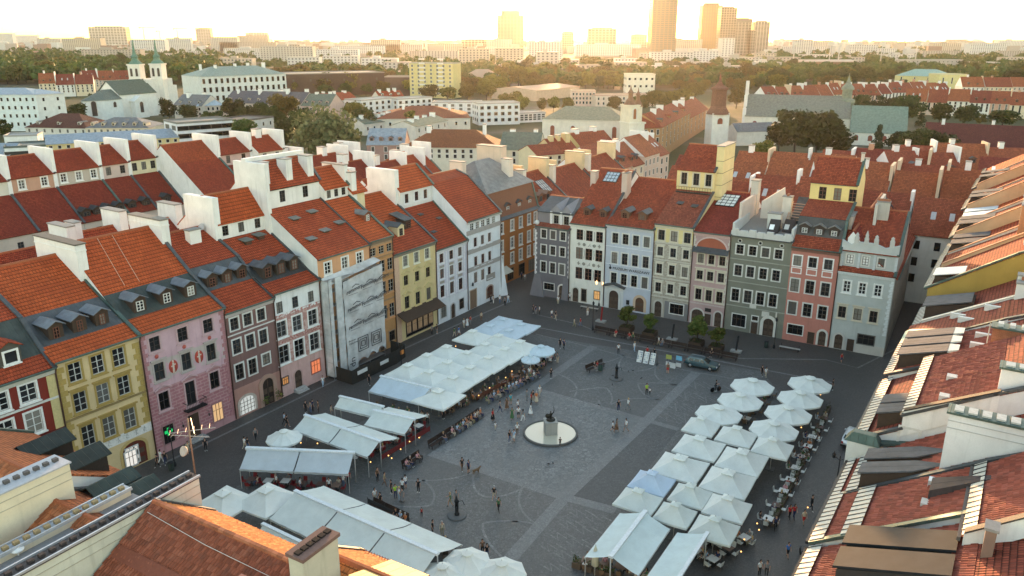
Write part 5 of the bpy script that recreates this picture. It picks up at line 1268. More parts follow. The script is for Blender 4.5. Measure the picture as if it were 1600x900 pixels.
MB().hexa([(2.0,1.4,17.32),(4.6,1.4,17.32),(4.6,4.8,18.55),(2.0,4.8,18.55),(2.0,1.4,17.42),(4.6,1.4,17.42),(4.6,4.8,18.65),(2.0,4.8,18.65)]).build('hatch_roof',sheet((.42,.30,.13),.7,.6,.1),o)
sg=MB()
for k in range(40):sg.tube([(.1+k*.2,.05,15.8),(.1+k*.2,-.1,16.0)],.02,3)
sg.tube([(.1,-.05,15.95),(w,-.05,15.95)],.02,4);stuff(sg.build('snow_guard',flat((.25,.1,.05),.6),t))
def vent_wall(label,s,d0,d1,z0,z1,th,wcol,capm,vents,gravel=None,dz=0):
 t=thing('vented_chimney_wall',label,'chimney',tuple(NS(s)+NN*d0),math.atan2(NN.y,NN.x))
 L=d1-d0
 MB().box(0,L,-th/2,th/2,z0,z1).build('wall',wcol,t)
 MB().box(-.1,L+.1,-th/2-.1,th/2+.1,z1,z1+.1).build('capping',capm,t)
 for z in(z1-.55,z1-1.15):MB().box(.02,L,th/2,th/2+.03,z,z+.05).build('string_course',flat((.42,.38,.30),.8),t)
 k=.4;n=0
 me=MB().box(-.16,.16,-.14,.14,0,.22).mesh('vent',flat(*vents))
 while k<L-.3:put('vent',me,t,(k,0,z1+.1));k+=.62
 if gravel:
  MB().box(-.05,L+.05,th/2+.02,th/2+.12,z1+.1,z1+.24).build('rail',flat((.5,.5,.52),.4,.4),t);MB().box(-.05,L+.05,-th/2-.1,-th/2,z1+.1,z1+.24).build('rail',flat((.5,.5,.52),.4,.4),t)
 return t
vent_wall('long cream chimney wall with a dark vented top beside the red-brown gable',-4.9,.3,15,10,16.7,.95,plaster((.62,.60,.50),.8),flat((.10,.08,.075),.7),((.05,.04,.04),.8),True)
vent_wall('long grey topped chimney wall with a row of brick vents at lower left',-8.0,3.2,18,10,16.3,.7,plaster((.66,.58,.44),.5),flat((.42,.43,.46),.6),((.30,.22,.12),.8),True)
b=MB();tt=thing('flat_roof','grey felted flat roof between the two long chimney walls','roof',tuple(NS(-6.6)+NN*3.0),math.atan2(NN.y,NN.x));MB().box(0,14,-1.2,1.25,12,15.9).build('roof_deck',flat((.22,.215,.22),.8),tt)
q=MB();q.lathe([(.05,0),(.05,.3),(.35,.32),(.38,.42),(.1,.5)],10);put('roof_vent',q.mesh('roof_vent',flat((.7,.7,.7),.5)),tt,(7.6,-1.0,15.9))
vent_wall('short cream chimney block with grey top at the left edge',-11.5,5.2,15,10,18.4,1.7,plaster((.68,.60,.45),.4),flat((.40,.40,.43),.6),((.1,.09,.09),.8))
p=[(5.0,16.6,'roof',TNO)]
t,w,_=nhouse('orange tiled house in the lower left corner with dark green metal dormers',-12.5,-5.4,13.2,[(6.5,16.2,'roof',tiles((.30,.10,.045),.28,.38,.5))],(15,11.5),tg={1:dict(c=(.36,.115,.045),n=300,w=.28,h=.4)})
for x,d in((1.3,.7),(3.6,.8),(5.9,.9)):dormer(t,x,d,13.5,1.6,1.75,3.2,'gable',sheet((.042,.055,.05),.6,.7,.0),flat((.035,.028,.024),.8),None)
t,w,_=nhouse('orange tiled house at the left edge with dark gabled metal dormers',-26,-12.7,14.0,[(6.5,17.6,'roof',tiles((.34,.11,.045),.28,.38,.5))],(15,13),tg={1:dict(c=(.36,.115,.045),n=200,w=.28,h=.4)})
for x in(2.2,6.5):dormer(t,x,.8,14.4,2.0,1.7,3.4,'gable',sheet((.03,.036,.034),.6,.7,.0),flat((.035,.028,.024),.8),None)
an=thing('aerial','rusty television aerial mast with crossed rods in front of the pink house','aerial',tuple(NS(-4.9)+NN*.2),0)
MB().tube([(0,0,16.7),(0,0,20.9)],.055,6).build('mast',flat((.25,.16,.12),.6,.3),an)
q=MB();q.tube([(-1.1,-.5,20.1),(1.5,.7,19.9)],.03,4);q.tube([(-.2,.9,20.5),(.8,-1.1,20.4)],.03,4);q.tube([(-1.3,.2,19.6),(1.4,-.25,19.7)],.03,4)
for k in range(6):q.tube([(-1.0+k*.45,-.75+k*.2,20.1),(-1.0+k*.45-.2,-.1+k*.2,20.1)],.015,3)
for k in range(5):q.tube([(-1.2+k*.5,.5-k*.08,19.65),(-1.2+k*.5,-.2-k*.08,19.65)],.015,3)
q.build('rods',flat((.45,.38,.34),.5,.4),an)
q=MB();q.lathe([(.05,0),(.3,.05),(.36,.2),(.3,.22),(.05,.1)],12);put('dish',q.mesh('dish',flat((.4,.33,.3),.5)),an,(-.35,-.15,18.6),rot=(1.2,0,-.6))
# the town behind
def zpix(P,v):
 y=(v-450)/FPX
 return HC+P.y*(-sp-y*cp)/(cp-y*sp)
def win_grid(parent,Wd,z0,z1,cols,rows,w=1.0,h=1.5,y=0.0,frame=(.6,.58,.55),x0=0.0,rz=0.0,loc=None,name='windows',D=None,singles=False,glass_m=None):
 """far windows: each a framed box with a dark pane, real but small, so one part"""
 b=MB()
 for j in range(rows):
  z=z0+(z1-z0)*(j+.5)/rows
  for i in range(cols):
   x=x0+(Wd-x0)*(i+.5)/cols
   b.box(x-w/2-.13,x+w/2+.13,-.08,-.004,z-h/2-.13,z+h/2+.13,0,bottom=False)
   b.quad((x-w/2,-.085,z-h/2),(x+w/2,-.085,z-h/2),(x+w/2,-.085,z+h/2),(x-w/2,-.085,z+h/2),1)
 o=b.build(name,[flat(frame,.8),glass_m or M_glass],parent,loc or(0,y,0),rz)
 return stuff(o)
def win_parts(parent,Wd,z0,z1,cols,rows,w=1.0,h=1.6,st='white',x0=0.0):
 for j in range(rows):
  z=z0+(z1-z0)*(j+.5)/rows
  for i in range(cols):
   m0,m1,m2=window_meshes(w,h,st)
   x=x0+(Wd-x0)*(i+.5)/cols
   o=put('window',m0 or m1,parent,(x,-.0,z));put('pane',MB().quad((-w/2,-.02,-h/2),(w/2,-.02,-h/2),(w/2,-.02,h/2),(-w/2,-.02,h/2)).mesh('pane',M_glass)if('p',w,h)not in WIN else WIN[('p',w,h)],o)
   if('p',w,h)not in WIN:WIN[('p',w,h)]=o.children[0].data if o.children else None
def bld(label,cat,x0,yb0,x1,yb1,ye,D,wall,roof='gable',yr=None,rm=None,wins=None,group=None,name='building',side=None,ze=None,rise=None,over=.35,chims=0,chcol=None,swins=0,frame=(.6,.58,.55),ww=1.0,wh=1.6,z0=0,dorm=0,inset=None,glass_m=None,plinth=True):
 """a building behind the square: foot of its front at two pixels, eave and ridge heights from pixels"""
 A,B=at(x0,yb0),at(x1,yb1)
 Wd,rz=frame_of(A,B)
 if ze is None:ze=zpix(A,ye)
 X=(B-A).normalized();Y=Vector((-X.y,X.x,0))
 t=thing(name,label,cat,(A.x,A.y,0),rz,group)
 wm=plaster(wall)if isinstance(wall,tuple)else wall;rm=rm or T_mid
 if rise is None:rise=(zpix((A+B)/2+Y*(D/2),yr)-ze)if yr is not None else 0
 rise=max(rise,.4)
 MB().box(0,Wd,0,D,z0,ze,0).build('wall',[wm],t)
 b=MB();o=over;th=.16
 if roof=='flat':
  b.box(-.15,Wd+.15,-.15,D+.15,ze,ze+.12);b.box(-.15,Wd+.15,-.15,.15,ze+.12,ze+.7);b.box(-.15,Wd+.15,D-.15,D+.15,ze+.12,ze+.7);b.box(-.15,.15,.15,D-.15,ze+.12,ze+.7);b.box(Wd-.15,Wd+.15,.15,D-.15,ze+.12,ze+.7)
 elif roof=='gable':
  b.prism_x([(-o,ze-o*rise/(D/2)+.03),(D/2,ze+rise),(D+o,ze-o*rise/(D/2)+.03),(D+o,ze-o*rise/(D/2)+.2),(D/2,ze+rise+th),(-o,ze-o*rise/(D/2)+.2)],-.1,Wd+.1)
  g=MB()
  for x,r in((.02,1),(Wd-.02,0)):MB().add([(x,0,ze),(x,D,ze),(x,D/2,ze+rise)],[(0,2,1)if r else(0,1,2)]).build('gable',plaster(side)if side else wm,t)
 elif roof=='end':
  k=rise/(Wd/2);z_=ze-o*k
  for s_ in(0,1):
   x_0,x_1=(-o,Wd/2)if s_==0 else(Wd/2,Wd+o);za,zb_=(z_,ze+rise)if s_==0 else(ze+rise,z_)
   b.hexa([(x_0,-.2,za+.03),(x_1,-.2,zb_+.03),(x_1,D,zb_+.03),(x_0,D,za+.03),(x_0,-.2,za+.2),(x_1,-.2,zb_+.2),(x_1,D,zb_+.2),(x_0,D,za+.2)])
  g=MB()
  for y,r in((.0,0),(D,1)):MB().add([(0,y,ze),(Wd,y,ze),(Wd/2,y,ze+rise)],[(0,1,2)if not r else(0,2,1)]).build('gable',wm,t)
 else:
  ins=inset if inset is not None else min(Wd*.45,D/2)
  v=[(-o,-o,ze),(Wd+o,-o,ze),(Wd+o,D+o,ze),(-o,D+o,ze),(ins,D/2,ze+rise),(Wd-ins,D/2,ze+rise)]
  b.add(v,[(0,1,5,4),(1,2,5),(2,3,4,5),(3,0,4),(3,2,1,0)])
 b.build('roof',rm,t)
 if wins:
  c,r=wins[:2];za=wins[2]if len(wins)>2 else 1.0
  win_grid(t,Wd,za,ze-.3,c,r,ww,min(wh,(ze-za)/r*.62),frame=frame,glass_m=glass_m)
  if swins:win_grid(t,D,za,ze-.3,swins,r,ww,min(wh,(ze-za)/r*.62),frame=frame,rz=math.pi/2,loc=(Wd,0,0),glass_m=glass_m);win_grid(t,D,za,ze-.3,swins,r,ww,min(wh,(ze-za)/r*.62),frame=frame,rz=-math.pi/2,loc=(0,D,0),glass_m=glass_m)
 rnd=random.Random(int(x0*7+ye))
 for k in range(chims):
  x=Wd*(k+.3+.4*rnd.random())/chims;y=D*(.5+rnd.uniform(-.12,.12))
  zt=ze+(rise if roof!='flat' else 0)+rnd.uniform(.8,1.8);sx=rnd.uniform(.5,.9);sy=rnd.uniform(.7,1.5)
  chimney(t,x-sx,x+sx,y-sy,y+sy,ze,zt,plaster(chcol)if chcol else M_white)
 for k in range(dorm):
  x=Wd*(k+.5)/dorm
  dormer(t,x,D*.1,ze+rise*.2,1.4,1.3,D*.25,'gable',rm if k%2 else M_zinc,wm,'bared')
 if roof!='flat':MB().box(-.05,Wd+.05,-.25,-.004,ze-.5,ze-.15).build('cornice',flat(sc3(wall if isinstance(wall,tuple)else(.6,.6,.6),.9),.8),t)
 return t,Wd,ze,rise,D
# second row behind the left side of the square: roof slopes and attic lanterns facing us
TRD=tiles((.25,.045,.025));TRE=tiles((.30,.055,.026))
def second(label,s0,s1,off,ze,d1,z1,z2,d2,z3,lcol,lw,tm,tm2,fw=0,chim=1,dorm=0,wst='bared'):
 A,B=LA+AV*s0+NL*off,LA+AV*s1+NL*off;w=s1-s0
 lr=[((z1+z2)/2+.1,1.5,1.0,[w*(k+.5)/lw for k in range(lw)],wst)]if lw else[]
 prof=[(d1,z1,'roof',tm),(d1,z2,'wall',lcol,lr),(d2,z3,'roof',tm2)]if z2 else[(d1,z1,'roof',tm),(d2,z3,'roof',tm2)]
 t,w,_=house(label,A,B,ze,18,(.5,.42,.36),prof,(18,z1),group='old town houses in the second row behind the left side',gut=False,rows=[(ze-2,1.5,1.0,[w*.3,w*.7],'bared')])
 if fw:MB().box(w-.3,w+.35,d1-.2,d2+fw,z1-2,z3+1.4).build('firewall',M_white,t)
 for k in range(dorm):dormer(t,w*(k+.5)/dorm,.8,ze+.3,1.6,1.5,2.6,'gable',sheet((.06,.062,.066),.4),M_wood,'bared')
 if chim:chimney(t,w*.4,w*.4+1.4,d2-.6,d2+.9,z1,z3+1.6)
 return t
second('cream attic house at the left edge beyond the red roofs',10,20.5,60,14,7,19.3,21.8,12,24.6,(.62,.58,.5),2,TRD,TRD,2)
second('salmon attic with two arched windows over a dark red slope',20.6,28.2,60,14,7,19.4,22.0,12,24.9,(.48,.28,.2),2,TRD,TRE,2,0,0,'whitew')
second('beige attic with three white windows over a wide dark red slope',28.3,36.6,60,14,7,19.5,22.1,12,25.0,(.46,.40,.34),3,TRD,TRE,2,0,4,'whitew')
second('pale pink attic with two dark windows between white firewalls',36.7,42.3,60,14,7,19.5,22.2,12,25.0,(.55,.43,.38),2,TRD,TRE,2,0,2)
second('cream yellow attic with three dark windows below a red roof',42.4,48.2,60,14,7,19.5,22.4,12,25.2,(.62,.56,.38),3,TRD,TRE,2,0,1)
second('tall plain red roof with a small bank of skylights behind the pink house',48.4,58,52,15,9,21.4,None,13.5,24.6,None,0,TRE,tiles((.36,.075,.03)),3,0)
second('narrow pink attic house with two windows and a white firewall',58.3,66,54,14,7,19.6,22.0,11,24.4,(.52,.36,.32),2,TRD,TRE,2,0)
second('small beige attic house behind the tall white firewall',66.3,73,52,14,7,19.2,21.8,11,24.4,(.6,.54,.46),2,TRE,TR,2,1)
for i,(s0,s1,off,ze,zr,lab)in enumerate([(-14,-2,22,14,18.5,'orange yard wing roof behind the yellow house with a white chimney stack'),(-2,9,23,14.5,19,'dark orange yard wing roof with black dormer behind the pink house'),(9.3,17,24,15,19.5,'red yard wing roof behind the brown-mauve house'),(17,27,26,14,18.5,'dark red yard wing roof behind the white attic block')]):
 A,B=LA+AV*s0+NL*off,LA+AV*s1+NL*off
 t,w,_=house(lab,A,B,ze,12,(.6,.56,.5),[(6,zr,'roof',(TR,TRE,TR,TRD)[i])],(12,ze),group='yard wings behind the left side',gut=False)
 chimney(t,w-.8,w+.3,4,8.5,ze,zr+2.2);chimney(t,1.0,2.0,5,7.2,ze,zr+1.6)
 if i==1:dormer(t,3,1.0,ze+.5,1.8,1.4,3,'gable',M_zinc,M_wood,'bared')
OT=[(74,84,40,14,19,.5),(75,83,62,13,18.5,1),(60,68,30,14,18.5,.3),(69,75,26,13,18,.6),(84,93,38,13,18,.2),(84,94,58,13,18,.7),(94,104,42,12.5,17.5,.4),(66,74,74,12,17,.8),(77,87,82,12,17.5,.1),(96,106,66,12,17,.9),(106,116,50,12,17,.5)]
for i,(s0,s1,off,ze,zr,r)in enumerate(OT):
 A,B=LA+AV*s0+NL*off,LA+AV*s1+NL*off
 t,w,_=house('%s red roofed house, counted from the nearest, in the cluster behind the lavender house'%ORD[i],A,B,ze,13,((.5,.3,.27),(.62,.58,.52),(.56,.46,.36))[i%3],[(6.5,zr,'roof',(TRD,TRE,TR,T_mid)[i%4])],(13,ze),group='red roofed houses behind the lavender house',gut=False,rows=[(ze-1.8,1.5,.9,[(s1-s0)*.2,(s1-s0)*.5,(s1-s0)*.8],'whitew'),(ze-5,1.6,.9,[(s1-s0)*.2,(s1-s0)*.5,(s1-s0)*.8],'whitew')])
 if i!=3:MB().box(w-.25,w+.3,4-2*r,8+2*r,ze-1,zr+2.0).build('firewall',M_white,t)
 chimney(t,w*r*.7+.3,w*r*.7+1.7,6,8.0,ze,zr+1.8)
# brown brick corner house over the street, grey hip roof
A,B=LA+AV*72.5+NL*3.3,LA+AV*88+NL*3.3
bw=15.5
t,w,_=house('tall brown-orange corner house across the street with a grey metal hip roof',A,B,12.6,15,(.36,.14,.045),[(.5,12.9,'roof',M_zinc),(2.0,17.6,'roof',flat((.20,.085,.05),.8))],(15,17.6),sidecol=plaster((.40,.20,.09)),name='corner_house',gut=False,rows=[(11.0,1.9,1.0,[2,5.6,8.6,11.6,14],'whitew'),(7.6,2.0,1.0,[2,5.6,8.6,11.6,14],'whitew'),(4.6,2.0,1.0,[2,5.6,8.6,11.6,14],'whitew')])
for x in(5.2,9.2,13.0):dormer(t,x,.75,13.1,1.5,1.7,1.6,'gable',M_zinc,flat((.22,.10,.06),.8),'barew')
m=MB();m.add([(-.5,1.5,17.6),(w+.5,1.5,17.6),(w+.5,15.5,17.6),(-.5,15.5,17.6),(5.5,8.5,22.4),(w-5,8.5,22.4)],[(0,1,5,4),(1,2,5),(2,3,4,5),(3,0,4),(3,2,1,0)]);m.build('hip_roof',sheet((.20,.19,.185),.55,.55,.2),t)
chimney(t,w-5.4,w-4,3.6,5.4,18,22.4,plaster((.66,.56,.48)));chimney(t,1,2.2,8,11,18,22.6,plaster((.62,.5,.42)));chimney(t,w-1.5,w+.3,8,14,17,24,plaster((.62,.48,.38)))
for x in(5,9,12.6):lit_window(t,x,0,1.5,2.0,2.2,(.05,.03,.02),0,(.2,.1,.06),'shop_window')
m=MB();m.hexa([(.8,-1.6,2.6),(3.6,-1.6,2.6),(3.6,-.02,3.4),(.8,-.02,3.4),(.8,-1.6,2.7),(3.6,-1.6,2.7),(3.6,-.02,3.5),(.8,-.02,3.5)]);m.build('awning',canvas((.62,.6,.52)),t)
for i,(s0,s1,ze,col,lab)in enumerate([(88.3,100,12.4,(.36,.15,.06),'brown house with long red roof and a glazed roof light along the side street'),(100.2,116,11.8,(.60,.43,.16),'ochre yellow house with a red roof further along the side street'),(116.2,132,12.2,(.5,.3,.2),'reddish house at the bend of the side street')]):
 A,B=LA+AV*s0+NL*3.6,LA+AV*s1+NL*3.6
 t,w,_=house(lab,A,B,ze,14,col,[(7,ze+5.4,'roof',TF)],(14,ze),sidecol=plaster((.62,.52,.36)),gut=False,rows=[(ze-1.7,1.7,1.0,[1.6,4.4,7.2,10],'whitew'),(ze-4.9,1.8,1.0,[1.6,4.4,7.2,10],'whitew'),(ze-8,1.8,1.0,[1.6,4.4,7.2,10],'whitew')])
 if i==0:
  for x in(2.2,5):dormer(t,x,.9,ze+.6,1.6,1.6,2.8,'gable',flat((.2,.12,.09),.7),flat((.22,.10,.06),.8),'bared')
  skylight(t,7.6,3.6,ze,[(7,ze+5.4,'roof',TF)],3,3.4,glass((.35,.33,.32),.1),M_zinc,(4,3))
 chimney(t,w-.6,w+.6,5,9.5,ze,ze+8,plaster((.66,.52,.32)));chimney(t,.4,1.6,4,6,ze,ze+7,plaster((.66,.58,.5)))
 MB().box(w*.5-.3,w*.5+.3,7.5,12,ze,ze+7).build('firewall',plaster((.64,.5,.3)),t)
# named buildings of the middle distance
GREEN=sheet((.13,.15,.12),.8,.75,.0);TAN=sheet((.27,.24,.165),.8,.8,.0);BLUE=sheet((.24,.28,.33),.8,.5,.2);GREYR=sheet((.15,.15,.155),.8,.6,.1)
G1='buildings in the middle distance'
bld('long white hospital block with grey roof and rows of small windows at the left edge','building',-90,205,65,205,148,22,(.60,.66,.68),'hip',137,BLUE,(16,4,1.5),G1)
bld('blank white end wing of the long hospital block','building',65,205,109,201,148,22,(.66,.67,.66),'hip',139,BLUE,(2,3,4),G1)
bld('brown tiled hip roofed house in front of the hospital block','house',42,214,138,216,199,22,(.6,.58,.54),'hip',177,tiles((.14,.055,.04)),(8,1,2),G1,dorm=3)
bld('cream house with a grey mansard and a row of round topped dormers','house',137,222,235,222,200,18,(.62,.54,.42),'hip',183,GREYR,(10,2,2),G1,dorm=6)
bld('long ochre yellow house with blue grey roof and many skylights','building',78,262,284,248,226,15,(.60,.47,.25),'gable',206,BLUE,(16,3,3),G1,side=(.6,.62,.64))
bld('white modern block with two strips of balcony windows','building',283,248,368,240,194,15,(.68,.67,.70),'flat',None,flat((.2,.19,.18),.8),(5,3,4),G1,ww=4.2,wh=1.6,frame=(.35,.3,.28),swins=2)
bld('low white flat roofed annex at the left edge','building',12,262,78,258,232,14,(.66,.68,.68),'flat',None,flat((.10,.12,.115),.7),(5,1,3),G1,ww=3)
bld('white rooftop block behind the low annex','building',10,236,62,234,214,10,(.66,.68,.68),'flat',None,flat((.3,.3,.3),.7),None,G1)
bld('small blue grey roofed house at the left edge','house',-30,262,18,262,244,14,(.6,.6,.6),'gable',224,BLUE,(4,1),G1)
bld('white palace with green roof and a row of tall arched windows','palace',318,166,450,158,120,30,(.62,.64,.62),'hip',103,sheet((.22,.27,.23),1,.6,.1),(15,3,2),G1,chims=5,ww=1.8,wh=3.2)
bld('dark brown clad museum block with flat roofs','building',447,152,602,147,117,40,(.085,.055,.045),'flat',None,flat((.2,.19,.18),.8),(6,1,8),G1,ww=1.2,frame=(.1,.07,.06))
bld('lower dark brown clad block right of the museum','building',602,150,655,150,121,24,(.11,.075,.065),'flat',None,flat((.22,.2,.19),.8),None,G1)
bld('low brown terrace block left of the museum','building',398,156,448,152,126,20,(.12,.085,.07),'flat',None,flat((.3,.29,.27),.8),None,G1)
bld('long house with slate grey mansard and small roof windows','house',352,186,472,190,160,20,(.5,.42,.36),'gable',143,sheet((.10,.09,.10),.9,.6,.1),(18,2,2),G1,dorm=8,chims=6)
bld('pinkish house with green grey mansard beside the slate house','house',472,190,516,191,165,20,(.5,.36,.32),'gable',147,GREEN,(7,2,2),G1,dorm=4,chims=2)
bld('grey roofed wing left of the blue hip roof','house',274,186,318,188,164,16,(.55,.5,.44),'gable',148,GREYR,(6,2,2),G1,dorm=3,chims=2)
bld('beige house with pale blue pyramid roof among trees','house',310,188,352,186,166,18,(.52,.44,.38),'hip',150,sheet((.33,.40,.46),.8,.5,.1),(6,2,2),G1)
bld('red tiled house behind the dark conifer','house',512,180,560,176,158,16,(.55,.5,.45),'gable',145,T_mid,(5,2,1),G1,chims=3)
bld('small house with red roof and white gables above the white flats','house',594,172,632,170,152,12,(.64,.58,.5),'gable',142,T_mid,(5,1,2),G1,dorm=3,chims=3)
for i,(x0,y0,x1,y1,ye,D,lab)in enumerate([(566,186,622,180,158,14,'leftmost of the white modern flats with dark window strips'),(622,182,676,178,156,14,'white modern flats behind the left half of the big red roof'),(676,182,752,182,161,14,'white modern flats behind the right half of the big red roof'),(748,196,812,194,163,14,'white modern flats with four tall windows right of the big red roof'),(812,192,852,190,178,12,'low pinkish white flats left of the long grey church roof')]):
 bld(lab,'building',x0,y0,x1,y1,ye,D,(.68,.66,.65),'flat',None,flat((.4,.36,.33),.8),(6,3,1),G1,ww=1.8,frame=(.5,.45,.42),swins=3)
bld('broad red hip roofed hall behind the blue grey mansard house','building',588,208,735,206,186,34,(.6,.55,.48),'hip',165,tiles((.30,.085,.04)),(10,1,2),G1,chims=2)
bld('grey green roofed wing with a line of white chimneys','house',570,212,630,204,194,12,(.6,.55,.5),'gable',181,GREEN,(6,1),G1,chims=5)
bld('tan grey roofed wing with white chimneys beside the red hip roof','house',650,226,700,214,198,12,(.6,.55,.5),'gable',185,TAN,(5,2),G1,chims=4)
bld('house with blue grey mansard and four round dormers over pinkish brown walls','house',575,272,634,272,226,14,(.30,.19,.17),'gable',201,sheet((.26,.29,.33),.8,.5,.1),(3,3,2),G1,dorm=4,wh=2.2)
bld('long cream palace front with pilasters and red hip roof','palace',632,270,780,272,230,18,(.60,.56,.47),'hip',202,tiles((.28,.10,.045)),(12,2,5),G1,chims=2,wh=2.4)
bld('cream house with grey green roof and two red roof windows','house',780,270,842,272,233,14,(.60,.54,.42),'gable',207,GREEN,(4,2,3),G1,chims=2)
bld('small cream gabled house with three windows behind the brown corner house','house',838,290,880,286,243,12,(.64,.56,.38),'gable',226,TF,(3,2,6),G1,wh=2)
bld('house with terracotta chimney walls right of the cream gabled house','house',866,284,902,280,238,12,(.60,.46,.26),'gable',216,TF,(3,1,6),G1,chims=3,chcol=(.62,.48,.26))
bld('cream attic house with three windows and red roof before the white church tower','house',905,276,958,270,228,12,(.60,.48,.24),'gable',206,TF,(5,1,8),G1,chims=2)
bld('yellow slab of flats with stacks of white balconies','apartment block',641,152,709,154,99,14,(.60,.50,.24),'flat',None,flat((.4,.36,.3),.8),(7,8,2),G1,ww=1.6,frame=(.6,.56,.48))
o_=[o for o in bpy.data.objects if o.get('label','').startswith('yellow slab of flats')][0]
me_=MB().box(-2.2,2.2,-1.3,-.1,0,1.1).mesh('balcony',flat((.66,.64,.6),.7))
w_=frame_of(at(641,152),at(709,154))[0]
for k in range(9):
 for f_ in(.30,.72):put('balcony',me_,o_,(w_*f_,0,3+k*3.1))
bld('pale classical house with a small pediment among trees','palace',722,140,784,140,122,24,(.60,.52,.42),'hip',108,flat((.34,.26,.2),.8),(10,2,2),G1)
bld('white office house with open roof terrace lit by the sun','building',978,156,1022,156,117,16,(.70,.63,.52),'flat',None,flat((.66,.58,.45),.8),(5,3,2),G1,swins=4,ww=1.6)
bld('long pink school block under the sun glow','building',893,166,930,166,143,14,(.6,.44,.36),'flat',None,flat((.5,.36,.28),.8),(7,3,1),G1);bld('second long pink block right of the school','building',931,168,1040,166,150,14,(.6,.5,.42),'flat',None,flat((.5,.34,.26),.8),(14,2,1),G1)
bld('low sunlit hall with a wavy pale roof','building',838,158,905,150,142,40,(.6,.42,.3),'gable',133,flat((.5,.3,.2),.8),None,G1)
bld('long dark red roofed monastery range on the right','building',1440,236,1680,250,224,18,(.66,.65,.6),'gable',196,tiles((.15,.045,.04)),(14,1,2),G1,chims=3)
bld('lower dark red roof in front of the monastery range','building',1480,254,1690,268,246,14,(.62,.6,.56),'gable',227,tiles((.14,.04,.036)),None,G1)
bld('pale yellow church body with green roof by the park on the right','church',1396,137,1480,140,118,26,(.62,.54,.26),'hip',108,sheet((.26,.38,.33),1,.6,.1),(4,1,6),G1,wh=3)
bld('pale yellow church front with tall windows on the right','church',1464,142,1506,142,117,18,(.62,.54,.26),'flat',None,flat((.55,.48,.3),.8),(3,1,4),G1,wh=5)
bld('unfinished concrete block behind the yellow church','building',1408,112,1502,112,94,18,(.36,.34,.31),'flat',None,flat((.4,.38,.35),.8),(14,4,1),G1,frame=(.4,.38,.35))
bld('grey hip roofed hall at the right behind the red roofs','building',1508,148,1580,150,134,24,(.62,.6,.57),'hip',122,sheet((.22,.25,.25),.9,.6,.1),(7,1),G1)
bld('brown tenement corner with white framed windows and a red mansard','house',1002,252,1030,250,200,14,(.33,.19,.10),'gable',178,TF,(3,3,3),G1,wh=1.9)
bld('long brown tenement running up the street beside the church tower','house',1030,250,1076,218,199,14,(.36,.2,.10),'gable',168,TF,(8,3,3),G1,wh=1.9,chims=3,dorm=4)
bld('reddish tenement further up the street','house',1076,218,1104,200,184,14,(.42,.21,.11),'gable',158,TF,(5,3,2),G1,chims=3)
# churches and towers
def spire(parent,x,y,z,prof,n=8,mat=None,name='spire'):
 b=MB();b.lathe(prof,n,(0,0,0),0,False);return b.build(name,mat,parent,(x,y,z))
def arch_win(parent,x,y,z,w,h,rz=0.0,c=(.05,.04,.04),ring=(.6,.58,.55)):
 """tall church window: stone ring standing proud, dark glass in it"""
 po,pi=arch_pts(w+.5,h+.25,8),arch_pts(w,h,8);n=len(pi);vs=[];fs=[]
 for yy,P in((-.18,po),(-.18,pi),(0,po),(0,pi)):vs+=[(px,yy,pz)for px,pz in P]
 for i in range(1,n):
  j=(i+1)%n;fs+=[(i,j,n+j,n+i),(i,2*n+i,2*n+j,j),(n+i,n+j,3*n+j,3*n+i)]
 o=MB().add(vs,fs).build('window',flat(ring,.8),parent,(x,y,z),rz)
 MB().add([(px,-.03,pz)for px,pz in pi],[tuple(range(n))]).build('pane',flat(c,.3),o);return o
M_cop=sheet((.12,.22,.17),.6,.6,.15)
A,B=at(192,186),at(248,180)
Wd,rz=frame_of(A,B);k=Wd
X=(B-A).normalized();Y=Vector((-X.y,X.x,0))
t=thing('twin_towered_church','white church with green roof and two slender green spires','church',tuple(A),rz)
ze,zr=zpix(A,149),zpix(A+Y*9,127)
MB().box(0,k,0,18,0,ze).build('wall',plaster((.70,.69,.66)),t)
b=MB();b.prism_x([(-.5,ze),(9,zr),(18.5,ze),(18.5,ze+.25),(9,zr+.25),(-.5,ze+.25)],-.6,k+.3);b.build('roof',sheet((.10,.12,.095),.9,.6,.1),t)
g=MB();g.add([(-.05,0,ze),(-.05,18,ze),(-.05,9,zr-.1)],[(0,2,1)]);o=g.build('gable',plaster((.70,.69,.66)),t)
ph=zpix(A,174);pe=zpix(A-X*k*.3,156)
b=MB();b.prism_z([(-k*.85,4),(-k*.45,-1.5),(-.02,-1.5),(-.02,14),(-k*.5,14)],0,pe);b.build('chancel',plaster((.66,.69,.69)),t)
b=MB();b.add([(-k*.9,4,pe),(-k*.45,-2,pe),(0,-2,pe),(0,14.5,pe),(-k*.5,14.5,pe),(-k*.25,6,pe+5.2),(0,6,pe+5.2)],[(0,1,5),(1,2,6,5),(3,4,5,6),(4,0,5),(4,3,2,1,0)]);b.build('chancel_roof',sheet((.13,.15,.13),.9,.6,.1),t)
arch_win(t,-k*.65,1.1,3,2.6,8,-.55);arch_win(t,-k*.2,-1.5,7,2,3);MB().lathe([(0,-.1),(.9,-.1),(.9,.1),(0,.1)],12)
b=MB();b.box(k*.25,k*.6,-4,0,0,ze*.72);b.add([(k*.22,-4.2,ze*.72),(k*.63,-4.2,ze*.72),(k*.42,-4.2,ze*.95),(k*.22,0,ze*.72),(k*.63,0,ze*.72),(k*.42,0,ze*.95)],[(0,1,2),(1,4,5,2),(3,0,2,5)]);b.build('porch',plaster((.68,.68,.66)),t)
arch_win(t,k*.42,-4,3,2.4,6)
tw=[]
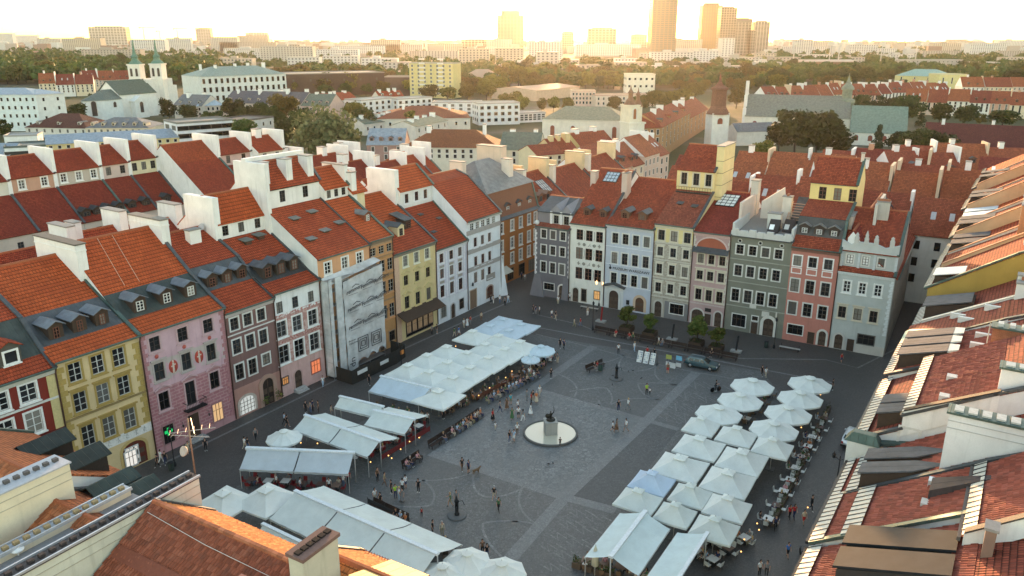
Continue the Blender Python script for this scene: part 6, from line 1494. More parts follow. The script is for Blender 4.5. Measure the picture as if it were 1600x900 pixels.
for(x0,x1,yb,y_e,ytop)in((206,223,0,100,59),(240,257,0,99,59)):
 P=A+X*(k*(.9 if x0<230 else 1.35))+Y*(19 if x0<230 else 13)
 d=ray((x0+x1)/2,120);kk=P.y/d.y;P=Vector((d.x*kk,P.y,0));wd=(x1-x0)/FPX*P.y/cp*.98
 zt=zpix(P,y_e);zs=zpix(P,ytop);L=t.matrix_world
 loc=((P-A).dot(X),(P-A).dot(Y),0)
 tt=bpy.data.objects.new('tower',None)
 m=MB();h=wd/2;m.box(-h,h,-h,h,0,zt);m.box(-h-.4,h+.4,-h-.4,h+.4,zt-.8,zt);m.box(-h-.3,h+.3,-h-.3,h+.3,zpix(P,123)-.5,zpix(P,123));o=m.build('tower',plaster((.70,.67,.62)),t,loc,-rz)
 zz=zpix(P,119)
 for ox in(-h*.45,h*.45):arch_win(o,ox,-h,zz,h*.42,(zt-zz)*.66)
 hh=zs-zt
 spire(o,0,0,zt,[(h*1.2,0),(h*1.0,hh*.06),(h*.62,hh*.14),(h*.52,hh*.22),(h*.64,hh*.28),(h*.34,hh*.37),(h*.22,hh*.52),(h*.12,hh*.8),(.05,hh)],8,M_cop)
b=MB();b.box(k*.98,k*1.75,6,18,0,zpix(A,128));b.box(k*1.72,k*1.9,7,16,0,zpix(A,140));b.build('west_block',plaster((.68,.66,.62)),t)
def long_church(label,x0,yb0,x1,yb1,ye,yr,D,rm,wall=(.68,.64,.56),wn=4,hip=True):
 t,w,ze,rise,D=bld(label,'church',x0,yb0,x1,yb1,ye,D,wall,'hip' if hip else 'gable',yr,rm,None,None,'church',inset=8 if hip else None)
 for i in range(wn):arch_win(t,w*(i+.5)/wn,0,ze*.35,1.8,ze*.45,c=(.2,.06,.04))
 return t,w,ze
t,w,ze=long_church('long cream church with a plain tan roof left of the white tower',847,232,975,236,186,166,22,TAN)
def tower_px(label,name,xc,wpx,yb,segs,mats,cat='tower',group=None,n=4):
 """square tower on its pixel column: segs of (width factor, y from, y to, material)"""
 P=at(xc,yb);wd=wpx/FPX*P.y/cp
 t=thing(name,label,cat,tuple(P),.35,group)
 return t,P,wd
P=at(985,258);wd=27/FPX*P.y
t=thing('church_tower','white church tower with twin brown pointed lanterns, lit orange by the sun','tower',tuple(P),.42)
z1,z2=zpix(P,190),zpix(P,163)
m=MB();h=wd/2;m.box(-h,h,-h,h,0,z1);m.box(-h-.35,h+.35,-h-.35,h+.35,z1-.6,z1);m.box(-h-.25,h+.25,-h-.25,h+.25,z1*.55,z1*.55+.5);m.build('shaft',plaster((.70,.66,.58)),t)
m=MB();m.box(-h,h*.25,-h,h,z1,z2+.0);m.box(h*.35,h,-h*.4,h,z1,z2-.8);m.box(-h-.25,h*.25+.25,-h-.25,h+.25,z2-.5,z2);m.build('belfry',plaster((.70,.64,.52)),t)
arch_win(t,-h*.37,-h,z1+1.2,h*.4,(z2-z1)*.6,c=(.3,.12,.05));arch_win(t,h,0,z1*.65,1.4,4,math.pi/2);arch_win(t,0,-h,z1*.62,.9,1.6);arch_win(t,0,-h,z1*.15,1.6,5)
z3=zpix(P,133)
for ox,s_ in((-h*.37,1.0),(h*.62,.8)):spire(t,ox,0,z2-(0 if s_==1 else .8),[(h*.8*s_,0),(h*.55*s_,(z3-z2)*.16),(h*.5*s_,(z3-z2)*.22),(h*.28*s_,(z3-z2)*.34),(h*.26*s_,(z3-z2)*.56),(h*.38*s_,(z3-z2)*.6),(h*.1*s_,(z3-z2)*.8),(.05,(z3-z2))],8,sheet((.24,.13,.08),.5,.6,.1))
P=at(1117,236);wd=27/FPX*P.y
t=thing('church_tower','white square tower with a big brown tiled helmet and pointed tip','tower',tuple(P),.15)
z1=zpix(P,176);h=wd/2;z2=zpix(P,141);z3=zpix(P,127)
MB().box(-h,h,-h,h,0,z1).build('shaft',plaster((.72,.68,.62)),t);arch_win(t,-.3,-h,z1-4.2,2.2,2.4,c=(.2,.05,.03));arch_win(t,h,0,z1-6,1.6,3,math.pi/2)
spire(t,0,0,z1,[(h*1.4,-.5),(h*1.3,.3),(h*1.0,(z2-z1)*.22),(h*.9,(z2-z1)*.3),(h*.86,z2-z1),(h*1.05,z2-z1+.4),(h*1.0,z2-z1+.9),(h*.5,(z3+z2)/2-z1),(h*.18,z3-z1),(.06,z3-z1+3)],8,tiles((.25,.12,.08),.3,.3,.4),'helmet')
t,w,ze=long_church('long white church with grey roof and a green bell turret on its ridge',1161,216,1324,222,181,149,26,sheet((.19,.185,.155),1,.75,.0),hip=False,wn=5)
A,B=at(1161,216),at(1324,222);X=(B-A).normalized();Y=Vector((-X.y,X.x,0));Pt=A+X*w*.965+Y*13
zb=zpix(Pt,160);zt_=zpix(Pt,114);hh=zt_-zb;r=2.9
spire(t,w*.965,13,zb,[(r*.7,-3),(r*1.3,0),(r*1.25,hh*.1),(r*.75,hh*.14),(r*.75,hh*.42),(r*1.0,hh*.44),(r*.9,hh*.52),(r*.35,hh*.66),(r*.12,hh*.85),(.05,hh)],8,sheet((.22,.23,.18),.5,.6,.1),'turret')
m=MB();m.add([(-.3,0,0),(-.3,26,0),(-.3,26,ze),(-.3,13,ze+13),(-.3,0,ze)],[(0,4,3,2,1)])
for y_,z_ in((1,ze+1),(6,ze+6.5),(13,ze+12.5),(20,ze+6.5),(25,ze+1)):m.box(-1.2,.3,y_-.7,y_+.7,0,z_+2.4)
m.build('stepped_gable',plaster((.72,.69,.66)),t)
b,w2,z2_,_,_=bld('lean grey aisle roof in front of the long white church','church',1150,228,1212,226,206,10,(.66,.62,.56),'gable',192,GREYR,None,None,'church_aisle')
t,w,ze=long_church('church wing with green grey roof and one tall arched window',1325,226,1414,230,206,166,26,sheet((.17,.215,.175),1,.7,.0),hip=False,wn=4)
# old town roofs behind the far row
TL=[(.30,.08,.045),(.33,.095,.05),(.25,.06,.04),(.36,.11,.05)]
TLM=[tiles(c,.3,.36,.5)for c in TL]
WL=[(.66,.64,.60),(.62,.52,.38),(.55,.42,.34),(.64,.6,.54),(.5,.3,.22)]
CNT={}
def small_house(rowname,A,w,D,rz,ze,rise,rnd,idx):
 lab='red roofed house, %s from the left, %s'%(ORD[idx]if idx<20 else 'last',rowname)
 t=thing('old_town_house',lab,'house',tuple(A),rz,'red roofed houses in the '+rowname)
 MB().box(0,w,0,D,0,ze).build('wall',plaster(rnd.choice(WL)),t)
 o=.3;b=MB();k=rise/(D/2)
 b.prism_x([(-o,ze-o*k),(D/2,ze+rise),(D+o,ze-o*k),(D+o,ze-o*k+.17),(D/2,ze+rise+.17),(-o,ze-o*k+.17)],.0,w);b.build('roof',rnd.choice(TLM),t)
 g=MB()
 for x,r in((.01,1),(w-.01,0)):MB().add([(x,0,ze),(x,D,ze),(x,D/2,ze+rise)],[(0,2,1)if r else(0,1,2)]).build('gable',M_white,t)
 if rnd.random()<.8:
  y0,y1=rnd.choice(((D*.3,D*.75),(D*.1,D*.55),(D*.4,D*.6)));parapet_z=ze+rise+rnd.uniform(.6,1.8)
  m=MB();m.box(w-.3,w+.25,y0,y1,ze-1,parapet_z);m.build('firewall',M_white if rnd.random()<.75 else plaster((.62,.48,.34)),t)
 if rnd.random()<.6:chimney(t,w*.3,w*.3+1.2,D/2-.4,D/2+1.0,ze,ze+rise+rnd.uniform(1,2),M_white if rnd.random()<.6 else plaster((.5,.28,.18)))
 if rnd.random()<.5:
  for x in(w*.3,w*.7):dormer(t,x,D*.1,ze+rise*.2,1.4,1.3,D*.25,'gable',M_zinc if rnd.random()<.5 else rnd.choice(TLM),flat((.2,.1,.07),.8),'bared')
 elif rnd.random()<.5:
  for x in(w*.35,w*.65):MB().hexa([(x-.4,D*.2,ze+rise*.4),(x+.4,D*.2,ze+rise*.4),(x+.4,D*.3,ze+rise*.6),(x-.4,D*.3,ze+rise*.6),(x-.4,D*.2,ze+rise*.4+.25),(x+.4,D*.2,ze+rise*.4+.25),(x+.4,D*.3,ze+rise*.6+.25),(x-.4,D*.3,ze+rise*.6+.25)]).build('skylight',flat((.45,.45,.46),.3),t)
 win_grid(t,w,3,ze-.4,max(2,int(w/2.6)),3,.95,1.5)
def row_houses(rowname,S,dr,n,off,ze,rise,D,seed,w=(7,11),skip=()):
 rnd=random.Random(seed);rz=math.atan2(dr.y,dr.x);p=S.copy();i=0
 for k in range(n):
  ww=rnd.uniform(*w)
  if k not in skip:
   small_house(rowname,p,ww,D,rz,ze+rnd.uniform(-1,1),rise+rnd.uniform(-.6,.6),rnd,i);i+=1
  p=p+dr*(ww+rnd.choice((0,0,0,.5)))
row_houses('first roof row behind the far houses',RA+NR*30+BV*12,BV,7,0,13,5.5,13,1)
row_houses('second roof row behind the far houses',RA+NR*52+BV*6,BV,8,0,13,5.2,13,2)
row_houses('third roof row behind the far houses',RA+NR*74+BV*14,BV,8,0,12.5,5,13,3)
row_houses('fourth roof row behind the far houses',RA+NR*98+BV*30,BV,7,0,12,5,13,4,skip=(3,))
row_houses('roof row behind the brown corner house',LA+AV*136+NL*14,(BV*.3-NL*.95).normalized()*-1 if False else AV,5,0,12,5,13,5)
row_houses('roof row right of the pale corner house',RA+NR*46+BV*92,NR,5,0,12.5,5,12,6)
row_houses('long roof row below the monastery',at(1390,322),(at(1560,330)-at(1390,322)).normalized(),8,0,11,5.5,13,7,w=(9,13))
row_houses('near roof row below the monastery',at(1384,352),(at(1440,352)-at(1384,352)).normalized(),2,0,12,5,13,8)
row_houses('roof row behind the grey church',at(1196,168),(at(1420,162)-at(1196,168)).normalized(),15,0,7,6.5,16,9,w=(8,12))
row_houses('red roof row before the yellow church',at(1410,178),(at(1600,186)-at(1410,178)).normalized(),12,0,8,6.5,16,10,w=(9,14))
row_houses('far red roof row at the right edge',at(1500,158),(at(1640,160)-at(1500,158)).normalized(),10,0,10,6,16,11,w=(12,18))
row_houses('red roof row left of the twin spires',at(64,152),(at(140,150)-at(64,152)).normalized(),3,0,10,7,16,12,w=(10,13))
row_houses('red roof row behind the twin spired church',at(134,142),(at(190,140)-at(134,142)).normalized(),3,0,9,7,14,14,w=(11,14))
bld('brown house with hipped red roof closing the side street','house',1462,366,1496,368,320,12,(.25,.17,.12),'hip',290,TRD,(2,3,3),None,wh=2)
bld('white house behind the tree at the end of the side street','house',1508,352,1530,352,312,10,(.64,.64,.63),'gable',300,TRD,(2,3,3),None,wh=2)
t=thing('courtyard_wall','pale wall with a red tiled coping closing the end of the side street','wall',tuple(at(1474,378)),frame_of(at(1474,378),at(1524,380))[1]);w=(at(1524,380)-at(1474,378)).length
MB().box(0,w,0,.6,0,5.0).build('wall',plaster((.56,.52,.48)),t);MB().prism_x([(-.4,5),(2.6,7.2),(2.6,7.35),(-.4,5.15)],-.2,w).build('coping',TRE,t);arched(t,'gateway',w*.6,.05,2.2,3.4,plaster((.5,.45,.4)),M_wood)
# far city: towers and blocks on the skyline
M_dglass=glass((.05,.045,.04),.15)
def skyscraper(label,x0,x1,yb,yt,D,wall,cols,rows,cap=None,band=None,ww=2.6,gl=None,turn=0.0,zmax=None):
 A,B=at(x0,yb),at(x1,yb);Wd,rz=frame_of(A,B)
 H_=zmax or zpix(A,yt)
 t=thing('skyscraper',label,'skyscraper',tuple(A),rz+turn,'skyscrapers on the skyline')
 MB().box(0,Wd,0,D,0,H_).build('shaft',plaster(wall),t)
 b=MB();fz=H_/rows
 for sx,L in((0,Wd),(1,D)):
  for j in range(rows):
   for i in range(cols if sx==0 else max(2,cols//2)):
    n_=cols if sx==0 else max(2,cols//2);a=L*(i+.12)/n_;c=L*(i+.88)/n_;z0,z1=j*fz+fz*.25,j*fz+fz*.85
    if sx==0:b.quad((a,-.15,z0),(c,-.15,z0),(c,-.15,z1),(a,-.15,z1))
    else:
     b.quad((Wd+.15,a,z0),(Wd+.15,c,z0),(Wd+.15,c,z1),(Wd+.15,a,z1));b.quad((-.15,c,z0),(-.15,a,z0),(-.15,a,z1),(-.15,c,z1))
 stuff(b.build('windows',gl or M_dglass,t))
 fb=MB()
 for i in range(cols+1):fb.box(Wd*i/cols-.25,Wd*i/cols+.25,-.5,-.16,0,H_)
 stuff(fb.build('mullions',plaster(sc3(wall,.9)),t))
 MB().box(Wd*.15,Wd*.85,D*.2,D*.8,H_,H_+(cap or 4)).build('roof_house',plaster(sc3(wall,.8)),t)
 if band:MB().box(-.6,Wd+.6,-.6,D+.6,H_-band,H_).build('crown_band',plaster(sc3(wall,.5)),t)
 return t
skyscraper('broad pale office tower left of the setting sun',777,818,76,24,40,(.30,.23,.18),8,24,16)
skyscraper('tallest flat topped slab tower running out of the top of the frame',1016,1054,95,0,46,(.27,.18,.12),6,44,4,zmax=168)
skyscraper('dark brown office tower with a lit upper floor right of the tallest slab',1093,1124,82,8,40,(.15,.085,.055),8,34,6,gl=glass((.12,.07,.03),.12))
skyscraper('pale gridded face of the dark office tower',1122,1146,90,12,30,(.34,.28,.24),6,30,3)
skyscraper('slanted light tower with a dark crown band',1145,1171,86,29,30,(.36,.31,.28),5,24,2,9)
skyscraper('rightmost slim white apartment tower',1176,1199,84,34,26,(.42,.39,.36),5,26,4)
skyscraper('low grey tower wing beside the slanted tower',1164,1178,86,48,24,(.3,.27,.25),4,16,2)
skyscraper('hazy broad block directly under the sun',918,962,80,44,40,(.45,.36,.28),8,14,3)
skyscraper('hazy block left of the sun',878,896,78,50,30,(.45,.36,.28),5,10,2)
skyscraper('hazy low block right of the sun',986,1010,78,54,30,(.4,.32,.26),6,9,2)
skyscraper('stepped light apartment tower at far left skyline',142,200,72,42,40,(.46,.44,.42),12,12,4)
skyscraper('grey square tower left of the middle skyline',308,331,70,44,34,(.34,.33,.32),6,11,2,4)
skyscraper('small pale tower block right of the grey square tower',385,419,68,51,30,(.44,.42,.4),8,7,2)
skyscraper('pinkish blocky tower left of the broad office tower',721,763,76,62,30,(.42,.32,.26),8,5,2)
for x,yb,yt in((228,78,42),(280,76,44),(252,74,48)):
 P=at(x,yb);h=zpix(P,yt)
 t=thing('tower_crane','%s of the thin tower cranes on the left skyline'%{228:'leftmost',280:'rightmost',252:'middle'}[x],'crane',tuple(P),.2)
 MB().box(-1.2,1.2,-1.2,1.2,0,h).build('mast',flat((.35,.3,.24),.6),t);MB().box(-14,38,-.8,.8,h-2,h).build('jib',flat((.35,.3,.24),.6),t);MB().box(-13,-8,-1.5,1.5,h-5,h-2).build('counterweight',flat((.3,.28,.26),.8),t)
for x,lab in((1238,'leftmost'),(1294,'second from left'),(1308,'third from left'),(1374,'rightmost'),(1428,'farthest right and thinner')):
 P=at(x,108);h=zpix(P,66)
 t=thing('floodlight_mast','pale stadium floodlight mast, %s of the row'%lab,'floodlight mast',tuple(P),0,'floodlight masts of the stadium')
 MB().tube([(0,0,0),(0,0,h)],1.1,8,r1=.6).build('mast',flat((.5,.46,.42),.5,.2),t);MB().box(-4,4,-.6,.6,h-4,h).build('lamp_panel',flat((.5,.48,.45),.5),t)
P=at(1250,112);t=thing('stadium_stand','dark long roofed stadium stand between the floodlight masts','stadium',tuple(P),0)
MB().box(0,70,0,20,0,12).build('stand',plaster((.25,.17,.13)),t);MB().hexa([(-4,-6,12.2),(74,-6,12.2),(74,20,14),(-4,20,14),(-4,-6,13),(74,-6,13),(74,20,15),(-4,20,15)]).build('roof',flat((.3,.22,.17),.6),t)
rnd=random.Random(11)
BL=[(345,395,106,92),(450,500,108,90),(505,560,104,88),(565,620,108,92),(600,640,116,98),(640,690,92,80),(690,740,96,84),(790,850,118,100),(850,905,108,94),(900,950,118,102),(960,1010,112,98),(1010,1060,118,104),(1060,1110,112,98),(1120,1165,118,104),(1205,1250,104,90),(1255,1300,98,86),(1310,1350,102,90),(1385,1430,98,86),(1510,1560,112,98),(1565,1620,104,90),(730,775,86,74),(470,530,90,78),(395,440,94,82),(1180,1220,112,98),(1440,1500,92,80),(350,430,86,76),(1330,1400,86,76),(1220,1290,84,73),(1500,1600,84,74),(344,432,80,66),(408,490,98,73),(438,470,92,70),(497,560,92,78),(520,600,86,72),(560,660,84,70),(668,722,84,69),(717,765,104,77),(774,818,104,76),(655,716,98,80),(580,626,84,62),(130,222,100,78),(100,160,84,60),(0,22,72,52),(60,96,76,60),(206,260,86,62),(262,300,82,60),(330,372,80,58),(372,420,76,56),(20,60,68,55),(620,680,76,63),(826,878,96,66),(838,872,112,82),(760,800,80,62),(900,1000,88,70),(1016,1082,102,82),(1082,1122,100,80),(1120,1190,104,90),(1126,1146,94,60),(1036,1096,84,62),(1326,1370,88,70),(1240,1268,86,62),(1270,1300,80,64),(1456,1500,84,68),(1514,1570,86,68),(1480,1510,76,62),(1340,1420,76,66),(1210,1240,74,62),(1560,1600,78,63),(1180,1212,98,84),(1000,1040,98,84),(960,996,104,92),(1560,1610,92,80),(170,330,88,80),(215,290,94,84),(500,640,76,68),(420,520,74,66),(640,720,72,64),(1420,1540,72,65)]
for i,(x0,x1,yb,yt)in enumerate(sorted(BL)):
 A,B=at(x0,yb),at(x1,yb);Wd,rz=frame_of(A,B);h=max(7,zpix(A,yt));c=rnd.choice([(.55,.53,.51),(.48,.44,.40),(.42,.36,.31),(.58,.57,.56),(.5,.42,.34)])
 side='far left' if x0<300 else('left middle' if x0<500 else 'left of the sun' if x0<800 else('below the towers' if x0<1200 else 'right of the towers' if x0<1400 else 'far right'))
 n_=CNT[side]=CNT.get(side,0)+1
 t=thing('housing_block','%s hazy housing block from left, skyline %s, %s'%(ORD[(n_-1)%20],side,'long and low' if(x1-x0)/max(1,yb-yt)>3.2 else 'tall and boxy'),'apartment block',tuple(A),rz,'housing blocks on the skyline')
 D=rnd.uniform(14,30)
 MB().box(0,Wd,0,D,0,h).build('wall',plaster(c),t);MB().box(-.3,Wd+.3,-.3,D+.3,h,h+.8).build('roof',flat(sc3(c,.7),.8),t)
 b=MB();fl=max(2,int(h/3.2));nc=max(4,int(Wd/5))
 for j in range(fl):
  for k in range(nc):b.quad((Wd*(k+.28)/nc,-.12,h*(j+.3)/fl),(Wd*(k+.72)/nc,-.12,h*(j+.3)/fl),(Wd*(k+.72)/nc,-.12,h*(j+.82)/fl),(Wd*(k+.28)/nc,-.12,h*(j+.82)/fl))
 stuff(b.build('windows',flat((.12,.11,.11),.4),t))
 if rnd.random()<.6:MB().box(Wd*.3,Wd*.5,D*.3,D*.7,h+.8,h+4).build('roof_house',flat(sc3(c,.8),.8),t)
def far_mass():
 rnd=random.Random(5);b=MB();cs=[0,1,2,3]
 for k in range(2600):
  v=58.5+32*rnd.random()**1.7;u=rnd.uniform(-120,1720);P=at(u,v)
  if P.y>5600 or(v>80 and rnd.random()<.75):continue
  w,d,h=rnd.uniform(12,45),rnd.uniform(10,20),rnd.choice((6,8,10,14,18,24))
  a=rnd.uniform(-.5,.5);ca,sa=math.cos(a),math.sin(a)
  pts=[(P.x+x*ca-y*sa,P.y+x*sa+y*ca,z)for z in(0,h)for x,y in((0,0),(w,0),(w,d),(0,d))]
  b.hexa(pts,rnd.choice(cs))
 o=b.build('distant_city',[plaster((.5,.48,.46)),plaster((.4,.34,.3)),plaster((.3,.2,.16)),plaster((.58,.56,.54))]);o['kind']='stuff'
far_mass()
# trees
BARK=flat((.06,.045,.035),.9)
def crown_mesh(name,H,Rr,nclump,nleaf,size,mat,seed,base=.28,cone=False):
 rnd=np.random.RandomState(seed)
 cs=[]
 while len(cs)<nclump:
  p=rnd.uniform(-1,1,3)
  if cone:
   z=(p[2]+1)/2;r=(1-z)*.95+.06;c=np.array([p[0]*Rr*r,p[1]*Rr*r,H*(base*.5+z*(1-base*.5))]);
   if p[0]**2+p[1]**2>1:continue
   cs.append((c,Rr*(.2+.3*(1-z))))
  else:
   if(p**2).sum()>1 or(p**2).sum()<.22:continue
   cs.append((np.array([p[0]*Rr*.8,p[1]*Rr*.8,H*(base+(1-base)*.5)+p[2]*H*(1-base)*.40]),Rr*rnd.uniform(.26,.46)))
 per=nleaf//nclump;V=[];F=[]
 for c,r in cs:
  d=rnd.normal(size=(per,3));d/=np.linalg.norm(d,axis=1)[:,None]
  pos=c+d*(r*rnd.uniform(.55,1.08,per))[:,None]*np.array([1,1,.8])
  n=d+rnd.normal(size=(per,3))*.7;n/=np.linalg.norm(n,axis=1)[:,None]
  u=np.cross(n,rnd.normal(size=(per,3)));u/=np.linalg.norm(u,axis=1)[:,None];w=np.cross(n,u)
  s=size*rnd.uniform(.6,1.3,per)[:,None]
  q=np.stack([pos-u*s*.5-w*s*.3,pos+u*s*.5-w*s*.35,pos+u*s*.45+w*s*.4,pos-u*s*.35+w*s*.5],1)
  V.append(q.reshape(-1,3))
 V=np.concatenate(V);nf=len(V)//4
 me=bpy.data.meshes.new(name);me.from_pydata(V.tolist(),[],np.arange(nf*4).reshape(-1,4).tolist());me.materials.append(mat);me.update();return me,cs
def trunk_mesh(H,Rr,cs,seed,base=.28):
 rnd=random.Random(seed);b=MB();top=H*(base+.25)
 b.tube([(0,0,0),(.02*H,.01*H,H*base),(0,.02*H,top)],H*.022,7,r1=H*.010)
 for c,r in cs[:7]:b.tube([(0.01*H,.01*H,H*base*rnd.uniform(.8,1.3)),((c[0])*.5,c[1]*.5,(H*base+c[2])*.5),(c[0],c[1],c[2])],H*.009,5,r1=H*.003)
 return b.mesh('trunk',BARK)
L_dk=leaf((.024,.036,.010),(.058,.066,.016));L_md=leaf((.030,.054,.012),(.07,.09,.02));L_lt=leaf((.07,.085,.035),(.17,.165,.075));L_yl=leaf((.075,.075,.016),(.16,.13,.028));L_con=leaf((.022,.034,.016),(.05,.058,.024));L_yg=leaf((.055,.085,.02),(.13,.145,.032))
TV={}
def variant(k):
 if k in TV:return TV[k]
 kind,i=k
 if kind=='con':cm,cs=crown_mesh('crown',15,4.2,26,1000,.9,L_con,i+50,.1,True);tm=MB().tube([(0,0,0),(0,0,14)],.3,6,r1=.05).mesh('trunk',BARK)
 elif kind=='big':cm,cs=crown_mesh('crown',15,8.4,44,4200,.75,L_lt,9,.16);tm=trunk_mesh(15,8,cs,9)
 elif kind=='young':cm,cs=crown_mesh('crown',5.0,1.5,22,1900,.34,L_yg,30+i,.14);tm=trunk_mesh(5.0,1.5,cs,i,.3)
 else:
  mat={'dk':L_dk,'md':L_md,'yl':L_yl,'lt':L_lt}[kind];cm,cs=crown_mesh('crown',15,6.4+.5*(i%3),20+3*(i%3),1900,.95,mat,100+i*7+len(kind)*3+ord(kind[0]),.2);tm=trunk_mesh(15,6.4,cs,i)
 TV[k]=(cm,tm);return TV[k]
def tree(label,x,yb,yt,kind='dk',i=0,wx=1.0,group=None,ground=0.0,P=None,H=None):
 P=P or at(x,yb);h=H or zpix(P,yt)-ground
 h0={'young':5.0}.get(kind,15.0);s=h/h0
 cm,tm=variant((kind,i%4))
 t=put('tree',tm,None,(P.x,P.y,ground),rot=(0,0,(x*1.7+i)%6.28),scale=(s*wx,s*wx,s))
 tag(t,label,'tree',group)
 put('crown',cm,t)
 return t
TREES=[(515,262,168,'big',1.0,'big pale green round tree behind the white attic roofs'),(266,192,151,'dk',.75,'dark tree against the white church by its chancel'),(296,194,162,'dk',1.0,'dark bushy tree right of the white church'),(368,194,153,'dk',1.1,'dark broad tree in front of the slate mansard house'),(409,192,157,'md',1.0,'brownish green tree at the middle of the slate house'),(445,202,146,'yl',1.0,'tall yellowish tree at the right end of the slate house'),(386,242,186,'md',.9,'green tree right beside the white modern block'),(412,246,208,'md',1.0,'lower green tree behind the red attic roofs'),(445,234,187,'dk',.8,'dark tree between the modern block and the big pale tree'),(330,200,176,'md',1.0,'low tree below the pale blue roof'),(518,178,139,'con',1.0,'dark pointed conifer beside the red tiled house'),(556,196,154,'yl',1.0,'golden edged tree above the big pale tree'),(641,206,172,'yl',.7,'slim yellow tree before the broad red hip roof'),(817,180,149,'yl',.75,'first of the round sunlit trees behind the long cream church'),(846,178,151,'yl',.6,'second round sunlit tree behind the cream church'),(865,178,147,'yl',.75,'third round sunlit tree behind the cream church'),(887,178,152,'yl',.9,'fourth round sunlit tree behind the cream church'),(787,170,145,'yl',.8,'sunlit tree above the white flats left of the church'),(908,208,166,'yl',.9,'amber tree standing in front of the tan church roof'),(1062,176,133,'yl',1.2,'amber tree mass above the long brown tenement'),(1020,172,140,'yl',1.2,'amber tree left of the long brown tenement'),(1191,262,219,'yl',1.0,'amber tree among the red roofs right of the yellow attic house'),(1241,250,168,'dk',1.1,'big rust brown tree left in the clump before the grey church'),(1274,252,174,'dk',1.2,'big rust brown tree in the middle of the clump before the grey church'),(1306,252,190,'dk',1.1,'big rust brown tree right in the clump before the grey church'),(1216,240,190,'dk',.9,'small rust brown tree left of the clump before the grey church'),(1368,250,196,'con',.9,'dark conifer before the tall arched church window'),(1344,178,147,'dk',1.2,'dark tree behind the bell turret'),(1368,178,149,'dk',1.2,'dark tree behind the left part of the green grey church wing'),(1395,178,150,'dk',1.2,'dark tree behind the right part of the green grey church wing'),(1416,198,147,'dk',1.1,'large dark tree at the end of the green grey roof'),(1438,198,170,'con',1.0,'greyish conifer right of the green grey roof'),(1467,198,158,'md',1.1,'round green tree before the white gabled roofs'),(1504,200,161,'dk',1.2,'brown green tree left of the wide bright tree'),(1566,200,172,'md',1.9,'wide bright green tree above the monastery roof'),(1556,176,150,'dk',1.3,'dark spreading tree before the far red roofs'),(1530,198,176,'yl',1.0,'pinkish tree beside the wide bright tree'),(1424,256,196,'dk',1.2,'dark tree at the left end of the monastery range'),(1465,258,206,'dk',1.2,'dark tree overlapping the monastery roof'),(1400,250,204,'dk',1.0,'dark tree below the end of the church wing'),(1561,262,234,'con',.8,'small conifer before the lower dark red roof'),(1585,262,238,'con',.8,'small conifer at the right end of the lower dark red roof'),(1495,352,289,'md',.6,'tall green tree at the end of the side street'),(1560,262,250,'md',1.4,'green bush at the end of the lower dark red roof'),(8,216,186,'dk',1.2,'dark tree at the left edge before the hospital block'),(120,196,160,'dk',1.2,'dark tree between the hospital wing and the church'),(75,208,196,'md',1.2,'small bush over the brown hip roof'),(150,172,146,'dk',1.0,'dark tree behind the church chancel'),]
for i,(x,yb,yt,k,wx,lab)in enumerate(TREES):tree(lab,x,yb,yt,k,i,wx)
GAP=[(330,200,170,'md'),(350,202,172,'dk'),(388,200,164,'dk'),(428,204,160,'md'),(458,228,178,'dk'),(470,214,172,'md'),(428,238,200,'md'),(400,246,206,'md'),(568,208,168,'md'),(476,196,168,'dk'),(300,204,180,'dk'),(572,150,128,'md'),(540,152,130,'md'),(510,156,130,'md'),(600,152,126,'yl'),(640,150,122,'yl'),(670,160,130,'yl'),(700,162,132,'yl'),(730,160,128,'yl'),(760,160,126,'yl'),(800,172,140,'yl'),(830,150,118,'yl'),(960,176,150,'yl'),(1000,178,148,'yl'),(1040,178,140,'yl'),(1085,160,124,'yl'),(1150,170,138,'yl'),(1160,150,120,'yl'),(1240,150,128,'dk'),(1290,152,130,'dk'),(1330,160,138,'dk'),(1480,160,142,'dk'),(1545,168,146,'md'),(1590,178,156,'md')]
GC={}
for i,(x,yb,yt,k)in enumerate(sorted(GAP)):
 sd='left of the yellow flats' if x<640 else('between the yellow flats and the white church tower' if x<985 else 'right of the white church tower')
 GC[sd]=GC.get(sd,0)+1
 tree('%s bushy infill tree from left, %s'%(ORD[GC[sd]-1],sd),x,yb,yt,k,i+2,1.15,'bushy infill trees of the middle distance')
bld('low white building with a dark flat roof behind the green trees','building',385,222,430,214,190,16,(.62,.58,.54),'flat',None,flat((.10,.09,.09),.8),(4,2,1),'buildings in the middle distance')
PARKS=[('wood behind the twin spires',-60,330,98,134,70,'md',17),('trees left of the yellow flats',430,640,118,152,32,'yl',15),('trees around the yellow flats',640,790,130,152,26,'yl',15),('sunlit park below the setting sun',790,980,112,148,44,'yl',17),('trees below the towers',1030,1240,108,146,52,'yl',15),('park before the stadium',1200,1420,118,148,40,'dk',14),('green wood at the right',1490,1640,106,136,30,'md',15)]
for nm,x0,x1,y0,y1,n,k,h in PARKS:
 rnd=random.Random(len(nm)*7+n)
 spots=sorted([(rnd.uniform(x0,x1),y0+(y1-y0)*rnd.random()**.8)for _ in range(n)],key=lambda q:q[1])
 left={q:j for j,q in enumerate(sorted(spots))}
 for i,(x,y)in enumerate(spots):
  kk=k if rnd.random()<.6 else rnd.choice(('dk','md','yl'))
  tree('round crowned tree standing close among its like in the '+nm,x,y,0,kk,i,rnd.uniform(.95,1.35),'close standing trees of the '+nm,P=at(x,y),H=h*rnd.uniform(.75,1.2))
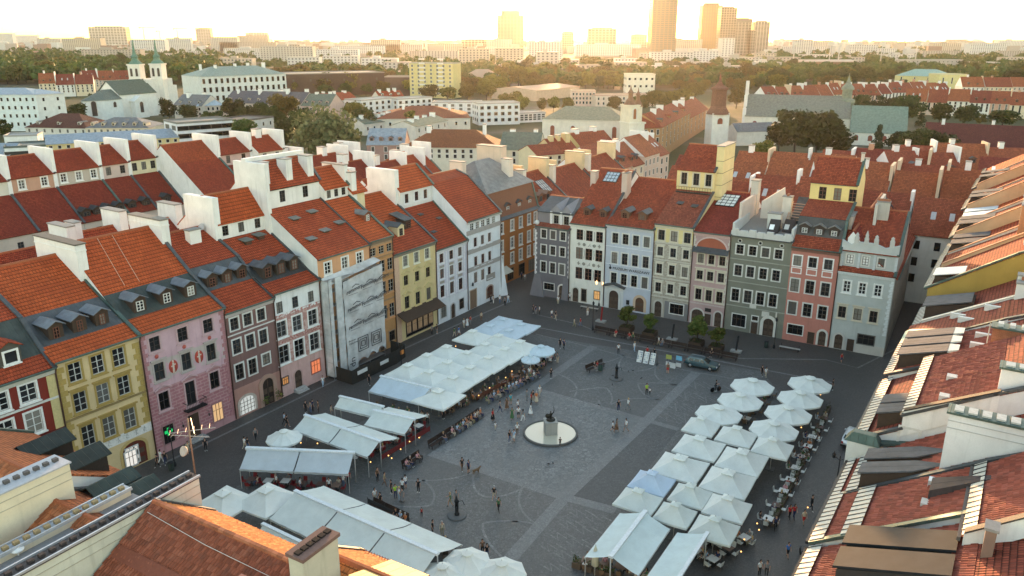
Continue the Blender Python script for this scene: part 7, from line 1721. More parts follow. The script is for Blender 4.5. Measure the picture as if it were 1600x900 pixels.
def woods():
 rnd=np.random.RandomState(8);V=[]
 areas=[(-150,340,82,132,1100,15),(330,800,84,112,260,11),(480,660,112,150,150,12),(640,1000,96,140,330,12),(1000,1260,92,140,330,12),(1200,1660,78,128,1150,12),(-150,1700,62,80,900,10)]
 for x0,x1,y0,y1,n,h in areas:
  for _ in range(n):
   u,v=rnd.uniform(x0,x1),y0+(y1-y0)*rnd.uniform()**.9;P=at(u,v);hh=h*rnd.uniform(.6,1.3);m=46 if v>90 else 24
   d=rnd.normal(size=(m,3));d/=np.linalg.norm(d,axis=1)[:,None];d[:,2]=np.abs(d[:,2])*1.0-.15
   r=hh*.5*rnd.uniform(.7,1.05,m)[:,None]
   pos=np.array([P.x,P.y,hh*.45])+d*r*np.array([1,1,1.05])
   nn=d+rnd.normal(size=(m,3))*.5;nn/=np.linalg.norm(nn,axis=1)[:,None]
   a=np.cross(nn,rnd.normal(size=(m,3)));a/=np.linalg.norm(a,axis=1)[:,None];w=np.cross(nn,a);s=hh*.26*rnd.uniform(.7,1.3,m)[:,None]
   V.append(np.stack([pos-a*s*.5-w*s*.4,pos+a*s*.5-w*s*.4,pos+a*s*.4+w*s*.5,pos-a*s*.5+w*s*.4],1).reshape(-1,3))
 V=np.concatenate(V);nf=len(V)//4
 me=bpy.data.meshes.new('woodland');me.vertices.add(len(V));me.vertices.foreach_set('co',V.ravel());me.loops.add(nf*4);me.loops.foreach_set('vertex_index',np.arange(nf*4));me.polygons.add(nf);me.polygons.foreach_set('loop_start',np.arange(nf)*4);me.update(calc_edges=True);me.validate()
 me.materials.append(L_md);o=put('woodland',me);o['kind']='stuff'
woods()
# canopies, awnings, cafe furniture
C_CV=(.79,.805,.755)
M_cv=canvas(C_CV);M_cvb=canvas((.58,.68,.80));M_cvs=canvas((.71,.745,.70));M_cvg=canvas((.56,.60,.62));M_pole=flat((.45,.44,.42),.5,.2)
def rect_from_px(px,z=2.6):
 P=[at(u,v,z)for u,v in px];c=sum(P,Vector())/4
 ex=[abs((P[(i+1)%4]-P[i]).dot(BV))for i in range(4)];ey=[abs((P[(i+1)%4]-P[i]).dot(AV))for i in range(4)]
 return c,max(2.6,sorted(ex)[-2:][0]),max(2.6,sorted(ey)[-2:][0])
BZ=math.atan2(BV.y,BV.x)
UMB={}
def umbrella(label,c,sx,sy,n=4,mat=None,rise=1.25,group=None,z=2.55,valance=True,turn=0.0):
 """cafe parasol: panelled canopy with a vent cap, valance, ribs, pole and foot plate"""
 mat=mat or M_cv
 t=thing('cafe_parasol',label,'parasol',(c.x,c.y,0),BZ+turn,group)
 hx,hy=sx/2,sy/2
 ring=[(-hx,-hy),(hx,-hy),(hx,hy),(-hx,hy)]if n==4 else[(hx*math.cos(2*math.pi*(k+.5)/n),hy*math.sin(2*math.pi*(k+.5)/n))for k in range(n)]
 key=(round(sx,1),round(sy,1),n,mat.name)
 if key not in UMB:
  b=MB();seg=5 if n==4 else 3;m_=len(ring)
  for k in range(m_):
   p,q=ring[k],ring[(k+1)%m_]
   rows=5
   vs=[];
   for r in range(rows+1):
    f=.16+(1-.16)*r/rows
    for s_ in range(seg+1):
     g=s_/seg;x=(p[0]+(q[0]-p[0])*g)*f;y=(p[1]+(q[1]-p[1])*g)*f
     sag=math.sin(math.pi*g)*f*.10*(1-.3*f)+.06*math.sin(math.pi*r/rows)
     vs.append((x,y,z+rise*(1-f)**1.0-sag))
   fs=[(r*(seg+1)+s_,(r+1)*(seg+1)+s_,(r+1)*(seg+1)+s_+1,r*(seg+1)+s_+1)for r in range(rows)for s_ in range(seg)]
   b.add(vs,fs,0)
  v=MB()
  for k in range(m_):
   p,q=ring[k],ring[(k+1)%m_]
   pts=[(p[0]+(q[0]-p[0])*g/seg,p[1]+(q[1]-p[1])*g/seg,z-math.sin(math.pi*g/seg)*.07)for g in range(seg+1)]
   for a_,b_ in zip(pts,pts[1:]):v.quad((a_[0],a_[1],a_[2]-.2),(b_[0],b_[1],b_[2]-.2),b_,a_)
  cpm=MB();cr=[(x*.26,y*.26)for x,y in ring];tz=z+rise*.86+.08
  cpm.add([(x,y,tz)for x,y in cr]+[(0,0,tz+.25)],[(k,(k+1)%m_,m_)for k in range(m_)])
  cpm.add([(x,y,tz)for x,y in cr]+[(x,y,tz-.09)for x,y in cr],[(m_+k,m_+(k+1)%m_,(k+1)%m_,k)for k in range(m_)])
  f=MB();f.tube([(0,0,.05),(0,0,z+rise+.2)],.045,6)
  for x,y in ring:f.tube([(x*.98,y*.98,z-.03),(0,0,z+rise-.12)],.018,4)
  g=MB().box(-.45,.45,-.45,.45,0.025,.1)
  UMB[key]=(b.mesh('canopy',mat),v.mesh('valance',mat),cpm.mesh('vent_cap',mat),f.mesh('pole',M_pole),g.mesh('foot_plate',flat((.12,.12,.12),.8)))
 for nm,me in zip(('canopy','valance','vent_cap','pole','foot_plate'),UMB[key]):put(nm,me,t)
 CANO.append((c.x,c.y,max(sx,sy)/2));return t
CANO=[]
def c1(x,y):return(900+x/3.81,570+y/3.81)
def c2(x,y):return(880+x/5.0,720+y/5.0)
def c3(x,y):return(340+x/2.961,480+y/2.961)
def c4(x,y):return(320+x/3.4625,640+y/3.4625)
GR,GLc='parasols on the right of the square','parasols on the left of the square'
for cc,pts,mat,lab in[(c1,[(605,375),(710,298),(870,362),(795,435)],M_cv,'small square parasol at the square end of the right terrace, nearest the octagonal ones'),(c1,[(580,505),(645,395),(885,475),(825,585)],M_cv,'large square parasol on the inner side behind the red chairs'),(c1,[(822,440),(880,355),(1082,415),(1030,497)],M_cv,'square parasol in the middle between the octagonal and the large square ones'),(c1,[(1035,497),(1100,420),(1305,490),(1240,575)],M_cv,'square parasol on the street side just below the lowest octagonal one'),(c1,[(830,595),(890,475),(1150,545),(1085,675)],M_cv,'large square parasol on the street side above the round white tables'),(c1,[(450,630),(525,507),(790,580),(717,717)],M_cv,'large square parasol beside the red chairs on the inner edge'),(c1,[(720,715),(820,595),(1080,675),(1000,808)],M_cv,'largest square parasol over the dark gap on the street side'),(c1,[(295,710),(400,615),(600,690),(510,788)],M_cvb,'pale blue square parasol on the inner edge of the right terrace'),(c1,[(197,825),(305,722),(525,790),(450,895)],M_cvs,'greenish square parasol with a red corner mark below the blue one'),(c1,[(555,785),(615,685),(805,760),(745,880)],M_cvs,'small greyish square parasol right of the blue one'),(c2,[(1085,390),(1165,240),(1475,340),(1400,495)],M_cv,'square parasol on the street side below the dark gap'),(c2,[(685,400),(830,290),(1085,420),(895,570)],M_cvs,'square parasol touching the double awning'),(c2,[(965,545),(1080,405),(1400,500),(1285,690)],M_cvs,'lowest square parasol with a red mark on its street edge')]:
 c,sx,sy=rect_from_px([cc(*p)for p in pts]);umbrella(lab,c,sx,sy,4,mat,group=GR)
for(x,y),lab in[((1050,125),'octagonal parasol farthest on the inner row of the right terrace'),((1392,113),'octagonal parasol farthest on the street row of the right terrace'),((978,212),'second octagonal parasol of the inner row'),((1335,200),'second octagonal parasol of the street row with a lit cap'),((850,290),'third octagonal parasol of the inner row next to the small square one'),((1263,290),'third octagonal parasol of the street row'),((1178,385),'fourth octagonal parasol of the street row')]:
 umbrella(lab,at(*c1(x,y),2.6),5.5,5.5,8,M_cv,.95,GR)
lat={'street side':[(880,300),(970,252),(1060,212),(1180,140)],'middle':[(980,330),(1065,285),(1155,240),(1240,200),(1300,160)],'square side':[(1090,357),(1170,308),(1255,262),(1330,222),(1400,188)]}
for nm,L in lat.items():
 for k,(x,y)in enumerate(L):
  umbrella('%s square parasol from the near end in the %s row of the left terrace'%(ORD[k],nm),at(*c3(x,y),2.6),4.4,4.4,4,M_cv,1.2,GLc)
umbrella('large square parasol at the near end of the left terrace, standing alone',at(*c3(1022,418),2.6),4.9,4.9,4,M_cv,1.1,GLc)
for(x,y),lab in[((1262,98),'nearest street side of the pale blue parasols at the far end of the left terrace'),((1348,120),'pale blue parasol nearest the fountain at the far end of the left terrace'),((1322,68),'pale blue parasol farthest on the street side'),((1405,92),'farthest pale blue parasol towards the museum')]:
 umbrella(lab,at(*c3(x,y),2.6),4.4,4.4,4,canvas((.62,.70,.76)),.6,GLc)
umbrella('round pale parasol at the square corner of the left terrace',at(*c3(1495,198),2.6),4.2,4.2,10,canvas((.62,.72,.78)),.7,GLc)
umbrella('small round pale parasol by the tables on the square side',at(*c3(1448,245),2.4),2.7,2.7,10,canvas((.62,.72,.78)),.6,GLc)
umbrella('round white parasol above the long grey awnings',at(*c3(308,602),2.6),4.0,4.0,10,M_cv,.9,GLc)
for(x,y,s),lab in[((730,877,4.2),'round parasol at the bottom edge, left of two'),((784,893,4.2),'round parasol at the bottom edge, right of two'),((692,898,4.0),'round parasol cut off by the bottom edge')]:umbrella(lab,at(x,y,2.6),s,s,8,M_cv,1.0,'parasols at the bottom edge')
c,sx,sy=rect_from_px([c4(190,505),c4(360,408),c4(465,465),c4(320,565)]);umbrella('square parasol left of the long double awning, partly behind the roof',c,4.6,4.6,4,M_cv,1.2,GLc)
umbrella('square parasol peeping over the dark metal dormers at the lower left',at(350,785,2.6),4.6,4.6,4,M_cv,1.0,GLc)
P=at(929,900);t=thing('closed_parasol','closed cream parasol standing in front of the double awning','parasol',tuple(P))
m=MB();m.lathe([(.08,1.0),(.33,1.15),(.28,2.0),(.16,2.7),(.04,3.1)],9);m.build('folded_canopy',canvas((.62,.58,.44)),t);MB().tube([(0,0,.02),(0,0,3.2)],.04,6).build('pole',M_pole,t)
# retractable awnings
def awning(label,r0,r1,e0,e1,zr=3.3,ze=2.35,mat=None,segs=1,back=None,group=None,posts=True,conv=lambda*p:p,dep=None):
 """case along the ridge, cloth running down to a front bar, folding arms, posts"""
 mat=mat or M_cvs
 A,B=at(*conv(*r0),zr),at(*conv(*r1),zr);C,D=at(*conv(*e0),ze),at(*conv(*e1),ze)
 X=(B-A);L=X.length;X.normalize();rz=math.atan2(X.y,X.x);Y=Vector((-X.y,X.x,0))
 dep=dep or((C-A).dot(Y)+(D-B).dot(Y))/2
 t=thing('awning',label,'awning',(A.x,A.y,0),rz,group)
 rr=random.Random(int(L*100))
 sides=[dep]
 if back is not None:sides.append(back)
 for sd in sides:
  for s in range(segs):
   x0,x1=L*s/segs+.07,L*(s+1)/segs-.07;b=MB();nx,ny=10,8;vs=[]
   for j in range(ny+1):
    for i in range(nx+1):
     f=j/ny;x=x0+(x1-x0)*i/nx
     vs.append((x,sd*f,zr+.05+(ze-zr)*f-.10*math.sin(math.pi*f)-.025*math.sin(i*1.9+j*.5)*f-.03*math.sin(i*.7+j+s)*math.sin(math.pi*f)+rr.uniform(-.008,.008)))
   fs=[(j*(nx+1)+i,j*(nx+1)+i+1,(j+1)*(nx+1)+i+1,(j+1)*(nx+1)+i)for j in range(ny)for i in range(nx)]
   b.add(vs,fs,0,True)
   for i in range(nx):
    xa,xb=x0+(x1-x0)*i/nx,x0+(x1-x0)*(i+1)/nx;b.quad((xa,sd,ze-.2+.03*(i%2)),(xb,sd,ze-.2+.03*((i+1)%2)),(xb,sd,ze+.04),(xa,sd,ze+.04))
   b.build('cloth',mat,t)
  f=MB();f.box(0,L,min(sd-.05,sd+.05),max(sd-.05,sd+.05),ze-.03,ze+.03)
  for s in range(segs*2):
   x=L*(s+.5)/(segs*2);f.tube([(x,0,zr-.1),(x+.4,sd*.5,(zr+ze)/2-.2),(x,sd,ze)],.03,4)
  f.build('arm_frame',M_pole,t)
 MB().box(-.1,L+.1,-.2 if back is not None else-.12,.2 if back is not None else .22,zr-.05,zr+.14).build('case',flat((.62,.66,.68),.5),t)
 if posts:
  for x in[L*k/segs for k in range(segs+1)]:MB().tube([(x,0,.02),(x,0,zr)],.06,6).build('post',M_pole,t)
  for x in(.05,L-.05):MB().tube([(x,dep*.97,.02),(x,dep*.97,ze)],.04,5).build('post',M_pole,t)
 mid=A+X*L/2+Y*dep/2
 for k in range(segs*2):q=A+X*L*(k+.5)/(segs*2)+Y*dep*.5;CANO.append((q.x,q.y,abs(dep)*.55))
 return t
GA='retractable awnings on the left terraces'
awning('pale blue awning at the near end of the left parasol terrace',(755,320),(985,375),(695,388),(910,445),3.3,2.3,canvas((.58,.66,.72)),1,None,GA,conv=c3)
awning('cream awning nearest the street above the red chairs',(565,414),(765,462),(540,458),(695,508),3.3,2.4,M_cvs,1,None,GA,conv=c3)
awning('cream double sided awning on the square side above the red fence',(722,478),(912,520),(675,540),(852,593),3.3,2.4,M_cvs,1,2.95,GA,conv=c3)
awning('long cream double sided awning in two bays between the grey awnings and the red chairs',(405,500),(752,622),(345,572),(690,690),3.4,2.4,M_cvs,2,3.0,GA,conv=c3)
awning('long grey awning in two bays nearest the street corner',(135,652),(632,674),(100,752),(590,772),3.5,2.3,M_cvg,2,1.2,GA,conv=c3)
awning('longest cream double awning in three bays at the lower left',(490,442),(1258,782),(300,582),(1185,872),3.6,2.4,M_cvs,3,3.45,GA,conv=c4,dep=-3.3)
awning('cream awning with a blue white case half hidden behind the orange roof',(312,622),(520,722),(250,700),(470,800),3.0,2.2,M_cvs,1,None,GA,conv=c4)
GA2='retractable awnings on the right terrace'
awning('broad double sided awning at the lower end of the right terrace',(640,397),(372,752),(465,400),(175,735),3.4,2.4,canvas((.66,.75,.74)),1,2.45,GA2,conv=c2)
awning('single sided awning beside the broad double one at the bottom edge',(1122,565),(880,945),(908,553),(640,920),3.4,2.5,canvas((.62,.72,.72)),1,None,GA2,conv=c2)
# cafe tables, chairs and lights under the canvas
def chair_proto(c):
 b=MB();b.box(-.21,.21,-.21,.21,.42,.47);s=b.mesh('seat',flat(c,.7))
 b=MB();b.hexa([(-.21,.19,.5),(.21,.19,.5),(.21,.23,.5),(-.21,.23,.5),(-.21,.27,.9),(.21,.27,.9),(.21,.31,.9),(-.21,.31,.9)]);k=b.mesh('backrest',flat(c,.7))
 legs=[]
 for x in(-.18,.18):
  for y in(-.18,.2):legs.append(MB().tube([(x,y,.024),(x*.95,y*.95,.42)],.022,4).mesh('leg',flat((.08,.06,.05),.6)))
 return s,k,legs
CH={n:chair_proto(c)for n,c in{'red':(.20,.022,.025),'brown':(.16,.10,.06),'white':(.55,.55,.52),'black':(.03,.03,.032)}.items()}
def table_proto(r,sq,c):
 b=MB()
 if sq:b.box(-r,r,-r,r,.71,.75)
 else:b.lathe([(0,.71),(r,.71),(r,.75),(0,.75)],14)
 top=b.mesh('table_top',flat(c,.6));leg=MB();leg.tube([(0,0,.05),(0,0,.71)],.04,6);leg.box(-.25,.25,-.25,.25,.024,.06)
 return top,leg.mesh('leg',M_iron)
TB={'brown':table_proto(.42,True,(.2,.13,.1)),'cloth':table_proto(.45,True,(.6,.58,.55)),'round':table_proto(.45,False,(.5,.44,.42)),'dark':table_proto(.4,True,(.12,.07,.06))}
SEATS=[];NT_={}
FROM={'fountain side terrace':'near end','red fence terrace':'near end','pale blue awning':'left','grey awnings':'left','street edge':'far end','octagonal parasols':'far end','bottom right terrace':'far end','broad awning':'left','small round parasol':'left','three bay awning':'left'}
def cafe_set(P,kind,chk,rz,area,nch=4,rr=None):
 k=NT_[area]=NT_.get(area,0)+1
 t=thing('cafe_table','%s cafe table from the %s, %s, %s'%(ORD[k-1],FROM[area],area,{'brown':'square and brown','cloth':'square with a pale top','round':'round','dark':'square and dark'}[kind]),'table',(P.x,P.y,.022),rz,'cafe tables at the '+area)
 for nm,me in zip(('table_top','leg'),TB[kind]):put(nm,me,t)
 s,bk,legs=CH[chk]
 for i in range(nch):
  a=rz+i*math.pi*2/nch;d=Vector((math.sin(a),-math.cos(a),0));q=P-d*-.72 if False else P+Vector((math.cos(a+math.pi/2),math.sin(a+math.pi/2),0))*.74
  face=a+0.0
  dq=q-P;sd=('right of' if dq.x>0 else 'left of')if abs(dq.x)>abs(dq.y)+.02 else('behind' if dq.y>0 else 'before')
  if abs(abs(dq.x)-abs(dq.y))<.25:sd=('behind' if dq.y>0 else 'before')if i%2 else('right of' if dq.x>0 else 'left of')
  o=thing('cafe_chair','%s chair %s the %s table from the %s, %s'%({'red':'dark red','brown':'brown wooden','white':'pale','black':'black'}[chk],sd,ORD[k-1],FROM[area],area),'chair',(q.x,q.y,.022),face,'cafe chairs at the '+area)
  put('seat',s,o);put('backrest',bk,o)
  for l in legs:put('leg',l,o)
  SEATS.append((q.x,q.y,face,area,'%s the %s %s table'%(sd,ORD[k-1],area)))
def strip_sets(area,p0,p1,rows,n,kinds,chk,dn,seed,jit=.15):
 rr=random.Random(seed);A,B=at(*p0),at(*p1);X=(B-A);L=X.length;X.normalize();Y=Vector((-X.y,X.x,0));rz=math.atan2(X.y,X.x)
 for r in range(rows):
  for k in range(n):
   P=A+X*(L*(k+.5)/n)+Y*(dn*r)+Vector((rr.uniform(-jit,jit),rr.uniform(-jit,jit),0));cafe_set(P,rr.choice(kinds),chk,rz,area,4,rr)
strip_sets('fountain side terrace',(690,652),(850,572),1,8,('brown','dark','round'),'brown',1.9,1)
strip_sets('red fence terrace',(560,722),(664,668),1,5,('brown','cloth','round'),'red',1.9,2)
strip_sets('pale blue awning',(572,640),(668,662),1,4,('cloth','brown'),'brown',1.9,3)
strip_sets('grey awnings',(382,756),(540,770),1,6,('cloth','dark','brown'),'red',1.9,4)
strip_sets('street edge',(1290,655),(1192,830),1,10,('cloth','round','dark'),'white',1.8,5)
strip_sets('octagonal parasols',(1205,615),(1160,668),1,4,('brown','cloth'),'brown',1.8,6)
strip_sets('bottom right terrace',(1175,840),(1100,895),2,3,('cloth','brown'),'white',-2.0,7)
strip_sets('broad awning',(905,885),(1010,905),1,4,('brown','dark'),'brown',1.8,8)
strip_sets('small round parasol',(836,580),(862,560),1,2,('brown','cloth'),'black',1.8,9)
strip_sets('three bay awning',(645,865),(706,862),1,3,('dark','brown'),'black',1.8,10)
bulb=MB().lathe([(0,-.07),(.06,-.03),(.07,.03),(.03,.1)],8).mesh('lamp_globe',emit((1,.5,.16),.5));cap_=MB().lathe([(.03,.1),(.035,.16),(.0,.18)],6).mesh('lamp_cap',M_iron)
LAMPS=[(579,722),(496,693),(553,700),(607,712),(626,702),(640,690),(655,684),(748,618),(765,606),(790,590),(800,580),(830,556),(1262,793),(1186,828),(1183,818),(1163,843),(1158,862),(1252,668),(1257,660),(612,716),(470,692),(712,541),(696,883),(704,878),(1282,617)]
for i,(u,v)in enumerate(LAMPS):
 P=at(u,v,2.15);side='left' if u<850 else 'right'
 o=put('string_lamp',bulb,None,tuple(P));tag(o,'small warm hanging lamp glowing under the canvas of the %s terraces'%side,'lamp','hanging lamps of the %s terraces'%side);put('lamp_cap',cap_,o)
def planter_line(area,p0,p1,n,plant=True,c=(.10,.07,.05)):
 A,B=at(*p0),at(*p1);X=(B-A).normalized();L=(B-A).length;rz=math.atan2(X.y,X.x);rr=random.Random(int(p0[0]))
 for k in range(n):
  P=A+(B-A)*((k+.5)/n);t=thing('planter','%s dark planter box with greenery along the %s'%(ORD[k],area),'planter',(P.x,P.y,.02),rz,'planters along the '+area)
  w=L/n*.42;MB().box(-w,w,-.2,.2,0,.55).build('box',flat(c,.7),t)
  b=MB()
  for q in range(70):
   cx=Vector((rr.uniform(-w,w),rr.gauss(0,.13),.55+rr.random()**1.5*.65));b.add([cx+Vector((rr.uniform(-.12,.12),rr.uniform(-.12,.12),rr.uniform(-.09,.12)))for _ in range(3)],[(0,1,2)])
  b.build('foliage',L_md,t)
planter_line('street edge of the right terrace',(1296,640),(1205,825),9);planter_line('bottom left corner of the double awning',(893,885),(960,905),4)
def rope_fence(label,p0,p1,c=(.16,.03,.03)):
 A,B=at(*p0),at(*p1);t=thing('terrace_fence',label,'fence',(A.x,A.y,.02),math.atan2((B-A).y,(B-A).x));L=(B-A).length;n=max(2,int(L/1.5));me=MB().tube([(0,0,0),(0,0,.95)],.03,5).mesh('post',flat(c,.6))
 for k in range(n+1):put('post',me,t,(L*k/n,0,0))
 MB().box(0,L,-.015,.015,.25,.85).build('screen',flat(c,.7),t)
rope_fence('dark red screen fence along the terrace of the cream awnings',(596,722),(672,676));rope_fence('dark red screen along the terrace edge facing the fountain',(745,628),(812,590),(.14,.05,.03));rope_fence('dark screen at the head of the long three bay awning',(575,790),(640,822),(.05,.05,.05))
# things standing in the square
FC=at(860,678);rad=(at(903,678)-at(817,678)).length/2
t=thing('fountain','round fountain basin with a grey stone cube bearing a dark mermaid statue','fountain',(FC.x,FC.y,.02),BZ+.7)
m=MB();m.lathe([(rad,0),(rad,.2),(rad-.02,.23),(rad-.24,.23),(rad-.26,.19),(rad-.26,.02)],48);m.build('rim',flat((.09,.088,.085),.6),t)
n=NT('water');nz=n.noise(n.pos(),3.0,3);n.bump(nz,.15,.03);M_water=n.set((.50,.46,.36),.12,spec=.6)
m=MB();m.add([((rad-.25)*math.cos(k*math.pi/24),(rad-.25)*math.sin(k*math.pi/24),.14)for k in range(48)],[tuple(range(48))]);m.build('water',M_water,t)
M_ped=plaster((.33,.32,.295),.8)
m=MB();m.box(-.7,.7,-.7,.7,.05,1.75);m.box(-.75,.75,-.75,.75,1.66,1.78);m.build('pedestal',M_ped,t)
# people: one skin per figure
def skin_figure(name,V,E,rad,mats,zone,sub=1,root=0):
 """grow one continuous body over a skeleton; zone(co, nearest bone) picks each face's material"""
 me=bpy.data.meshes.new(name);me.from_pydata([tuple(v)for v in V],E,[]);me.update()
 import bmesh
 bm=bmesh.new();bm.from_mesh(me);lay=bm.verts.layers.skin.verify();bm.verts.ensure_lookup_table()
 for i,v in enumerate(bm.verts):
  r=rad[i];v[lay].radius=(r,r)if not isinstance(r,tuple)else r;v[lay].use_root=i==root
 bm.to_mesh(me);bm.free()
 o=bpy.data.objects.new(name,me);COL.objects.link(o)
 s=o.modifiers.new('skin','SKIN');s.use_smooth_shade=True
 if sub:m=o.modifiers.new('sub','SUBSURF');m.levels=sub;m.render_levels=sub
 dg=bpy.context.evaluated_depsgraph_get();dg.update()
 out=bpy.data.meshes.new_from_object(o.evaluated_get(dg));out.name=name
 bpy.data.objects.remove(o);bpy.data.meshes.remove(me)
 for mt in mats:out.materials.append(mt)
 VV=[Vector(v)for v in V]
 segs=[(VV[a],VV[b],(a,b))for a,b in E]
 for p in out.polygons:
  c=p.center;best=None
  for a,b,k in segs:
   ab=b-a;tt=max(0,min(1,(c-a).dot(ab)/max(1e-9,ab.length_squared)));d=(c-(a+ab*tt)).length-.6*((rad[k[0]]if not isinstance(rad[k[0]],tuple)else rad[k[0]][0])*(1-tt)+(rad[k[1]]if not isinstance(rad[k[1]],tuple)else rad[k[1]][0])*tt)
   if best is None or d<best[0]:best=(d,k,tt)
  p.material_index=zone(c,best[1],best[2]);p.use_smooth=True
 return out
def person_skeleton(pose,arms=(0,0),bend=0.0):
 """joints in metres, facing -y. returns V, E, rad, bone names"""
 V=[];E=[];Rd=[];nm={}
 def j(k,p,r,par=None):
  nm[k]=len(V);V.append(Vector(p));Rd.append(r)
  if par:E.append((nm[par],nm[k]))
 hz={'sit':.50,'crouch':.36}.get(pose,.93)
 lean={'sit':.03,'crouch':-.12}.get(pose,-.015)
 j('pelvis',(0,0,hz),.135);j('waist',(0,lean*.4,hz+.17),.115,'pelvis');j('chest',(0,lean,hz+.37),(.15,.12),'waist');j('neck0',(0,lean-.005,hz+.52),.065,'chest');j('neck',(0,lean-.015,hz+.60),.052,'neck0')
 j('head0',(0,lean-.035,hz+.665),.078,'neck');j('head1',(0,lean-.03,hz+.75),.092,'head0');j('head2',(0,lean-.02,hz+.825),.055,'head1');j('nose',(0,lean-.135,hz+.715),.013,'head0')
 for s,sg in((0,-1),(1,1)):
  L='LR'[s];sh=(sg*.185,lean,hz+.47);j('sh'+L,sh,.062,'chest')
  a=arms[s]
  if a==0:el,wr=(sg*.25,lean+.02,hz+.20),(sg*.25,lean-.06,hz-.04)
  elif a==1:el,wr=(sg*.24,lean-.10,hz+.22),(sg*.15,lean-.30,hz+.28)
  elif a==2:el,wr=(sg*.24,lean+.14,hz+.22),(sg*.24,lean+.08,hz-.02)
  elif a==3:el,wr=(sg*.24,lean-.12,hz+.22),(sg*.22,lean-.22,hz-.0)
  elif a==4:el,wr=(sg*.24,lean-.16,hz+.22),(sg*.12,lean-.34,hz+.16)
  else:el,wr=(sg*.34,lean-.02,hz+.62),(sg*.20,lean-.08,hz+.86)
  j('el'+L,el,.043,'sh'+L);j('wr'+L,wr,.030,'el'+L)
  d=(Vector(wr)-Vector(el)).normalized();side=Vector((0,1,0))if abs(d.y)<.8 else Vector((1,0,0));w=d.cross(side).normalized();side=w.cross(d)
  pm=Vector(wr)+d*.07;j('palm'+L,pm,.030,'wr'+L)
  for q,(off,ln)in enumerate(((-.030,.075),(-.010,.088),(.010,.083),(.030,.066))):
   k1=pm+d*(.025+ln*.5)+side*off;k2=pm+d*(.02+ln)+side*off+w*.02*sg
   j('f%d%s'%(q,L),k1,.009,'palm'+L);j('g%d%s'%(q,L),k2,.008,'f%d%s'%(q,L))
  th=Vector(wr)+d*.04+side*-.05;j('t'+L,th,.011,'wr'+L)
  hp=(sg*.095,0,hz-.05);j('hip'+L,hp,.092,'pelvis')
  if pose=='stand':kn,an,to=(sg*.10,-.015,.50),(sg*.10,.02,.085),(sg*.115,-.14,.04)
  elif pose=='walk':kn,an,to=((sg*.10,-.17,.51),(sg*.10,-.24,.10),(sg*.11,-.40,.055))if s==0 else((sg*.10,.05,.50),(sg*.10,.30,.14),(sg*.11,.18,.04))
  elif pose=='sit':kn,an,to=(sg*.11,-.44,.50),(sg*.12,-.43,.09),(sg*.12,-.57,.045)
  else:kn,an,to=(sg*.14,-.36,.42),(sg*.13,-.10,.09),(sg*.14,-.25,.045)
  j('kn'+L,kn,.060,'hip'+L);j('an'+L,an,.042,'kn'+L);j('toe'+L,to,.036,'an'+L)
 return V,E,Rd,nm
SKIN=flat((.42,.24,.17),.6)
MESHES={}
def person_mesh(pose,arms,shorts,sleeves):
 k=(pose,arms,shorts,sleeves)
 if k in MESHES:return MESHES[k]
 V,E,Rd,nm=person_skeleton(pose,arms);inv={v:q for q,v in nm.items()}
 def zone(c,e,tt):
  a,b=inv[e[0]],inv[e[1]]
  if b.startswith('toe'):return 3
  if b.startswith('an'):return 3 if tt>.9 else(0 if shorts else 2)
  if b.startswith('kn'):return 2 if not shorts or tt<.8 else 0
  if b.startswith('hip')or(b=='waist' and tt<.35):return 2
  if b in('waist','chest')or b.startswith('sh'):return 1
  if b=='neck0':return 1 if tt<.5 else 0
  if b.startswith('el'):return 1 if sleeves or tt<.55 else 0
  if b.startswith('wr'):return 1 if sleeves else 0
  return 0
 me=skin_figure('person',V,E,Rd,[SKIN,SKIN,SKIN,SKIN],zone)
 hd=V[nm['head1']]
 def hair(long):
  b=MB();n=10;vs=[];prof=[(.0,.105),(.06,.092),(.095,.05),(.108,-.01),(.10,-.07)]+([(.098,-.16),(.085,-.26)]if long else[(.085,-.09)])
  for r,z in prof:
   for q in range(n):
    a=2*math.pi*q/n;y=r*math.sin(a)
    if z<.03 and y<-.02:y=max(y,-.03)
    vs.append((hd.x+r*math.cos(a),hd.y+y+.012,hd.z+z))
  fs=[(i*n+q,(i+1)*n+q,(i+1)*n+(q+1)%n,i*n+(q+1)%n)for i in range(len(prof)-1)for q in range(n)]
  b.add(vs,fs,0,True)
  for x in(-.034,.034):b.box(hd.x+x-.012,hd.x+x+.012,hd.y-.096,hd.y-.08,hd.z-.012,hd.z+.002)
  b.box(hd.x-.022,hd.x+.022,hd.y-.104,hd.y-.085,hd.z-.075,hd.z-.067)
  return b.mesh('hair',SKIN)
 sk=MB();n=12;hz=V[nm['pelvis']].z
 sk.lathe([(.13,hz+.10),(.19,hz-.1),(.24,hz-.34),(.28,hz-.62)],n)
 MESHES[k]=(me,hair(False),hair(True),sk.mesh('skirt',SKIN));return MESHES[k]
COLS={'white':(.72,.72,.70),'black':(.018,.018,.02),'red':(.42,.03,.03),'navy':(.03,.04,.10),'blue':(.06,.16,.42),'pale blue':(.35,.48,.62),'grey':(.2,.2,.2),'beige':(.5,.42,.31),'green':(.06,.14,.06),'orange':(.55,.18,.06),'turquoise':(.08,.38,.42),'brown':(.16,.09,.055),'yellow':(.62,.55,.08),'pink':(.6,.3,.32),'denim':(.09,.13,.22),'lime':(.40,.62,.06),'khaki':(.26,.23,.14)}
HAIRC={'dark':(.02,.015,.012),'brown':(.09,.05,.025),'fair':(.4,.28,.13),'grey':(.35,.34,.33)}
PC={}
LABN={}
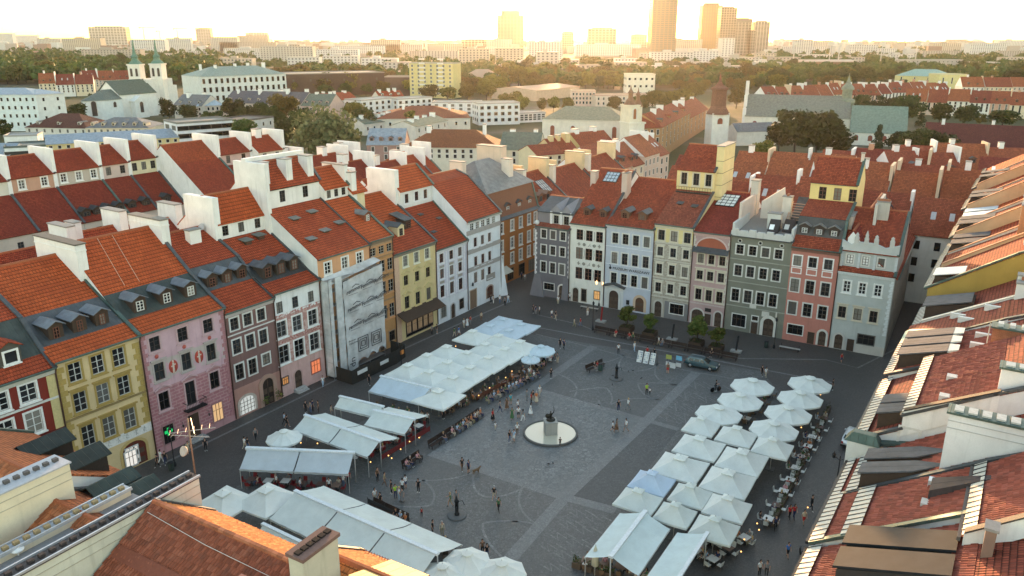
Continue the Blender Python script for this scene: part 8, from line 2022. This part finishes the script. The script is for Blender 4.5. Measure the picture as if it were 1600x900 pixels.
def person(x=None,y=None,top='white',bot='black',pose='stand',face=0.0,where='',hair='dark',long=False,skirt=None,shorts=False,sleeves=False,arms=(0,0),h=1.72,P=None,z=.022,extra='',group=None,label=None):
 P=P or at(x,y);me,hs,hl,sk=person_mesh(pose,arms,shorts or bool(skirt),sleeves)
 o=put('person',me,None,(P.x,P.y,z),rot=(0,0,face),scale=h/1.80)
 mats=[SKIN,flat(COLS[top],.85),flat(COLS[bot],.85),flat((.05,.045,.04)if top!='black' else(.5,.5,.48),.7)]
 for i,m in enumerate(mats):o.material_slots[i].link='OBJECT';o.material_slots[i].material=m
 hh=put('hair',hl if long else hs,o);hh.material_slots[0].link='OBJECT';hh.material_slots[0].material=flat(HAIRC[hair],.6)
 if skirt:q=put('skirt',sk,o);q.material_slots[0].link='OBJECT';q.material_slots[0].material=flat(COLS[skirt],.85)
 verb={'stand':'standing','walk':'walking','sit':'seated','crouch':'crouching'}[pose]
 lo=('%s skirt'%skirt)if skirt else('%s %s'%(bot,'shorts' if shorts else 'trousers'))
 lab=label or 'person in %s top, %s, %s%s %s'%(top,lo,verb,extra,where)
 if lab in LABN:
  LABN[lab]+=1
  o['group']=group or('people '+where)
  lab2='%s haired person in %s top, %s, %s%s %s'%(hair,top,lo,verb,extra,where)
  if lab2 in LABN:lab2='%s of those %s, in %s top and %s %s'%('one',where,top,lo,verb)
  lab=lab2
 LABN.setdefault(lab,0)
 tag(o,lab,'person',o.get('group')or group);return o
V=[(0,0,2.55),(0,.02,2.85),(0,.0,3.12),(0,-.02,3.32),(0,-.03,3.42),(0,-.03,3.58),(0,-.02,3.68),(.24,0,3.20),(.46,-.05,3.46),(.50,-.10,3.86),(.48,-.10,4.0),(-.24,-.02,3.18),(-.44,-.18,3.0),(-.52,-.34,3.12),(0,-.05,2.3),(.25,-.22,2.2),(.5,-.1,2.24),(.56,.22,2.3),(.3,.5,2.36),(-.1,.52,2.5),(-.35,.42,2.75),(-.5,.5,2.95),(-.28,.55,2.98)]
E_=[(0,1),(1,2),(2,3),(3,4),(4,5),(5,6),(2,7),(7,8),(8,9),(9,10),(2,11),(11,12),(12,13),(0,14),(14,15),(15,16),(16,17),(17,18),(18,19),(19,20),(20,21),(20,22)]
rd=[.24,.18,.21,.10,.08,.13,.09,.10,.08,.05,.05,.10,.08,.05,.26,.24,.21,.18,.15,.11,.07,.05,.05]
M_bronze=flat((.035,.032,.026),.45,.35)
ft=[o for o in bpy.data.objects if o.name.startswith('fountain')][0]
sme=skin_figure('statue',V,E_,rd,[M_bronze],lambda c,e,t_:0)
so=put('statue',sme,ft,(0,0,.18),0,scale=.76)
MB().hexa([(.46,-.13,3.98),(.53,-.13,3.98),(.53,-.09,3.98),(.46,-.09,3.98),(.30,-.03,4.75),(.33,-.03,4.75),(.33,-.01,4.75),(.30,-.01,4.75)]).build('sword',M_bronze,so)
q=MB();q.lathe([(0,.08),(.25,.06),(.38,0),(.25,-.02),(0,-.03)],14);put('shield',q.mesh('shield',M_bronze),so,(-.58,-.42,3.1),rot=(1.35,0,-.5))
MB().lathe([(.6,2.1),(.72,2.2),(.5,2.36),(.2,2.45)],10).build('wave_base',M_bronze,so)
def pump(label,x,y):
 P=at(x,y);t=thing('street_pump',label,'pump',(P.x,P.y,.02));m=MB()
 m.lathe([(.95,0),(.95,.08),(.85,.12),(.3,.13)],20);m.build('basin',flat((.10,.10,.10),.6),t)
 m=MB();m.lathe([(.26,.13),(.26,.3),(.18,.36),(.18,1.5),(.24,1.56),(.24,1.7),(.12,1.85),(.08,2.1),(.02,2.3)],10);m.build('column',M_iron,t)
 m=MB();m.tube([(.15,0,1.55),(.55,.05,1.7),(.75,.05,1.2)],.035,5);m.tube([(0,-.15,1.1),(0,-.45,1.1),(0,-.5,.95)],.05,6);m.build('handle',M_iron,t)
pump('black cast iron pump with a round base in the lower part of the square',714,806);pump('black cast iron pump with a round base in the upper part of the square',963,592)
def bench_set(nm,p0,p1,n,back=True,c=(.032,.02,.016),face=1,gap=.04):
 A,B=at(*p0),at(*p1);X=(B-A).normalized();L=(B-A).length/n;rz=math.atan2(X.y,X.x)+(0 if face>0 else math.pi)
 w=L-gap;st=[MB().box(-w/2,w/2,-.25+k*.17,-.10+k*.17,.43,.48).mesh('slat',flat(c,.6))for k in range(3)]
 bk=[MB().hexa([(-w/2,.27+k*.035,.55+k*.16),(w/2,.27+k*.035,.60+k*.16),(w/2,.31+k*.035,.60+k*.16),(-w/2,.31+k*.035,.60+k*.16),(-w/2,.29+k*.035,.72+k*.16),(w/2,.29+k*.035,.72+k*.16),(w/2,.33+k*.035,.72+k*.16),(-w/2,.33+k*.035,.72+k*.16)]).mesh('slat',flat(c,.6))for k in range(3)]
 lg=[]
 for x in(-w*.42,w*.42):b=MB();b.box(x-.04,x+.04,-.24,-.16,.02,.43);b.hexa([(x-.04,.2,.02),(x+.04,.2,.02),(x+.04,.28,.02),(x-.04,.28,.02),(x-.04,.34,.9),(x+.04,.34,.9),(x+.04,.40,.9),(x-.04,.40,.9)]);b.box(x-.04,x+.04,-.16,.2,.38,.43);lg.append(b.mesh('leg',M_iron))
 out=[]
 for k in range(n):
  P=A+(B-A)*((k+.5)/n);t=thing('bench','%s bench in the %s'%({0:'leftmost'}.get(k,'rightmost' if k==n-1 else ORD[k]+' from left'),nm),'bench',(P.x,P.y,.02),rz,'benches in the '+nm)
  for me in st+(bk if back else[]):put('slat',me,t)
  for me in lg:put('leg',me,t)
  out.append((P,rz,w))
 return out
B1=bench_set('long dark row before the museum houses',(928,519),(1152,565),9)
B2=bench_set('short row by the red fence',(631,735),(659,717),2,face=1)
B3=bench_set('row left of the fountain',(672,703),(713,677),3,face=1)
B4=bench_set('crowded row above the fountain walkway',(715,676),(752,650),3,face=1)
B5=bench_set('row by the three bay awning head',(580,793),(636,820),3,face=1)
B6=bench_set('pair by the street before the pink house at the far right',(1217,545),(1250,551),1,False,(.35,.34,.32));B7=bench_set('dark pair in the upper square',(917,583),(944,572),1)
B8=bench_set('stone seats before the white house',(907,482),(935,487),1,False,(.4,.37,.33))
for i,(x,yb,yt,lab)in enumerate([(979,517,474,'young tree in a planter before the museum portal, leftmost of four'),(1015,525,487,'young tree in a planter, second from left before the beige house'),(1088,540,491,'young tree in a planter, third from left before the mauve house'),(1119,547,507,'young tree in a planter, rightmost of four behind the benches')]):
 P=at(x,yb);t=thing('tree_planter','square dark timber planter under the '+lab.split(',')[0].replace('young tree in a planter','young tree')+' number '+ORD[i],'planter',(P.x,P.y,.02),BZ)
 t['label']='dark timber planter of the %s young tree behind the long bench row'%('leftmost','second','third','rightmost')[i]
 me=MB().box(-.03,.03,-.95,.95,0,.8).mesh('board_side',flat((.07,.045,.03),.7))
 for k in range(4):
  a=k*math.pi/2;put('board',me,t,(math.cos(a)*.95,math.sin(a)*.95,0),a)
 MB().box(-.92,.92,-.92,.92,0,.72).build('soil',flat((.04,.03,.02),.9),t)
 b=MB();rr=random.Random(i)
 for q in range(90):
  c=Vector((rr.uniform(-.9,.9),rr.uniform(-.9,.9),.75+rr.random()*.5));b.add([c+Vector((rr.uniform(-.16,.16),rr.uniform(-.16,.16),rr.uniform(-.12,.16)))for _ in range(3)],[(0,1,2)])
 b.build('shrub',L_md,t)
 tree(lab,x,yb,yt,'young',i,1.15,ground=.7,P=P)
def lamp(label,x,y,h=4.6,arms=2,lit=False):
 P=at(x,y);t=thing('street_lamp',label,'street lamp',(P.x,P.y,.02),BZ)
 m=MB();m.lathe([(.2,0),(.2,.4),(.1,.55),(.06,1.0),(.05,h)],8);m.build('post',M_iron,t)
 for s in((-1,1)if arms==2 else(0,)):
  m=MB();m.tube([(0,0,h-.5),(s*.35,0,h-.25),(s*.6,0,h-.3)],.03,5);m.build('arm',M_iron,t)
  m=MB();m.lathe([(.05,-.1),(.16,0),(.2,.35),(.06,.55),(.02,.7)],6,(s*.6,0,h-.3));m.build('lantern',M_iron if not lit else emit((1,.5,.2),.8),t)
lamp('twin armed street lamp before the lavender house',735,483);lamp('twin armed street lamp at the scaffold hoarding',628,582,4.2);lamp('lit twin street lamp before the white emblem house',936,478,4.2,2,True);lamp('street lamp before the grey green house',1209,544,4.6,1);lamp('dark wall-side street lamp at the foot of the right roofs',1304,778,4.8,2);lamp('slim lamp post by the left end of the long bench row',926,516,4.6,1);lamp('street lamp before the pink house pharmacy',273,728,4.4,1)
def bin_(label,x,y,c=(.03,.04,.035)):
 P=at(x,y);t=thing('litter_bin',label,'bin',(P.x,P.y,.02));m=MB();m.lathe([(.28,.0),(.31,.1),(.31,.95),(.27,1.0),(.22,1.0)],12);m.build('body',flat(c,.5),t);m=MB();m.lathe([(.33,.9),(.34,.98),(.24,1.05),(0,1.06)],12);m.build('lid',M_iron,t)
bin_('dark green litter bin beside the dark bench in the upper square',938,579,(.03,.06,.05));bin_('black litter bin on the street before the scaffold',622,563);bin_('black litter bin before the salmon house',1197,543)
bin_('dark litter bin by the pharmacy lamp',268,735)
for(x,y,lab)in((1050,531,'dark bent sign post on a stone foot between the young trees'),(1150,550,'dark bent sign post on a stone foot at the right end of the bench row'),(939,503,'red banner post on a pale foot left of the young trees')):
 P=at(x,y);t=thing('sign_post',lab,'sign',(P.x,P.y,.02),BZ);MB().box(-.8,.8,-.5,.5,0,.25).build('foot',flat((.3,.29,.27),.85),t)
 MB().hexa([(-.12,-.1,.25),(.12,-.1,.25),(.12,.1,.25),(-.12,.1,.25),(.05,-.08,2.6),(.3,-.08,2.6),(.3,.08,2.6),(.05,.08,2.6)]).build('panel',flat((.25,.02,.02)if 'red' in lab else(.02,.02,.022),.6),t)
for k,(x,y)in enumerate(((998,566),(1008,568),(1018,570))):
 P=at(x,y);t=thing('picture_board','%s of three leaning white boards covered with small pictures'%('leftmost','middle','rightmost')[k],'display board',(P.x,P.y,.02),BZ+.05);MB().hexa([(-.36,0,0),(.36,0,0),(.36,.05,0),(-.36,.05,0),(-.36,.75,1.5),(.36,.75,1.5),(.36,.8,1.5),(-.36,.8,1.5)]).build('board',flat((.72,.72,.70),.7),t)
 MB().tube([(-.45,.8,1.7),(-.45,1.3,0)],.025,4).build('leg',M_wood,t);MB().tube([(.45,.8,1.7),(.45,1.3,0)],.025,4).build('leg',M_wood,t)
 rr=random.Random(k)
 for r in range(5):
  for c in range(3):
   z=.12+r*.27;yy=z*.5;x0=-.31+c*.22;MB().hexa([(x0,yy-.03,z),(x0+.16,yy-.03,z),(x0+.16,yy+.0,z),(x0,yy,z),(x0,yy+.07,z+.2),(x0+.16,yy+.07,z+.2),(x0+.16,yy+.1,z+.2),(x0,yy+.1,z+.2)]).build('picture',flat(rr.choice([(.35,.36,.38),(.5,.48,.45),(.2,.22,.25),(.6,.58,.52)]),.7),t)
for(x,y,c,lab)in((1044,573,(.35,.36,.10),'easel with a yellow green painting above a white board'),(1060,575,(.18,.42,.58),'easel with a pale blue painting'),(1051,577,(.5,.49,.47),'small white framed picture standing on the paving')):
 P=at(x,y);t=thing('easel',lab,'easel',(P.x,P.y,.02),BZ);zz=1.15 if 'easel' in lab else .3
 for sx in(-.35,.35):MB().tube([(sx,0,0),(sx*.3,.25,1.9)],.02,4).build('leg',M_wood,t)
 MB().tube([(0,.7,0),(0,.25,1.8)],.02,4).build('leg',M_wood,t)
 MB().box(-.42,.42,-.03,.02,zz,zz+.65).build('painting',flat(c,.6),t);MB().box(-.36,.36,-.06,-.01,.15,.75).build('picture',flat((.6,.6,.58),.7),t)
def car(label,x,y,rz,col,estate=True):
 P=at(x,y);t=thing('parked_car',label,'car',(P.x,P.y,.02),rz)
 pm=NT('car_paint');pm.set(col,.28,.35);pm.b.inputs['Coat Weight'].default_value=.6;mat=pm.mat
 st=[(-2.35,.55,.72),(-2.25,.50,.95),(-1.3,.34,1.0),(1.2,.34,.98),(2.1,.36,.86),(2.35,.5,.62)]
 b=MB();n=len(st);vs=[]
 for(x_,zl,zu)in st:
  w=.86 if abs(x_)<2 else .74
  vs+=[(x_,-w,zl),(x_,-w,(zl+zu)/2+.08),(x_,-w*.93,zu),(x_,w*.93,zu),(x_,w,(zl+zu)/2+.08),(x_,w,zl)]
 fs=[(i*6+k,(i+1)*6+k,(i+1)*6+(k+1)%6,i*6+(k+1)%6)for i in range(n-1)for k in range(6)]+[tuple(range(6))[::-1],tuple(range((n-1)*6,n*6))]
 b.add(vs,[f[::-1]for f in fs],0,False);b.build('body',mat,t)
 rear=-2.05 if estate else-1.6
 b=MB();b.hexa([(rear,-.78,.96),(1.15,-.78,.96),(1.15,.78,.96),(rear,.78,.96),(rear+.25,-.62,1.44),(.35,-.62,1.46),(.35,.62,1.46),(rear+.25,.62,1.44)]);b.build('cabin',mat,t)
 g=MB();e=.012
 for s in(-1,1):
  for x0,x1 in((rear+.35,rear+1.05),(rear+1.12,-.15 if estate else-.25),(-.08,.72)):
   g.add([(x0,s*.775,1.0),(x1,s*.775,1.0),(min(x1,.42),s*(.64+e),1.38),(max(x0+.1,rear+.32),s*(.64+e),1.38)],[(0,1,2,3)if s<0 else(3,2,1,0)])
 g.add([(1.13,-.68,1.0),(1.13,.68,1.0),(.42,.56,1.42),(.42,-.56,1.42)],[(0,1,2,3)]);g.add([(rear-.002,.68,1.0),(rear-.002,-.68,1.0),(rear+.21,-.56,1.40),(rear+.21,.56,1.40)],[(0,1,2,3)])
 g.build('windows',glass((.012,.014,.016),.06),t)
 tyre=MB().lathe([(.12,-.1),(.32,-.1),(.34,0),(.32,.1),(.12,.1)],16).mesh('wheel',flat((.015,.015,.015),.8));rim=MB().lathe([(0,.105),(.2,.108),(.21,.09)],12).mesh('rim',flat((.4,.4,.42),.35,.6))
 for wx in(-1.42,1.42):
  for s in(-1,1):o=put('wheel',tyre,t,(wx,s*.76,.34),rot=(-s*math.pi/2,0,0));put('rim',rim,o)
 for s in(-1,1):MB().box(2.28,2.37,s*.6-.15,s*.6+.15,.62,.76).build('headlight',flat((.6,.6,.58),.2),t);MB().box(-2.36,-2.28,s*.62-.1,s*.62+.1,.65,.9).build('tail_light',flat((.3,.02,.015),.3),t);MB().box(.55,.75,s*.86-.1,s*.86+.1,.98,1.1).build('mirror',mat,t)
 for s in(-1,1):MB().tube([(rear+.4,s*.56,1.5),(.2,s*.56,1.51)],.02,4).build('roof_rail',flat((.5,.5,.52),.3,.6),t)
 MB().box(-2.38,-2.3,-.8,.8,.32,.55).build('bumper',flat((.03,.03,.03),.6),t);MB().box(2.3,2.4,-.8,.8,.3,.52).build('bumper',flat((.03,.03,.03),.6),t)
car('dark teal estate car parked before the long bench row',1096,574,BZ,(.035,.085,.105));car('silver hatchback half hidden below the right roofs',1330,690,math.atan2(AV.y,AV.x),(.42,.45,.48),False)
def bike(label,x,y,rz):
 P=at(x,y);t=thing('bicycle',label,'bicycle',(P.x,P.y,.02),rz);w=MB();w.lathe([(.30,-.02),(.34,-.02),(.34,.02),(.30,.02),(.30,-.02)],18);me=w.mesh('wheel',M_black)
 for x_ in(-.52,.52):put('wheel',me,t,(x_,0,.34),rot=(math.pi/2,0,0))
 f=MB();f.tube([(-.52,0,.34),(-.1,0,.32),(.38,0,.78),(-.2,0,.82),(-.52,0,.34)],.022,5);f.tube([(-.1,0,.32),(-.22,0,.92)],.02,5);f.tube([(.52,0,.34),(.36,0,.98)],.022,5);f.build('frame',flat((.05,.05,.06),.4),t)
 MB().box(-.34,-.1,-.06,.06,.92,.97).build('saddle',M_black,t);MB().tube([(.34,-.26,1.0),(.36,0,.98),(.34,.26,1.0)],.016,4).build('handlebar',M_iron,t)
bike('dark bicycle leaning at the right street edge near the bottom',1251,872,1.4);bike('second dark bicycle lower down at the right street edge',1247,893,.9)
bike('dark bicycle parked beside the octagonal parasols',1118,612,.4)
pg=skin_figure('pigeon',[(0,0,.12),(0,-.12,.15),(0,-.17,.22),(0,.15,.10),(0,.24,.08)],[(0,1),(1,2),(0,3),(3,4)],[.065,.05,.03,.045,.02],[flat((.05,.05,.055),.7)],lambda c,e,t_:0)
for i,(x,y)in enumerate(((982,581),(989,580),(1002,592),(957,602),(936,634),(857,726),(864,725),(958,588))):
 P=at(x,y);o=put('pigeon',pg,None,(P.x,P.y,.025),i*1.1);tag(o,'grey pigeon on the paving, %s'%('by the upper pump' if i in(0,1,3,7)else('near the fountain steps, %s of two'%('left','right')[i-5]if i in(5,6)else('near the yellow vest' if i==2 else 'behind the fountain'))),'pigeon','pigeons in the square')
 MB().box(-.02,.02,-.02,.01,0,.07).build('leg',flat((.3,.1,.08),.7),o)
dg=skin_figure('dog',[(0,-.28,.46),(0,.28,.44),(0,-.42,.58),(0,-.5,.68),(0,-.66,.64),(.09,-.28,.25),(.09,-.30,.03),(-.09,-.26,.25),(-.09,-.24,.03),(.09,.30,.28),(.09,.38,.16),(.09,.34,.03),(-.09,.28,.28),(-.09,.36,.16),(-.09,.30,.03),(0,.45,.56),(0,.56,.68)],[(0,1),(0,2),(2,3),(3,4),(0,5),(5,6),(0,7),(7,8),(1,9),(9,10),(10,11),(1,12),(12,13),(13,14),(1,15),(15,16)],[.15,.12,.09,.09,.04,.05,.03,.05,.03,.06,.035,.03,.06,.035,.03,.03,.02],[flat((.16,.10,.06),.9)],lambda c,e,t_:0)
P=at(744,740);tag(put('dog',dg,None,(P.x,P.y,.022),2.2),'brown dog standing beside two dark dressed walkers','dog')
# the people, placed from the photograph
W_='walk';S_='stand'
PP=[(770,658,'red','black',S_,1.0,'left of the fountain group',dict(skirt='black',long=True)),(781,645,'grey','navy',W_,2.0,'left of the fountain group',{}),(792,640,'brown','brown',W_,-.6,'before the terrace edge',dict(skirt='brown',long=True)),(798,633,'turquoise','khaki',S_,.4,'before the terrace edge',dict(shorts=True)),(823,627,'grey','grey',S_,2.2,'behind the fountain',dict(sleeves=True)),(830,631,'red','black',S_,1.2,'behind the fountain',dict(long=True)),(833,628,'black','beige',S_,-1.0,'behind the fountain',{}),(838,630,'orange','beige',S_,2.6,'behind the fountain',dict(skirt='beige',hair='grey')),(843,620,'white','beige',W_,.5,'behind the fountain',dict(hair='fair',arms=(1,0))),(800,656,'green','black',W_,0.2,'left of the fountain',dict(skirt='green',long=True)),(809,643,'white','denim',S_,1.0,'left of the fountain',{}),(810,654,'white','black',S_,.2,'left of the fountain',dict(shorts=True,arms=(1,1))),(817,659,'grey','white',W_,2.4,'left of the fountain',dict(long=True)),(829,649,'white','grey',W_,1.6,'left of the fountain',dict(skirt='white',long=True)),(774,672,'white','beige',W_,.4,'child',dict(h=1.1,label='small child in white walking left of the fountain')),(796,692,'black','denim',S_,.8,'at the left rim of the fountain',{}),(803,691,'pale blue','white',S_,-.6,'at the left rim of the fountain',dict(shorts=True)),(808,680,'white','brown',S_,.3,'at the left rim of the fountain',dict(hair='fair')),(875,698,'black','black',S_,.1,'child',dict(h=1.25,arms=(1,1),label='child in black standing at the front rim of the fountain')),(966,643,'black','navy',S_,.3,'right behind the fountain',{}),(981,641,'white','grey',W_,1.9,'right behind the fountain',dict(hair='fair')),(957,675,'white','black',W_,1.4,'right of the fountain',dict(h=1.5,shorts=True)),(963,674,'brown','brown',W_,1.5,'right of the fountain',dict(skirt='brown',long=True)),(978,675,'white','grey',W_,-1.2,'right of the fountain',dict(shorts=True,h=1.82)),(861,592,'black','black',S_,.2,'on the pale paving band',dict(arms=(1,1))),(722,736,'black','brown',W_,.5,'in the lower square with a dog',{}),(732,740,'navy','black',S_,.9,'in the lower square with a dog',dict(shorts=True)),(772,782,'black','beige',W_,2.8,'below the fountain',dict(shorts=True,hair='grey')),(779,800,'green','black',W_,.6,'below the fountain',{}),(654,770,'black','black',S_,-.4,'by the yellow backpack',{}),(713,788,'grey','grey',S_,.4,'behind the lower pump',{}),(704,792,'green','khaki',W_,-1.2,'at the lower pump',dict(hair='fair',arms=(1,3),shorts=True)),(659,808,'red','black',S_,.0,'child',dict(h=1.1,label='small child in red standing in the lower square')),(691,838,'beige','khaki',S_,.4,'by the three bay awning',dict(hair='grey',sleeves=True)),(676,836,'black','black',S_,1.4,'by the three bay awning',{}),(754,867,'brown','black',W_,.2,'above the round bottom parasol',{}),(761,874,'black','navy',W_,.5,'above the round bottom parasol',{}),(618,779,'lime','navy',S_,.6,'in the group by the benches',{}),(612,772,'black','black',S_,-1.0,'in the group by the benches',{}),(624,783,'white','pale blue',S_,1.8,'in the group by the benches',dict(hair='fair')),(629,770,'white','black',S_,2.8,'in the group by the benches',{}),(634,764,'white','navy',S_,-2.2,'in the group by the benches',dict(shorts=True)),(629,785,'grey','denim',S_,-.5,'in the group by the benches',dict(skirt='grey')),(586,785,'white','beige',S_,.8,'by the three bay awning head',dict(long=True)),(595,792,'black','black',S_,-.7,'by the three bay awning head',dict(skirt='black')),(590,752,'brown','black',S_,1.0,'beside the grey awnings',{}),(601,760,'khaki','brown',W_,1.4,'beside the grey awnings',{}),(545,757,'red','black',S_,.4,'under the grey awning corner',{}),(537,762,'white','denim',S_,2.4,'under the grey awning corner',{}),(515,768,'white','black',S_,.3,'before the grey awnings',{}),(470,768,'white','navy',S_,1.4,'before the grey awnings',{}),(433,762,'white','black',S_,-.8,'before the grey awnings',dict(hair='grey')),(833,490,'black','black',S_,1.0,'before the grey corner house',{}),(837,492,'navy','grey',S_,-.6,'before the grey corner house',{}),(843,492,'white','black',S_,-1.4,'before the grey corner house',{}),(862,498,'white','navy',W_,.7,'before the white emblem house',dict(shorts=True)),(868,500,'black','beige',W_,.8,'before the white emblem house',{}),(872,476,'white','beige',S_,.2,'before the white emblem house',dict(long=True)),(897,512,'beige','khaki',W_,1.8,'left of the long bench row',{}),(907,511,'red','denim',W_,-1.2,'left of the long bench row',{}),(890,471,'white','black',S_,0.,'at the white emblem house door',{}),(918,494,'beige','white',S_,.4,'by the stone seats',{}),(966,553,'white','black',S_,.2,'before the long bench row',{}),(991,550,'white','pale blue',W_,.6,'before the long bench row',dict(hair='fair')),(1029,541,'white','khaki',W_,-1.8,'before the long bench row',{}),(1011,558,'red','black',S_,2.9,'behind the picture boards',{}),(1022,560,'black','black',S_,2.6,'behind the picture boards',{}),(1043,584,'brown','red',S_,3.0,'before the easels',dict(shorts=True)),(875,544,'black','black',W_,.4,'behind the round parasols',{}),(881,546,'navy','black',W_,.5,'behind the round parasols',{}),(860,566,'white','white',W_,.9,'by the small round parasol',dict(skirt='white',long=True)),(867,564,'black','black',S_,1.6,'by the small round parasol',{}),(871,568,'grey','beige',S_,-.6,'by the small round parasol',{}),(827,590,'white','grey',S_,.2,'before the small round parasol',{}),(1010,617,'lime','black',S_,.3,'with a child',dict(label='person in bright green vest standing with a child on the paving')),(1015,617,'white','black',S_,-.4,'child',dict(h=1.05,label='small child in white beside the person in the green vest')),(1118,612,'black','black',S_,1.2,'beside the octagonal parasols',dict(arms=(1,1))),(1190,588,'black','black',W_,.3,'behind the octagonal parasols',{}),(1196,591,'white','beige',W_,.4,'behind the octagonal parasols',{}),(1314,567,'red','navy',W_,.2,'before the pale corner house',dict(h=1.6,shorts=True)),(1300,610,'black','black',S_,1.0,'beside the farthest street parasol',{}),(445,664,'pale blue','black',W_,2.2,'before the white and pink house',{}),(449,668,'black','black',W_,2.2,'before the white and pink house',dict(shorts=True)),(505,605,'white','pale blue',W_,.6,'at the corner of the hoarding',{}),(577,602,'black','black',W_,.8,'on the street before the scaffold',{}),(710,527,'green','beige',W_,2.4,'before the timber canopy',{}),(717,525,'blue','white',W_,2.2,'before the timber canopy',dict(shorts=True)),(725,513,'white','beige',W_,.6,'before the lavender house',dict(hair='fair')),(730,511,'white','white',W_,.9,'before the lavender house',dict(skirt='white')),(735,508,'red','grey',W_,.7,'before the lavender house',{}),(752,502,'beige','brown',S_,.6,'by the lavender house lamp',{}),(675,523,'grey','black',S_,1.2,'at the timber canopy corner',{}),(683,522,'black','grey',S_,-1.0,'at the timber canopy corner',dict(shorts=True)),(767,474,'black','black',S_,.4,'at the white corner house',{}),(771,475,'beige','white',S_,1.2,'at the white corner house',{}),(781,475,'white','denim',W_,.3,'at the white corner house',{}),(789,478,'grey','black',S_,-.4,'at the white corner house',{}),(794,474,'white','pale blue',W_,2.6,'at the white corner house',{}),(820,440,'white','grey',W_,.4,'in the side street',{}),(815,437,'navy','black',W_,.3,'in the side street',{}),(478,645,'black','black',S_,.8,'by the cream awnings',{}),(486,646,'grey','denim',S_,-.6,'by the cream awnings',{}),(489,643,'navy','black',S_,2.2,'by the cream awnings',{}),(498,645,'brown','black',S_,-1.2,'by the cream awnings',{}),(518,652,'beige','grey',S_,1.4,'behind the cream awnings',{}),(383,703,'white','beige',W_,2.4,'behind the grey awnings',{}),(388,704,'black','denim',W_,2.4,'behind the grey awnings',{}),(247,731,'black','black',W_,-.8,'before the pink house',{}),(252,724,'white','white',W_,2.6,'before the pink house',{}),(259,726,'black','navy',W_,.6,'before the pink house',{}),(295,710,'beige','beige',W_,.7,'before the pink house',dict(shorts=True)),(322,705,'black','black',S_,.5,'before the pink house',{}),(1267,798,'black','black',W_,.5,'by the right street lamp',dict(arms=(3,2),sleeves=True,h=1.85)),(1233,812,'red','black',W_,.3,'on the right hand street',dict(long=True)),(1240,811,'red','navy',W_,.2,'on the right hand street',dict(long=True)),(1255,820,'beige','red',W_,.1,'on the right hand street',dict(shorts=True)),(1211,829,'navy','black',W_,-.2,'beside the street edge tables',{}),(1230,872,'blue','black',W_,.3,'low on the right street',dict(shorts=True)),(1186,900,'white','black',S_,.4,'at the right bottom edge',{}),(1197,901,'grey','black',S_,-.5,'at the right bottom edge',{}),(1274,842,'black','beige',W_,.4,'close to the right roofs',dict(hair='fair')),(1491,379,'black','black',W_,.2,'at the end of the side street',{}),(1502,377,'white','black',S_,.5,'at the end of the side street',{}),(1508,376,'black','brown',S_,-.4,'at the end of the side street',{}),(400,688,'grey','black',W_,.7,'before the brown-mauve house',{}),(1172,640,'white','black',S_,.7,'between the octagonal parasols',{}),(1183,745,'white','black',S_,1.4,'waiting at the street edge tables',{}),(668,663,'white','black',S_,.2,'at the red fence end',{}),(693,655,'black','black',S_,.8,'at the red fence end',{}),(990,425,'white','black',S_,.2,'',None)]
for q in PP:
 x,y,tp,bt,po,fc,wh,kw=q
 if kw is None:continue
 person(x,y,tp,bt,po,fc,wh,**kw)
rr=random.Random(77);tops=['white','black','grey','pale blue','red','beige','navy','pink','green','orange'];bots=['black','denim','beige','grey','khaki','navy']
def sitters(B,per,wh):
 for k,(P,rz,w)in enumerate(B):
  for q in range(per if isinstance(per,int)else per[k]):
   n_=(per if isinstance(per,int)else per[k]);off=(q-(n_-1)/2)*.62
   X=Vector((math.cos(rz),math.sin(rz),0));Y=Vector((-X.y,X.x,0));p=P+X*off-Y*.02
   person(P=p,top=rr.choice(tops),bot=rr.choice(bots),pose='sit',face=rz,where=wh%ORD[k],hair=rr.choice(list(HAIRC)),long=rr.random()<.4,arms=rr.choice(((4,4),(4,0),(1,4))),z=.02)
sitters(B1,(0,1,2,0,1,0,0,1,0),'on the long row, %s bench');sitters(B4,(4,4,3),'on the %s crowded fountain bench');sitters(B3,(0,1,1),'on the %s bench left of the fountain');sitters(B2,(2,1),'on the %s bench by the red fence');sitters(B5,(0,0,3),'on the %s three bay awning bench');sitters(B7,(2,),'on the %s dark bench in the upper square')
for i,(x,y,fz,area,spot)in enumerate(SEATS):
 if rr.random()<(.75 if 'fountain' in area else .42):
  person(P=Vector((x,y,0)),top=rr.choice(tops),bot=rr.choice(bots),pose='sit',face=fz,where=spot,hair=rr.choice(list(HAIRC)),long=rr.random()<.4,arms=rr.choice(((4,4),(4,0),(1,4))),z=.0,group='diners of the '+area)
A,B=at(757,632),at(842,588)
for k in range(15):
 p=A+(B-A)*((k+.5)/15);person(P=p,top=rr.choice(tops),bot=rr.choice(bots),pose='sit',face=math.atan2(AV.y,AV.x),where='as %s of the row facing the fountain'%ORD[k],hair=rr.choice(list(HAIRC)),long=rr.random()<.5,arms=rr.choice(((4,4),(1,4))),group='people in the row facing the fountain')
# the evening haze over the city
def haze():
 hb=6500.0
 o=MB().box(-hb,hb,-700,9200,-1.0,262.0).build('haze',bpy.data.materials.new('haze'))
 m=o.data.materials[0];m.use_nodes=True;t=m.node_tree
 t.nodes.remove(t.nodes['Principled BSDF'])
 v=t.nodes.new('ShaderNodeVolumePrincipled')
 v.inputs['Color'].default_value=(.97,.95,.93,1);v.inputs['Density'].default_value=HAZE_D;v.inputs['Anisotropy'].default_value=HAZE_G
 out=[x for x in t.nodes if x.type=='OUTPUT_MATERIAL'][0]
 t.links.new(v.outputs[0],out.inputs['Volume'])
 o['kind']='stuff'
HAZE_D,HAZE_G=2.0e-5,.76
haze()
